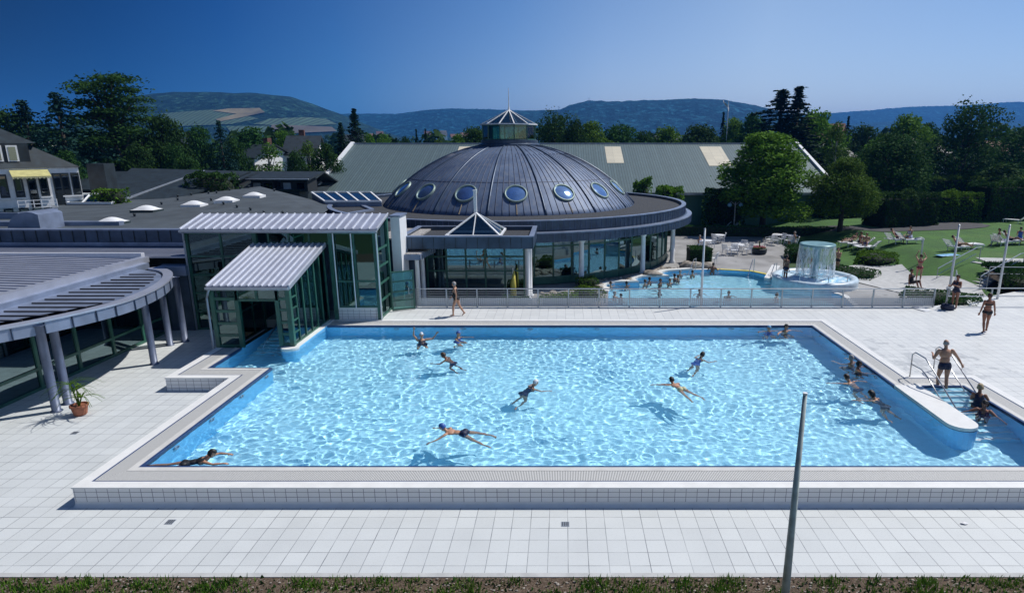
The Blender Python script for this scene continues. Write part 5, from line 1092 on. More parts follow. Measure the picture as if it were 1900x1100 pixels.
for a in [(238, 280, 262, 92, 46, 8, 'render', 'slate', 'white house half hidden between dark trees at left', .5, 3, 2), (352, 268, 256, 100, 30, 7, 'render', 'slate', 'white flat-fronted house left of the black-green conifer', .5, 2, 2),
          (556, 283, 252, 96, 52, 9, 'render', 'slate', 'steep dark-roofed house with pale chimney left of the cypresses', .2, 3, 1), (455, 290, 268, 90, 40, 8, 'render', 'slate', 'grey-roofed house behind the birch', -.3, 2, 1),
          (1522, 262, 230, 108, 60, 10, 'cream_wall', 'red_roof', 'red-brown roofed house right of the spruces', -.5, 3, 1), (1566, 288, 266, 100, 44, 8, 'render', 'slate', 'white house with dark roof above the loose-crowned tree', .3, 3, 1),
          (1735, 282, 252, 100, 70, 10, 'render', 'slate', 'large grey-roofed house left of the willow-like tree', .3, 4, 2), (1885, 282, 262, 130, 60, 9, 'cream_wall', 'red_roof', 'distant house at the right edge behind trees', .2, 3, 1),
          (1243, 262, 252, 150, 40, 9, 'cream_wall', 'slate', 'small roof with chimneys peeping above the hall ridge', 0, 3, 1), (655, 262, 250, 150, 34, 9, 'cream_wall', 'slate', 'distant house behind the tall cypress', .2, 2, 1), (50, 262, 248, 110, 40, 8, 'render', 'slate', 'house hidden behind the dark conifers at left', .4, 2, 1)]:
    house(*a)
rs = np.random.RandomState(4)
for i in range(16):
    px = 650+rs.random()*330; Y = 700+rs.random()*500; house(px, 255-(Y-700)*.012, 249-(Y-700)*.014, Y, 13000/Y, 10, 'render', 'red_roof' if i % 2 else 'slate', 'tiny distant valley house far behind the hall roof', rs.random(), 2, 1, False)['group'] = 'distant valley houses'
for px, top, Y, lb in ((1093, 181, 1750, 'thin radio mast on the skyline, left of the other mast'), (1037, 196, 1750, 'thin radio mast on the skyline near the lantern')):
    p = AY(px, top, Y); b = MB(); b.tube([(p.x, Y, p.z-50), (p.x, Y, p.z)], [.9, .35], 5); 
    for k in (.2, .45, .7): b.bar((p.x-3, Y, p.z-22*k), (p.x+3, Y, p.z-22*k), .7)
    tag(b.build('radio_mast', M['galv'], None, org=(p.x, Y, p.z-50)), lb, 'mast')
fl = thing('waving_flag', 'white flag blowing from a pole above the right background trees', 'flag', tuple(AY(1350, 206, 110))); p = AY(1351, 206, 110); t = AY(1343, 188, 110)
b = MB(); b.tube([(p.x, 110, 0), (p.x, 110, t.z)], [.09, .05], 6); b.build('pole', M['white'], fl)
b = MB(); vs = []; 
for i in range(9):
    for j in range(3): u = i/8; vs.append((t.x+.0+1.1*u-.1, 110+.25*math.sin(u*7), t.z-1.6*u-.1+.6*(j/2)*(.6+.4*u)))
b.add(vs, [(i*3+j, i*3+3+j, i*3+4+j, i*3+1+j) for i in range(8) for j in range(2)]); b.build('flag_cloth', M['white'], fl, True)
# ================================================================ railings, poles, fountain, furniture
def perforated():
    m = NT('perforated_sheet'); x = m.xyz(); ds = []
    for a in (0, 2):
        fr = m.ma('FRACT', m.ma('DIVIDE', x[a], .105 if a == 0 else .098)); ds.append(m.ma('SUBTRACT', fr, .5))
    hole = m.ma('LESS_THAN', m.ma('ADD', m.ma('MULTIPLY', ds[0], ds[0]), m.ma('MULTIPLY', ds[1], ds[1])), .052)
    m.fin((.50, .53, .56), .45, .35); tr = m.n('BsdfTransparent'); mx = m.n('MixShader'); m.l(hole, mx.inputs[0]); m.l(m.p.outputs[0], mx.inputs[1]); m.l(tr.outputs[0], mx.inputs[2]); m.l(mx.outputs[0], m.out.inputs[0]); return m.mat
M['perf'] = perforated()
fe = thing('pool_railing', 'long steel railing with perforated lower panels between deck and leisure pool', 'railing', (5, 29.7, .486))
x = -7.35; n = 17; dx = (18.45-x)/n; Yf = 29.68
for i in range(n+1):
    xx = x+dx*i; b = MB(); b.box(xx-.03, Yf-.03, .40, xx+.03, Yf+.03, 1.40); b.build('post', M['rail'], fe)
for i in range(n):
    b = MB(); b.box(x+dx*i+.045, Yf-.006, .56, x+dx*(i+1)-.045, Yf+.006, .95); b.build('perforated_panel', M['perf'], fe)
for z, r in ((1.42, .034), (1.28, .012), (1.17, .012), (1.06, .012), (.975, .016), (.54, .016)): b = MB(); b.tube([(x, Yf+.001*z, z), (x+dx*n, Yf+.001*z, z)], r, 6); b.build('rail', M['rail'], fe)
fe2 = thing('garden_railing', 'plain two-bar railing continuing along the planted bank at right', 'railing', (28, 29.9, .5))
for i in range(10): xx = 19.2+2.2*i; b = MB(); b.box(xx-.03, 29.82, .4, xx+.03, 29.88, 1.4); b.build('post', M['rail'], fe2)
for z in (1.41, 1.0): b = MB(); b.tube([(19.2, 29.85, z), (40, 29.85, z)], .03, 6); b.build('rail', M['rail'], fe2)
for i, (x0, y0, x1, y1, lb) in enumerate([(20.3, 30.6, 23.6, 36.2, 'handrail of the ramp behind the railing'), (24.6, 34.8, 44, 33.9, 'long low rail in front of the dark planted bank')]):
    t = thing('bank_railing', lb, 'railing', (x0, y0, 0)); zf = lambda x, y: lawn_h(x, y) if i == 0 else .5+.3*ss((y-33)/4)
    for j in range(5): p = Vector((x0, y0, 0)).lerp(Vector((x1, y1, 0)), j/4); b = MB(); b.tube([(p.x, p.y, 0), (p.x, p.y, zf(p.x, p.y)+.9)], .025, 6); b.build('post', M['rail'], t)
    for h in (.9, .5): b = MB(); b.tube([(x0, y0, zf(x0, y0)+h), (x1, y1, zf(x1, y1)+h)], .028, 6); b.build('rail', M['rail'], t)
# stairs up to the lawn
st = thing('garden_stairs', 'flight of pale steps with grey risers climbing right to the upper lawn', 'stairs', (25, 37, 0)); sx0, sx1, N = 23.7, 27.4, 9
A, D = Vector((23.9, 36.4, 0)), Vector((27.2, 38.0, 1.05)); wv = Vector((.55, -1.12, 0))
for i in range(N):
    p = A.lerp(D, i/N); q = A.lerp(D, (i+1)/N); z = 1.05*(i+1)/N; b = MB(); b.prism([(p.x-wv.x, p.y-wv.y), (p.x+wv.x, p.y+wv.y), (q.x+wv.x, q.y+wv.y), (q.x-wv.x, q.y-wv.y)], -.1, z); b.build('step', M['concrete'], st)
for s_ in (-1, 1):
    b = MB(); p, q = A+wv*s_*1.04, D+wv*s_*1.04; b.bar((p.x, p.y, -.08), (q.x, q.y, .92), .14, .34); b.build('side_cheek', M['zinc_dk'], st)
    b = MB(); b.tube([(p.x, p.y, 0), (p.x, p.y, .9), (q.x, q.y, 1.95), (q.x+.4, q.y+.2, 1.95), (q.x+.4, q.y+.2, 1.0)], .028, 6); b.tube([(p.x, p.y, .5), (q.x, q.y, 1.55)], .02, 6); b.build('handrail', M['rail'], st)
# flagpoles
for px, py, Y, z0, lb in ((1308, 425, 29.95, .40, 'bare white flagpole rising before the leisure pool'), (1780, 418, 31.4, .3, 'bare white flagpole left of the other in front of the stairs'), (1874, 418, 31.4, .3, 'bare white flagpole at the far right over the planted bank')):
    t = AY(px, py, Y); b = MB(); b.tube([(t.x, Y, z0), (t.x, Y, z0+1.8), (t.x, Y, t.z)], [.065, .058, .045], 10); fp = thing('flagpole', lb, 'flagpole', (t.x, Y, z0), 'bare flagpoles'); b.build('pole', M['white'], fp, True)
    b = MB(); b.lathe((t.x, Y, t.z), [(.05, -.01), (.05, .02), (0.001, .05)], 10); b.build('cap', M['galv'], fp)
t = AY(1494, 730, 9.5); fp = thing('flagpole', 'tall bare grey pole rising in the near foreground in front of the pool wall', 'flagpole', (t.x, 9.5, 0), 'bare flagpoles')
b = MB(); b.tube([(t.x, 9.5, -.2), (t.x, 9.5, 1.6), (t.x, 9.5, t.z)], [.078, .064, .034], 16); b.build('pole', plain('weathered_pole', (.50, .56, .53), .4, 0, var=.2, sc=5), fp, True); b = MB(); b.lathe((t.x, 9.5, t.z), [(.038, -.02), (.038, .015), (0.001, .02)], 14); b.build('cap', M['white'], fp)
# mushroom fountain
FC = tuple(G(1511, 517, .3)); FC = (FC[0], FC[1], 0)
fo = thing('mushroom_fountain', 'round white basin with a mushroom fountain pouring a curtain of water', 'fountain', FC)
b = MB(); b.lathe(FC, [(2.50, -1.2), (2.50, .28), (2.52, .40), (2.44, .50), (2.28, .52), (2.12, .48), (2.05, .36), (2.05, .05), (.0, .05)], 56); b.build('basin', M['fount'] if 'fount' in M else plain('white_blue_basin', (.60, .72, .80), .35), fo, True)
b = MB(); b.lathe(FC, [(.26, .05), (.20, .5), (.20, 2.15), (.55, 2.32), (.98, 2.36), (1.06, 2.42), (1.02, 2.50), (.85, 2.44), (0.001, 2.40)], 40); b.build('mushroom', plain('blue_green_steel', (.20, .36, .38), .35, .2), fo, True)
m = NT('falling_water'); ang = m.n('TexCoord').outputs['Object']; nz = m.noise(9, 4, m.scale(ang, (1, 1, .16)), .7); nz2 = m.noise(22, 3, m.scale(ang, (1, 1, .10)), .7)
a = m.ma('MULTIPLY', m.ramp(nz, [(.42, .10), (.52, 1.0)]), m.ramp(nz2, [(.38, .12), (.56, 1.0)])); m.fin((.88, .94, 1), .25); m.p.inputs['Transmission Weight'].default_value = .35; m.set(m.p.inputs['Alpha'], m.ma('MULTIPLY', a, 1.0, clamp=True)); M['fall'] = m.mat
b = MB(); vs = []; sg = 72
for j in range(9):
    for i in range(sg): r = 1.05+.05*j/8+.02*math.sin(i*5.3)*(j+1)/2; aa = 2*PI*i/sg; vs.append((FC[0]+r*math.cos(aa), FC[1]+r*math.sin(aa), 2.44-(2.44-.34)*(j/8)**1.1))
b.add(vs, [(j*sg+i, j*sg+(i+1) % sg, (j+1)*sg+(i+1) % sg, (j+1)*sg+i) for j in range(8) for i in range(sg)]); b.build('water_curtain', M['fall'], fo, True)
m = NT('foaming_water'); f = m.noise(3.5, 6, rough=.7); m.fin(m.mix(m.ramp(f, [(.38, 0.0), (.58, 1.0)]), (.16, .48, .72), (.80, .90, .95)), .25); m.bump(f, .05, .8); M['foam'] = m.mat
b = MB(); b.lathe(FC, [(2.06, .33), (1.5, .34), (1.25, .42), (1.08, .52), (.9, .42), (.6, .36), (.01, .34)], 48); b.build('basin_water', M['foam'], fo, True)
b = MB(); pts = [(FC[0]+2.3*math.cos(R(a)), FC[1]+2.3*math.sin(R(a)), .92) for a in range(195, 310, 8)]; b.tube(pts, .025, 6)
for k in (0, 4, 9, 13): b.tube([(pts[k][0], pts[k][1], .5), pts[k]], .022, 6)
b.build('grab_rail', M['steel'], fo)
b = MB()
b.lathe((FC[0]-1.5, FC[1]-3.4, .0), [(.0, .05)], 4) if False else None
# plastic chairs, tables and loungers
def chair():
    r = thing('garden_chair', 'x', 'chair'); b = MB(); b.prism([(-.25, -.24), (.25, -.24), (.23, .24), (-.23, .24)], .41, .45); b.build('seat', M['white_plastic'], r)
    b = MB(); n_ = 8
    for k in range(n_+1): x_ = -.24+.48*k/n_; y_ = -.24-.05*math.cos(x_*6); b.bar((x_, y_, .45), (x_*1.02, y_-.12, .88-.5*x_*x_), .035, .02)
    b.bar((-.25, -.35, .86), (.25, -.35, .86), .05, .03); b.bar((-.25, -.30, .66), (.25, -.30, .66), .04, .02); b.build('backrest', M['white_plastic'], r)
    for s_ in (-1, 1):
        b = MB(); b.tube([(s_*.27, -.30, .66), (s_*.29, 0, .66), (s_*.28, .22, .63), (s_*.26, .22, .45)], .025, 5); b.build('armrest', M['white_plastic'], r)
        for y_ in (-.22, .22): b = MB(); b.tube([(s_*.22, y_, .43), (s_*.26, y_*1.15, 0)], [.03, .022], 5); b.build('leg', M['white_plastic'], r)
    return r
def table():
    r = thing('garden_table', 'x', 'table'); b = MB(); b.lathe((0, 0, 0), [(.0, .70), (.50, .70), (.52, .72), (.50, .74), (.0, .745)], 24); b.build('tabletop', M['white_plastic'], r)
    for k in range(4): a = PI/4+k*PI/2; b = MB(); b.tube([(.30*math.cos(a), .30*math.sin(a), .71), (.38*math.cos(a), .38*math.sin(a), 0)], [.03, .022], 6); b.build('leg', M['white_plastic'], r)
    return r
def lounger():
    r = thing('sun_lounger', 'x', 'lounger'); b = MB()
    for k in range(11): b.box(-.30, -.55+.125*k, .34, .30, -.45+.125*k, .37)
    b.build('slatted_bed', M['white_plastic'], r); b = MB()
    for s_ in (-1, 1): b.bar((s_*.32, -.6, .32), (s_*.32, .85, .32), .05, .07)
    b.build('frame', M['white_plastic'], r); b = MB()
    for k in range(6): t_ = .08+k*.12; b.bar((-.29, -.60-t_*.72, .37+t_*.72), (.29, -.60-t_*.72, .37+t_*.72), .09, .03)
    b.bar((-.30, -.58, .36), (-.30, -1.1, .88), .04); b.bar((.30, -.58, .36), (.30, -1.1, .88), .04); b.build('backrest', M['white_plastic'], r)
    for s_ in (-1, 1):
        for y_ in (-.5, .75): b = MB(); b.tube([(s_*.30, y_, .32), (s_*.31, y_, 0)], .028, 5); b.build('leg', M['white_plastic'], r)
    return r
ch0, tb0, lo0 = chair(), table(), lounger(); used = set()
def put(src, x, y, rz, label, group, z=0):
    if src not in used: used.add(src); src.location = (x, y, z); src.rotation_euler = (0, 0, rz); return tag(src, label, None, group)
    return clone(src, (x, y, z), rz, label=label, group=group)
GC, GTb, GL = 'white plastic chairs on the terrace', 'white plastic tables on the terrace', 'sun loungers on the lawn'
for px, py, rz, lb in [(1348, 473, -.9, 'white chair left of the sunlit table'), (1362, 474, 2.9, 'white chair before the sunlit table'), (1386, 472, 1.9, 'white chair right of the sunlit table'), (1378, 466, 2.6, 'white chair behind the sunlit table'),
        (1297, 466, 0.4, 'chair on which the elderly guest sits'), (1318, 460, 1.8, 'shaded chair right of the elderly guest'), (1328, 452, -1.0, 'shaded chair by the farther table'), (1338, 450, 1.4, 'second shaded chair by the farther table'), (1427, 453, .7, 'shaded chair under the chestnut, leftmost'), (1438, 455, -.6, 'shaded chair under the chestnut, middle'), (1449, 452, 2.0, 'shaded chair under the chestnut, rightmost'), (1462, 455, .2, 'shaded chair left of the fountain'), (1473, 458, 1.2, 'shaded chair just behind the fountain'), (1322, 490, 1.0, 'lone chair at the far pool edge beside the clipped hedge')]:
    g = G(px, py); put(ch0, g.x, g.y, rz, lb, GC)
for px, py, lb in [(1368, 470, 'sunlit white round table on the terrace'), (1309, 462, 'table beside the elderly guest'), (1333, 451, 'farther shaded table left of the trunk'), (1443, 450, 'shaded table under the chestnut'), (1468, 452, 'shaded table behind the fountain')]:
    g = G(px, py); put(tb0, g.x, g.y, 0, lb, GTb)
for px, py, rz, lb, z in [(1664, 452, -1.2, 'lounger with a reclining guest in the middle of the lawn', 0), (1688, 452, -1.45, 'lounger on which the guest in flowered dress sits', 0), (1775, 466, -1.3, 'lounger with sunbather left of the pole', .9), (1800, 462, -1.5, 'lounger with towels right of the sunbather', .9), (1852, 456, -.9, 'lounger with a reclining guest in the right-hand group', .9), (1868, 455, -1.4, 'crowded lounger in the middle of the right-hand group', .9), (1888, 453, -1.8, 'lounger at the right edge of the lawn', .9), (1575, 457, 1.5, 'shaded lounger under the small tree, left', 0), (1592, 460, 1.2, 'shaded lounger under the small tree, middle', 0), (1604, 465, .6, 'lounger at the lawn edge with white towel', 0),
        (1335, 427, 1.3, 'lounger on the lawn strip behind the low hedge', 0), (1347, 430, 1.5, 'second lounger on the strip behind the low hedge', 0), (1880, 414, .6, 'lone lounger before the dark hedge at far right', .9)]:
    g = ground_at(px, py); put(lo0, g.x, g.y, rz, lb, GL, g.z)
def towel(x, y, z, rz, L, W, mat, label, drop=.0):
    b = MB(); n_ = 10; vs = []
    for j in range(n_+1):
        for i in range(6): u, v = (i/5-.5)*W, (j/n_-.5)*L; c, s = math.cos(rz), math.sin(rz); zz_ = z+.03*noise.noise(Vector((u*5+x, v*5, 1)))+.02; vs.append((x+u*c-v*s, y+u*s+v*c, zz_))
    b.add(vs, [(j*6+i, j*6+i+1, (j+1)*6+i+1, (j+1)*6+i) for j in range(n_) for i in range(5)]); o = b.build('towel', M[mat], None, True, org=(x, y, z)); md = o.modifiers.new('s', 'SOLIDIFY'); md.thickness = .02; return tag(o, label, 'towel')
for px, py, z, m_, lb in [(1660, 450, .42, 'cloth_wh', 'white towel on the middle-lawn lounger'), (1800, 460, 1.38, 'cloth_wh', 'crumpled towels on the lounger right of the sunbather'), (1870, 452, 1.38, 'cloth_bl', 'blue patterned towel in the right-hand group'), (1889, 452, 1.38, 'cloth_wh', 'white towel on the lounger at the right edge'), (1604, 464, .42, 'cloth_wh', 'white towel at the shaded lawn edge'), (1757, 474, .98, 'cap_lb', 'pale blue mat lying on the grass')]:
    g = ground_at(px, py+(2 if m_ != 'cap_lb' else 0)); towel(g.x, g.y, g.z+(.38 if m_ != 'cap_lb' else .02), -1.3, 1.6, .7, m_, lb)
# shower, lamp, pots, drains
g = ground_at(1707, 489); sw = thing('shower_post', 'curved white outdoor shower post with hooked head', 'shower', (g.x, g.y, 0))
b = MB(); b.tube([(g.x, g.y, 0), (g.x, g.y, g.z+1.55), (g.x+.02, g.y, g.z+1.68), (g.x-.12, g.y, g.z+1.75), (g.x-.5, g.y, g.z+1.72)], .05, 8); b.build('pipe', M['white'], sw, True); b = MB(); b.lathe((g.x-.52, g.y, g.z+1.66), [(.11, 0), (.05, .08)], 12); b.build('shower_head', M['steel'], sw)
g = G(1361, 432, 0); lm = thing('street_lamp', 'twin-headed lamp post beneath the trees behind the terrace', 'lamp', (g.x, g.y, 0)); b = MB(); b.tube([(g.x, g.y, 0), (g.x, g.y, 3.0)], [.08, .05], 8); b.build('pole', M['galv'], lm); 
for s_ in (-1, 1): b = MB(); b.tube([(g.x, g.y, 2.7), (g.x+s_*.4, g.y, 3.05), (g.x+s_*.55, g.y, 2.9)], .03, 6); b.build('arm', M['galv'], lm); b = MB(); b.ell((g.x+s_*.55, g.y, 2.72), (.22, .22, .2), 12, 8); b.build('lamp_shade', M['cap_lb'], lm, True)
def palm(x, y, s, label, seed, pot=True, z0=0):
    rs = np.random.RandomState(seed); t = thing('potted_palm', label, 'potted plant', (x, y, z0)); b = MB()
    b.lathe((x, y, z0), [(.0, 0), (.15*s, 0), (.19*s, .04*s), (.24*s, .30*s), (.27*s, .31*s), (.27*s, .37*s), (.235*s, .37*s), (.22*s, .32*s), (0.001, .31*s)], 20); b.build('pot', M['terracotta'], t)
    b = MB()
    for k in range(3):
        a0 = k*2.1; st_ = Vector((x, y, z0+.3*s)); tp = st_+Vector((math.cos(a0)*.12, math.sin(a0)*.12, .30+.25*k))*s; b.tube([st_, tp], [.03*s, .02*s], 5)
        for j in range(24):
            a = rs.random()*6.28; L = (.42+.55*rs.random())*s; pts = [tp+Vector((math.cos(a)*L*u, math.sin(a)*L*u, L*(.75*u-.85*u*u))) for u in (0, .25, .5, .75, 1)]
            for i in range(4): w = .018*s*(1-i/5); d = Vector((-math.sin(a), math.cos(a), 0)); b.add([pts[i]-d*w, pts[i]+d*w, pts[i+1]+d*w*.8, pts[i+1]-d*w*.8], [(0, 1, 2, 3)])
    b.build('fronds', M['leaf'], t); return t
g = G(150, 769); palm(g.x, g.y, .95, 'palm in a terracotta pot beside the paired blue columns', 3)
g = G(1408, 471); t = thing('flower_planter', 'round dark planter of pink flowers in front of the chestnut', 'planter', (g.x, g.y, 0)); b = MB(); b.lathe((g.x, g.y, 0), [(.50, 0), (.58, .12), (.60, .42), (.52, .45), (.0, .40)], 18); b.build('pot', M['slate'], t)
b = MB(); rs = np.random.RandomState(2)
for k in range(90): a, r = rs.random()*6.28, .5*rs.random()**.5; b.ell((g.x+r*math.cos(a), g.y+r*math.sin(a), .50+.12*rs.random()), (.05, .05, .04), 5, 3)
b.build('blossoms', plain('pink_flowers', (.55, .12, .16), .7, var=.5, sc=6), t); b = MB(); b.ell((g.x, g.y, .46), (.52, .52, .12), 14, 6, nz=.5); b.tube([(g.x, g.y, .5), (g.x, g.y, 1.0)], .05, 5); b.build('foliage', M['leaf'], t)
for px, py, lb, zz_ in ((316, 968, 'square drain cover left in the front paving', 0), (1049, 972, 'square drain cover in the middle of the front paving', 0), (139, 803, 'square drain cover on the left deck near the palm', 0)):
    g = G(px, py); t = thing('drain_cover', lb, 'drain', (g.x, g.y, 0)); b = MB(); b.box(g.x-.09, g.y-.09, .001, g.x+.09, g.y+.09, .008); b.build('grid_plate', M['galv'], t); b = MB()
    for i in range(4): b.box(g.x-.07+.04*i, g.y-.07, .008, g.x-.055+.04*i, g.y+.07, .011)
    b.build('slots', M['dark'], t)
g = G(1788, 971); b = MB(); rs = np.random.RandomState(3); b.ell((g.x, g.y, .02), (.09, .05, .02), 8, 4, nz=.9); tag(b.build('litter', M['cap_white'], None, org=(g.x, g.y, 0)), 'scrap of white litter on the front paving at right', 'litter')
g = G(960, 553, 0); b = MB(); t = thing('closed_parasol', 'folded yellow parasol beside the pavilion columns', 'parasol', (-2.75, 32.6, 0)); b.tube([(-2.75, 32.6, 0), (-2.75, 32.6, 1.9)], .025, 6); b.build('pole', M['white'], t); b = MB(); b.tube([(-2.75, 32.6, .35), (-2.75, 32.6, 1.1), (-2.68, 32.6, 1.75)], [.17, .15, .03], 9); b.build('furled_canopy', M['yellow'], t, True)
t = thing('beach_bag', 'slumped dark beach bag lying at the end of the perforated railing', 'bag', (18.9, 29.2, .486)); b = MB(); b.ell((18.9, 29.2, .62), (.34, .2, .17), 16, 10, nz=.5); b.build('body', M['suit_navy'], t, True)
b = MB(); b.tube([(18.7, 29.15, .7), (18.75, 29.1, .92), (18.95, 29.1, .95), (19.05, 29.15, .72)], .015, 6); b.build('handle', M['suit_black'], t)
for x, y, rz, m_, lb in ((17.6, 29.25, .3, 'cloth_wh', 'white towel dropped on the deck before the railing'), (14.3, 21.6, 1.2, 'cap_lb', 'pale blue towel on the right deck behind the pool steps')):
    if x < 15: continue
    towel(x, y, .488, rz, .9, .5, m_, lb)
# handrails of the pool steps
for x, y0, lb in ((12.08, 20.15, 'left steel handrail of the pool steps by the white pier'), (13.25, 20.75, 'right steel handrail of the pool steps held by bathers')):
    t = thing('step_handrail', lb, 'handrail', (x, y0, RZ)); b = MB(); b.tube([(x, y0, .45), (x, y0+.02, 1.30), (x, y0-.15, 1.42), (x, y0-.75, 1.42), (x, y0-1.0, 1.30), (x, y0-3.1, .20), (x, y0-3.2, -.2)], .024, 8); b.build('top_rail', M['steel'], t, True)
    b = MB(); b.tube([(x, y0+.01, .95), (x, y0-.6, .98), (x, y0-1.0, .85), (x, y0-2.5, .06), (x, y0-2.5, -.3)], .02, 8); b.build('lower_rail', M['steel'], t, True)
# ================================================================ people
def cap_mesh(bm_parts, p0, r0, p1, r1, seg=10):
    """closed tapered capsule"""
    p0, p1 = Vector(p0), Vector(p1); d = p1-p0; L = d.length
    if L < 1e-6: return
    d /= L; a = d.orthogonal().normalized(); c = d.cross(a); rows = []
    for k in range(4): t = PI/2*k/4; rows.append((p0-d*r0*math.cos(t), r0*math.sin(t)))
    rows.append((p0, r0)); rows.append((p1, r1))
    for k in range(3, -1, -1): t = PI/2*k/4; rows.append((p1+d*r1*math.cos(t), r1*math.sin(t)))
    b = MB(); vs = []
    for c0_, r in rows: vs += [c0_+(a*math.cos(2*PI*k/seg)+c*math.sin(2*PI*k/seg))*max(r, 1e-4) for k in range(seg)]
    n = len(rows); bm_parts.add(vs, [(i*seg+k, i*seg+(k+1) % seg, (i+1)*seg+(k+1) % seg, (i+1)*seg+k) for i in range(n-1) for k in range(seg)]+[tuple(range(seg-1, -1, -1)), tuple(range((n-1)*seg, n*seg))])
def person(label, pos, yaw, tor=(0, 0, 1), chest=(0, 1, 0), arms=None, legs=None, head=None, face=None, H=1.68, fem=False, skin='skin', hair='hair_dk', hstyle='short', suit='trunks', smat='suit_navy', vox=.016, ground=None, fat=1.0, group=None, feet=None, extra=None):
    s = H/1.68; cy, sy = math.cos(yaw), math.sin(yaw); Rt, Fw, Up = Vector((sy, -cy, 0)), Vector((cy, sy, 0)), Vector((0, 0, 1))
    W = lambda v: (Rt*v[0]+Fw*v[1]+Up*v[2])
    T = W(tor).normalized(); C = W(chest); C = (C-T*C.dot(T)).normalized(); X = C.cross(T)      # X: the figure's right
    X = -X if X.dot(Rt) < 0 and abs(X.dot(Rt)) > .2 else X
    pel = Vector((0, 0, 0)); wst = pel+T*.17*s; chs = pel+T*.36*s+C*.012; nk = pel+T*.50*s-C*.01; J = {}
    sw = (.165 if fem else .195)*s; hw = (.095 if fem else .088)*s
    sh = [nk-T*.045*s-X*sw, nk-T*.045*s+X*sw]; hp = [pel-X*hw-T*.02, pel+X*hw-T*.02]
    arms = arms or [((-.12, .02, -1), (-.05, .15, -1)), ((.12, .02, -1), (.05, .15, -1))]
    legs = legs or [((-.04, .02, -1), (0, -.02, -1)), ((.04, .02, -1), (0, -.02, -1))]
    hd = W(head).normalized() if head else (T*.9+Up*.25+C*.1).normalized(); hc = nk+hd*.185*s+C*.012
    fc = W(face) if face else C; fc = (fc-hd*fc.dot(hd)).normalized(); ex = fc.cross(hd).normalized()
    b = MB(); seg = []
    def cap(p0, r0, p1, r1, tg): cap_mesh(b, p0, r0*s, p1, r1*s); seg.append((tg, Vector(p0), Vector(p1), r0*s, r1*s))
    def ell(c, r, ax, n1=16, n2=10): b.ell(c, tuple(q*s for q in r), n1, n2, Matrix(ax).transposed())
    A3 = (X, C, T)
    ell(pel+T*.02*s, (.165*fat if fem else .150*fat, .115*fat, .13), A3); ell(wst, (.125*fat*(1 if not fem else .95), .098*fat, .15), A3); ell(chs, (.150*fat if fem else .172*fat, .108*fat, .17), A3); ell(nk-T*.055*s, (.145 if fem else .175, .062, .055), A3)
    if fat > 1.05: ell(pel+T*.12*s+C*.06*s, (.13*fat, .10*fat, .13), A3)
    if fem:
        for q in (-1, 1): ell(pel+T*.335*s+C*.095*s+X*q*.075*s, (.065, .06, .065), A3)
    for q in (-1, 1): ell(pel-T*.04*s-C*.055*s+X*q*.07*s, (.085, .085, .09), A3)
    cap(nk-T*.04*s, .058, nk+hd*.09*s, .050, 'neck')
    ell(hc+hd*.015*s, (.073, .092, .105), (ex, fc, hd), 18, 14); ell(hc-hd*.055*s+fc*.028*s, (.052, .055, .062), (ex, fc, hd)); cap(hc+fc*.088*s-hd*.0*s, .010, hc+fc*.106*s-hd*.028*s, .014, 'head')
    for q in (-1, 1): ell(hc+ex*q*.075*s-fc*.005*s-hd*.01*s, (.012, .020, .032), (ex, fc, hd), 8, 6); ell(hc+ex*q*.03*s+fc*.080*s+hd*.018*s, (.02, .012, .010), (ex, fc, hd), 8, 6)
    seg.append(('head', hc-hd*.03*s, hc+hd*.03*s, .09*s, .09*s)); seg.append(('torso', pel, nk-T*.08*s, .15*s, .16*s))
    fa = .93 if fem else 1.04
    for q in (0, 1):
        u, f = W(arms[q][0]).normalized(), W(arms[q][1]).normalized(); el = sh[q]+u*.285*s; wr = el+f*.245*s
        cap(sh[q], .058*fa, sh[q]+u*.14*s, .050*fa, 'arm'); cap(sh[q]+u*.12*s, .050*fa, el, .037*fa, 'arm'); cap(el, .037*fa, el+f*.09*s, .040*fa, 'arm'); cap(el+f*.09*s, .040*fa, wr, .026*fa, 'arm')
        hdv = W(arms[q][2]).normalized() if len(arms[q]) > 2 else (f*.95+C*.1-Up*.05).normalized(); side = hdv.cross(C); side = side.normalized() if side.length > .2 else hdv.orthogonal().normalized(); nrm = side.cross(hdv)
        cap(wr, .026, wr+hdv*.085*s, .030, 'hand'); pc = wr+hdv*.05*s; cap(pc-side*.018*s, .021, pc+side*.018*s+hdv*.03*s, .020, 'hand')
        sg = -1 if q else 1
        for k, (o_, L) in enumerate(((-.030, .062), (-.010, .075), (.011, .070), (.031, .055))):
            k0 = wr+hdv*.088*s+side*o_*s; k1 = k0+(hdv+nrm*.25+side*o_*3).normalized()*L*.5*s; k2 = k1+(hdv+nrm*.7).normalized()*L*.5*s; cap(k0, .0105, k1, .0095, 'hand'); cap(k1, .0095, k2, .008, 'hand')
        t0 = wr+hdv*.03*s-side*.028*s*sg; t1 = t0+(hdv*.6-side*sg*.8+nrm*.3).normalized()*.035*s; cap(t0, .013, t1, .011, 'hand'); cap(t1, .011, t1+(hdv-side*sg*.25+nrm*.3).normalized()*.03*s, .009, 'hand')
    anks = []
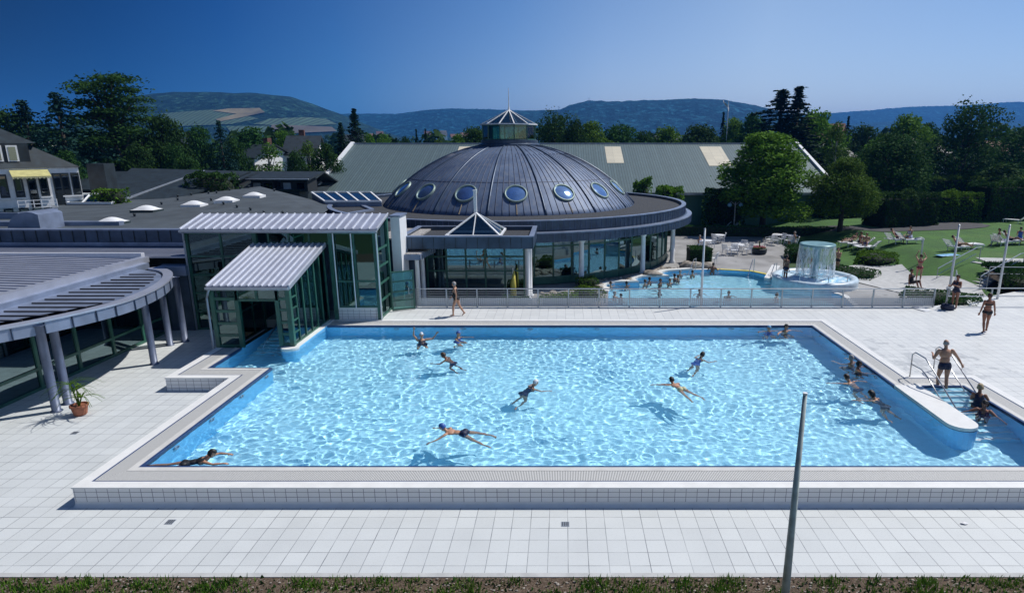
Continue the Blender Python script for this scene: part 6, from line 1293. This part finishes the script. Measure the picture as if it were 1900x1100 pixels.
    for q in (0, 1):
        u, f = W(legs[q][0]).normalized(), W(legs[q][1]).normalized(); kn = hp[q]+u*.41*s; an = kn+f*.40*s; fl = (1.0 if fem else .97)*(.5+.5*fat)
        cap(hp[q], .092*fl, hp[q]+u*.2*s, .080*fl, 'thigh'); cap(hp[q]+u*.2*s, .080*fl, kn, .054, 'thigh'); bk = (f.cross(Rt)).normalized()
        cap(kn, .053, kn+f*.13*s-bk*.0, .057, 'shin'); cap(kn+f*.13*s, .057, an, .036, 'shin')
        ft = W(feet[q]).normalized() if feet else (Fw-f*Fw.dot(f)).normalized(); cap(an+f*.02*s-ft*.03*s, .036, an+f*.03*s+ft*.03*s, .036, 'foot'); cap(an+f*.035*s+ft*.03*s, .034, an+f*.052*s+ft*.13*s, .026, 'foot'); anks.append(an)
        tx = ft.cross(f).normalized()
        for k in range(5): cap(an+f*.055*s+ft*.12*s+tx*(k-2)*.016*s, .013, an+f*.06*s+ft*(.165-.008*abs(k-1))*s+tx*(k-2)*.017*s, .011, 'foot')
    me = bpy.data.meshes.new('t'); me.from_pydata([tuple(v) for v in b.v], [], b.f); o = bpy.data.objects.new('t', me); COL.objects.link(o)
    md = o.modifiers.new('r', 'REMESH'); md.mode = 'VOXEL'; md.voxel_size = vox; md.use_smooth_shade = True; sm = o.modifiers.new('s', 'SMOOTH'); sm.factor = .5; sm.iterations = 3 if vox > .012 else 4
    dg = bpy.context.evaluated_depsgraph_get(); m2 = bpy.data.meshes.new_from_object(o.evaluated_get(dg)); bpy.data.objects.remove(o); bpy.data.meshes.remove(me)
    m2.name = 'person'; m2.materials.clear(); nv = len(m2.vertices); V = np.empty(nv*3); m2.vertices.foreach_get('co', V); V = V.reshape(-1, 3); N = np.empty(nv*3); m2.vertices.foreach_get('normal', N); N = N.reshape(-1, 3)
    if len(m2.polygons): m2.polygons.foreach_set('use_smooth', [True]*len(m2.polygons))
    best = np.full(nv, 1e9); tg = np.zeros(nv, int); names = []; par = np.zeros(nv)
    for k, (n_, p0, p1, r0, r1) in enumerate(seg):
        a0 = np.array(p0); d = np.array(p1)-a0; L2 = d @ d; t = np.clip((V-a0) @ d/L2, 0, 1); dist = np.linalg.norm(V-a0-t[:, None]*d, axis=1)-(r0+(r1-r0)*t); m_ = dist < best; best[m_] = dist[m_]; tg[m_] = k; names.append(n_); par[m_] = t[m_]
    nm = np.array(names)[tg]; tt = V @ np.array(T)/(.5*s); xx = V @ np.array(X); cc = V @ np.array(C)
    root = bpy.data.objects.new('person', m2); COL.objects.link(root); m2.materials.append(M[skin]); m2.materials.append(M['hair_dk']); m2.materials.append(M['lip'])
    hv = V-np.array(hc); hf = hv @ np.array(fc)/s; hu = hv @ np.array(hd)/s; hx = hv @ np.array(ex)/s
    fcs = [tuple(p.vertices) for p in m2.polygons]; c_ = np.array([(hf[list(f)].mean(), hu[list(f)].mean(), hx[list(f)].mean()) for f in fcs]) if vox <= .02 else None
    if c_ is not None:
        mi = np.zeros(len(fcs), dtype=np.int32); e_ = (c_[:, 0] > .06) & (np.abs(c_[:, 1]-.004) < .008) & (np.abs(np.abs(c_[:, 2])-.031) < .014); mi[e_] = 1; l_ = (c_[:, 0] > .06) & (np.abs(c_[:, 1]+.052) < .007) & (np.abs(c_[:, 2]) < .024); mi[l_] = 2; m2.polygons.foreach_set('material_index', mi)
    tor_ = (nm == 'torso') | ((nm == 'neck') & (tt < .95)) | ((nm == 'arm') & (np.abs(xx) < sw*.80) & (tt < .9))
    def shell(name, mask, mat, off, nz=0):
        idx = {}; vs = []; fs = []
        for f in fcs:
            if all(mask[i] for i in f):
                q = []
                for i in f:
                    if i not in idx: idx[i] = len(vs); p = V[i]+N[i]*(off+(nz*noise.noise(Vector(V[i])*22) if nz else 0)); vs.append(tuple(p))
                    q.append(idx[i])
                fs.append(q)
        if not fs: return
        me = bpy.data.meshes.new(name); me.from_pydata(vs, [], fs); me.polygons.foreach_set('use_smooth', [True]*len(fs)); me.update(); oo = link_mesh(name, me, M[mat], root); sd_ = oo.modifiers.new('t', 'SOLIDIFY'); sd_.thickness = -.004; sd_.offset = -1; recv(oo); return oo
    th = (nm == 'thigh')
    off = .008*s+vox*.15
    if suit == 'trunks': shell('swim_trunks', (tor_ & (tt < .16)) | (th & (par < .55) & (tt > -.34)), smat, off)
    elif suit == 'swimsuit': shell('swimsuit', (tor_ & (tt < .80) & ~((tt > .66) & (np.abs(xx) > sw*.72))) | (tor_ & (tt < .93) & (np.abs(np.abs(xx)-sw*.48) < .03*s+vox)) | (th & (tt > -.12)), smat, off)
    elif suit == 'bikini': shell('swim_trunks', (tor_ & (tt < .08)) | (th & (tt > -.13)), smat, off); shell('bikini_top', tor_ & (tt > .56) & (tt < .74), smat, off)
    elif suit == 'dress': shell('dress', (tor_ & (tt < .82)) | (th & (par < .9)), smat, off*2)
    hmask = (nm == 'head') | (nm == 'neck')
    if hstyle == 'cap': shell('swim_cap', hmask & ((hu > .045) | ((hf < .0) & (hu > -.045))), hair, .008*s)
    elif hstyle == 'short': shell('hair', hmask & ((hu > .058) | ((hf < .012) & (hu > -.055))), hair, .014*s, .010)
    elif hstyle == 'long': shell('hair', hmask & ((hu > .055) | ((hf < .018) & (hu > -.13))), hair, .02*s, .014)
    elif hstyle == 'bald': shell('hair', hmask & (hf < .0) & (hu > -.05) & (hu < .055), hair, .006*s)
    z = pos[2]
    if ground is not None: z = ground-min(V[:, 2])+.002
    root.location = (pos[0], pos[1], z); recv(root); tag(root, label, 'person', group); return root
M['lip'] = plain('lips', (.25, .07, .06), .5)
GS, GP = 'bathers in the big pool', 'bathers in the leisure pool'
D = {'st': None}
def at(px, py, z): g = G(px, py, z); return g.x, g.y
# walkers on the deck
x, y = at(848, 586, .49); person('elderly woman in a black swimsuit walking left along the far deck', (x, y, 0), PI, arms=[((-.10, -.25, -1), (-.05, .1, -1)), ((.12, .35, -1), (.05, .75, -1))], legs=[((-.02, .38, -1), (0, .05, -1)), ((.03, -.30, -1), (0, -.62, -1))],
   tor=(0, .10, 1), face=(0, 1, -.1), fem=True, hair='hair_gr', suit='swimsuit', smat='suit_black', vox=.013, ground=.488, fat=1.10, H=1.64, skin='skin_lt')
x, y = at(1826, 616, .49); person('tanned woman in a dark bikini walking away across the right deck', (x, y, 0), R(78), arms=[((-.28, -.05, -1), (-.18, .1, -1)), ((.28, -.02, -1), (.22, .15, -1))], legs=[((-.03, -.16, -1), (0, -.30, -1)), ((.03, .2, -1), (0, .02, -1))],
   fem=True, hair='hair_br', suit='bikini', smat='suit_black', skin='skin_tan', vox=.013, ground=.488, fat=1.08, H=1.68)
person('woman in a dark swimsuit standing at the end of the railing', (19.35, 29.45, 0), R(200), arms=[((-.3, .3, -.6), (.5, .7, .3)), ((.25, .3, -.8), (-.3, .8, .2))], fem=True, hair='hair_dk', suit='swimsuit', smat='suit_navy', skin='skin_tan', vox=.018, ground=.488, H=1.66)
x, y, gz = ground_at(1703, 523); person('woman in a pink bikini striding under the shower post', (x, y, 0), R(60), arms=[((-.3, .4, .5), (.3, .1, .9)), ((.3, .5, .3), (-.4, .3, .7))], legs=[((-.03, .25, -1), (0, .05, -1)), ((.03, -.25, -1), (0, -.5, -1))], fem=True, hair='hair_br', suit='bikini', smat='suit_red', skin='skin', vox=.02, ground=gz+.035)
x, y, gz = ground_at(1690, 534); person('dark-haired person sitting low behind the railing', (x, y, 0), R(-60), tor=(0, -.15, 1), legs=[((-.15, 1, .35), (0, .4, -1)), ((.15, 1, .3), (0, .45, -1))], fem=True, hair='hair_dk', suit='swimsuit', smat='suit_black', skin='skin_tan', vox=.02, ground=gz+.03)
x, y = FC[0]+1.75, FC[1]+2.0; x, y = at(1552, 506, 0); person('man with folded arms standing right of the fountain', (x, y, 0), R(200), arms=[((-.2, .3, -.8), (.9, .5, .1)), ((.2, .3, -.8), (-.9, .5, .1))], hair='hair_dk', suit='trunks', smat='suit_black', skin='skin', vox=.02, ground=0)
x, y = at(1480, 512, 0); person('person standing in shade at the left rim of the fountain', (FC[0]-1.75, FC[1]+.2, 0), R(20), hair='hair_dk', suit='trunks', smat='suit_navy', skin='skin_tan', vox=.02, ground=.05)
person('bather standing under the water curtain', (FC[0]+.2, FC[1]+.75, 0), R(-100), fem=True, hair='hair_br', suit='bikini', smat='suit_red', vox=.022, ground=.05)
x, y = at(1297, 466, 0); person('elderly guest in a patterned shirt sitting on the shaded terrace', (x, y, .50), R(-60), legs=[((-.1, 1, -.05), (0, .1, -1)), ((.1, 1, -.05), (0, .1, -1))], arms=[((-.1, .3, -1), (.2, 1, .1)), ((.1, .3, -1), (-.2, 1, .1))], fem=True, hair='hair_gr', suit='dress', smat='cloth_bl', vox=.022)
x, y = at(1473, 458, 0); person('guest in white sitting behind the fountain', (x, y, .50), R(180), legs=[((-.1, 1, -.05), (0, .1, -1)), ((.1, 1, -.05), (0, .1, -1))], hair='hair_gr', suit='dress', smat='cloth_wh', vox=.024)
def recliner(px, py, yaw, label, zl=0, **k):
    x, y, z = ground_at(px, py); z += .50
    return person(label, (x, y, z), yaw, tor=(0, -.75, .75), chest=(0, .7, .7), legs=[((-.08, 1, .05), (0, 1, -.05)), ((.1, 1, .35), (0, .8, -.55))], arms=[((-.3, .4, -.6), (0, 1, 0)), ((.3, .4, -.6), (0, 1, 0))], vox=.024, **k)
def sitter(px, py, yaw, label, zl=0, h=.45, **k):
    x, y, z = ground_at(px, py); z += h+.07
    return person(label, (x, y, z), yaw, tor=(0, .08, 1), legs=[((-.15, 1, -.1), (0, .1, -1)), ((.15, 1, -.1), (0, .1, -1))], arms=[((-.15, .35, -1), (.25, 1, -.2)), ((.15, .35, -1), (-.25, 1, -.2))], vox=.024, **k)
recliner(1664, 451, R(-28), 'guest reclining on the middle-lawn lounger', fem=True, hair='hair_dk', suit='swimsuit', smat='suit_plum')
sitter(1687, 451, R(200), 'woman in a flowered blue dress sitting on the lawn lounger', fem=True, hair='hair_br', suit='dress', smat='cloth_bl')
recliner(1778, 466, R(-20), 'sunbather lying on the lounger left of the flagpole', 1, fem=True, hair='hair_dk', suit='bikini', smat='suit_black')
sitter(1852, 456, R(150), 'tanned guest sitting at the left of the right-hand group', 1, hair='hair_dk', skin='skin_tan', smat='suit_black')
recliner(1873, 455, R(-20), 'guest reclining in the middle of the right-hand group', 1, hair='hair_dk', skin='skin_tan')
sitter(1890, 453, R(60), 'guest sitting at the right edge of the lawn', 1, fem=True, hair='hair_br', suit='swimsuit', smat='suit_blue')
recliner(1578, 457, R(190), 'guest lying in the shade of the small tree', hair='hair_dk'); sitter(1594, 460, R(-60), 'guest sitting in the shade of the small tree', hair='hair_dk', skin='skin_tan'); sitter(1606, 463, R(230), 'guest in blue shorts at the edge of the shade', hair='hair_br', smat='suit_blue')
# man on the steps and the two bathers behind him
person('grey-haired man in dark trunks on the pool steps holding the rail', (12.72, 19.35, 0), R(82), tor=(-.04, .12, 1), arms=[((-.42, .05, -.9), (.25, .9, .25)), ((.62, .05, -.72), (.50, -.1, -.78))], legs=[((-.05, .22, -1), (0, -.20, -1)), ((.02, -.03, -1), (0, -.25, -1))], head=(.05, .28, 1), hair='hair_gr', hstyle='bald', suit='trunks', smat='suit_navy', skin='skin', vox=.011, ground=.24, fat=1.08, H=1.78)
person('grey-blond bather with back turned at the right handrail', (13.10, 18.05, .22), R(70), tor=(.05, .22, 1), arms=[((.0, .5, -.8), (.2, .9, -.1)), ((.45, .35, -.6), (-.1, .9, .15))], hair='hair_bl', suit='swimsuit', smat='suit_navy', fem=True, skin='skin_tan', vox=.012, fat=1.05)
person('dark-haired bather in plum swimsuit below the handrails', (12.80, 17.35, .08), R(235), tor=(.0, .25, 1), arms=[((-.75, .35, -.5), (-.5, .5, -.5)), ((.85, .3, -.45), (.65, .5, -.45))], hair='hair_dk', hstyle='long', suit='swimsuit', smat='suit_plum', fem=True, skin='skin_tan', vox=.012)
# swimmers in the big pool
def swimmer(px, py, yaw, label, arms, legs=None, tilt=.14, dz=0, **k):
    x, y = at(px, py, WZ+.12); c = math.cos(yaw), math.sin(yaw); q = math.hypot(1, tilt); L = .66 if tilt < .3 else .70/q; x -= c[0]*L; y -= c[1]*L
    if tilt > .3: dz = .17-.62*tilt/q
    legs = legs or [((-.08, -1, -.16), (-.15, -1, .0)), ((.10, -1, -.20), (.22, -1, -.05))]
    k.setdefault('vox', .013)
    return person(label, (x, y, WZ-.10+dz), yaw, tor=(0, 1, tilt), chest=(0, .1, -1), head=(0, .55, .75), face=(0, 1, -.35), arms=arms, legs=legs, feet=[(0, -1, -.4), (0, -1, -.4)], group=GS, **k)
FWD = [((-.30, .85, -.30), (-.05, 1, .05)), ((.30, .85, -.30), (.05, 1, .05))]
OPEN = [((-.85, .55, -.12), (-.45, .9, .05)), ((.85, .5, -.12), (.4, .9, .0))]
def treader(px, py, yaw, label, arms=None, rise=0.0, **k):
    x, y = at(px, py, WZ+.14+rise); k.setdefault('vox', .014); k.setdefault('group', GS)
    return person(label, (x, y, WZ-.56+rise), yaw, tor=(0, .06, 1), arms=arms or [((-.4, .6, -.35), (-.1, 1, .3)), ((.4, .6, -.35), (.1, 1, .3))], legs=[((-.2, .8, -.5), (0, -.9, -.5)), ((.2, .6, -.6), (0, -.9, -.5))], **k)
def wd(yaw, *vs):                                     # world directions -> body frame
    c, s_ = math.cos(yaw), math.sin(yaw); return [tuple((v[0]*s_-v[1]*c, v[0]*c+v[1]*s_, v[2]) for v in pr_) for pr_ in vs]
FROG = [((-.45, -.8, -.35), (-.15, -.75, -.75)), ((.5, -.75, -.35), (.25, -.8, -.6))]
DEEP = [((-.35, -.05, -.95), (-.05, -1, -.25)), ((.38, .1, -.9), (.1, -1, -.1))]
DOWN = [((-.18, .1, -1), (-.05, -.55, -.85)), ((.2, -.05, -1), (.05, -.6, -.8))]
SHORT = [((-.55, .35, -.6), (-.2, 1, .1)), ((.55, .35, -.6), (.25, 1, .1))]
LW = ((-1, .12, .0), (-1, .05, .04))
swimmer(398, 842, R(18), 'dark-haired woman in dark swimsuit swimming right in the near left corner', wd(R(18), ((.8, .55, 0), (1, -.15, .04)), ((.9, -.35, 0), (1, .15, .04))), legs=[((-.1, -1, -.10), (-.2, -1, .02)), ((.16, -1, -.12), (.3, -1, -.05))], hair='hair_dk', suit='swimsuit', smat='suit_black', fem=True, tilt=.20)
swimmer(818, 791, R(170), 'swimmer with dark blue cap and dark trunks heading left in the near middle', wd(R(170), ((-.5, -.7, -.2), (-.7, -.6, -.15)), ((-.5, .3, -.4), (-.9, .2, 0))), legs=[((-.25, -.8, -.45), (-.10, -.75, -.5)), ((.38, -.75, -.45), (.15, -.8, -.4))], hair='cap_blue', hstyle='cap', suit='trunks', smat='suit_navy', tilt=.06, dz=.03)
swimmer(1244, 702, R(114), 'dark-haired swimmer in pale yellow bottoms stretching both arms left', wd(R(114), LW, ((-1, .0, -.1), (-1, -.05, .0))), legs=[((-.20, -1, -.1), (-.15, -1, .0)), ((.16, -1, -.1), (.25, -1, -.1))], hair='hair_dk', suit='trunks', smat='suit_yel', tilt=.05, dz=.03, H=1.6)
swimmer(995, 710, R(34), 'white-capped swimmer in blue swimsuit in the centre of the pool', [((-.5, .5, -.4), (-.3, .9, 0)), ((.6, .45, -.3), (.2, .9, -.1))], legs=DOWN, hair='cap_white', hstyle='cap', suit='swimsuit', smat='suit_navy', fem=True, tilt=1.0)
swimmer(1303, 658, R(38), 'dark-haired swimmer in blue swimsuit right of centre', SHORT, legs=DOWN, hair='hair_dk', suit='swimsuit', smat='suit_blue', fem=True, tilt=1.6)
swimmer(823, 659, R(165), 'short-haired swimmer heading left below the two capped bathers', SHORT, legs=DOWN, hair='hair_br', tilt=1.6, skin='skin_tan')
swimmer(1616, 731, R(130), 'black-haired swimmer gliding left near the white pier', wd(R(130), LW, ((-1, .0, -.1), (-1, .15, .0))), legs=DOWN, hair='hair_dk', hstyle='long', suit='swimsuit', smat='suit_black', fem=True, tilt=1.1)
swimmer(1570, 700, R(122), 'brown-haired swimmer with bare back beside the right pool wall', wd(R(122), LW, ((.6, .5, -.3), (.8, .0, -.3))), legs=DOWN, hair='hair_br', tilt=1.1, skin='skin')
treader(782, 620, R(-75), 'white-capped woman in dark swimsuit raising both arms from the water', [((-1, .1, .1), (-.6, .1, .8)), ((.5, .1, .75), (-.1, .1, 1))], rise=.14, hair='cap_white', hstyle='cap', suit='swimsuit', smat='suit_navy', fem=True)
treader(848, 618, R(-20), 'blue-capped bather at the far wall left of centre', hair='cap_blue', hstyle='cap', suit='swimsuit', smat='suit_blue', fem=True, rise=.06)
treader(1426, 607, R(-80), 'bather with pale blue cap at the far right wall', [((-1, .15, .05), (-.4, .5, .3)), ((1, .15, .05), (.4, .5, .3))], hair='cap_lb', hstyle='cap', skin='skin', fem=True, suit='swimsuit', smat='suit_blue')
treader(1457, 605, R(-60), 'dark-haired bather right of the pale blue cap', [((-.8, .3, -.1), (-.3, .8, .1)), ((1, .2, .05), (.7, .5, .0))], hair='hair_dk', rise=.08)
treader(1582, 664, R(120), 'grey-haired bather holding the right pool edge', hair='hair_gr', rise=.06, skin='skin_lt'); treader(1591, 674, R(-30), 'dark-haired bather just in front of the grey-haired one at the edge', [((-.5, .6, 0), (.1, 1, .1)), ((.5, .6, 0), (-.1, 1, .1))], hair='hair_dk', rise=.04, skin='skin_tan')
# heads in the leisure pool
WZ2 = -.07
P2L = [(1133, 527, 'hair_br', 'bather leaning back at the first scallop of the rim', 110), (1163, 527, 'hair_dk', 'bather in the second scallop of the rim', 120), (1140, 546, 'hair_gr', 'fair bather with raised arms at the near left pool corner', 20), (1152, 550, 'hair_dk', 'dark head just right of the fair bather, behind the railing', 60), (1197, 524, 'hair_br', 'bather left of the pair on the white rim', 100), (1205, 519, 'hair_dk', 'bather resting on the rim behind the brown-haired one', 60),
 (1225, 522, 'hair_dk', 'dark-haired bather in the middle of the small basin', -40), (1243, 522, 'hair_br', 'bather right of the dark-haired one in the small basin', -60), (1252, 513, 'hair_dk', 'bather left of two at the far scallop', 140), (1258, 515, 'hair_br', 'bather right of two at the far scallop', 30), (1262, 506, 'hair_gr', 'bather at the innermost rim curve', 90), (1285, 506, 'hair_br', 'bather alone before the pale boulders', 100),
 (1224, 539, 'hair_dk', 'swimmer with dark hair in the middle of the leisure pool', 160), (1298, 541, 'hair_dk', 'bather beside the white flagpole', -90), (1352, 545, 'hair_dk', 'dark-haired bather right of the flagpole', -80), (1441, 549, 'hair_br', 'head just above the railing at the right of the leisure pool', 10)]
for px, py, hr, lb, yw in P2L:
    x, y = at(px, py, WZ2+.12); person(lb, (x, y, WZ2-.50), R(yw), arms=[((-.5, .6, -.25), (-.2, 1, .3)), ((.5, .6, -.25), (.2, 1, .3))], hair=hr, vox=.028, group=GP, suit='trunks', skin='skin_tan' if hr == 'hair_dk' else 'skin')
x, y = at(1319, 500, 0); person('man leaning on the far left edge of the leisure pool by the handrail', (x, y-.4, -.25), R(60), tor=(0, .25, 1), arms=[((-.6, .2, -.7), (-.4, .2, -.8)), ((.3, .5, -.6), (.2, .8, .2))], hair='hair_dk', skin='skin_tan', vox=.022, group=GP)
# ================================================================ air
b = MB(); b.box(-7500, -70, -6, 7500, 7500, 290); hz_ = b.build('haze', None); tag(hz_, kind='stuff')
m = bpy.data.materials.new('valley_haze'); m.use_nodes = True; t = m.node_tree; t.nodes.remove(t.nodes['Principled BSDF']); v = t.nodes.new('ShaderNodeVolumePrincipled')
v.inputs['Color'].default_value = (.07, .34, .95, 1); v.inputs['Density'].default_value = .00020; v.inputs['Anisotropy'].default_value = .2; t.links.new(v.outputs[0], t.nodes['Material Output'].inputs['Volume']); hz_.data.materials.append(m)
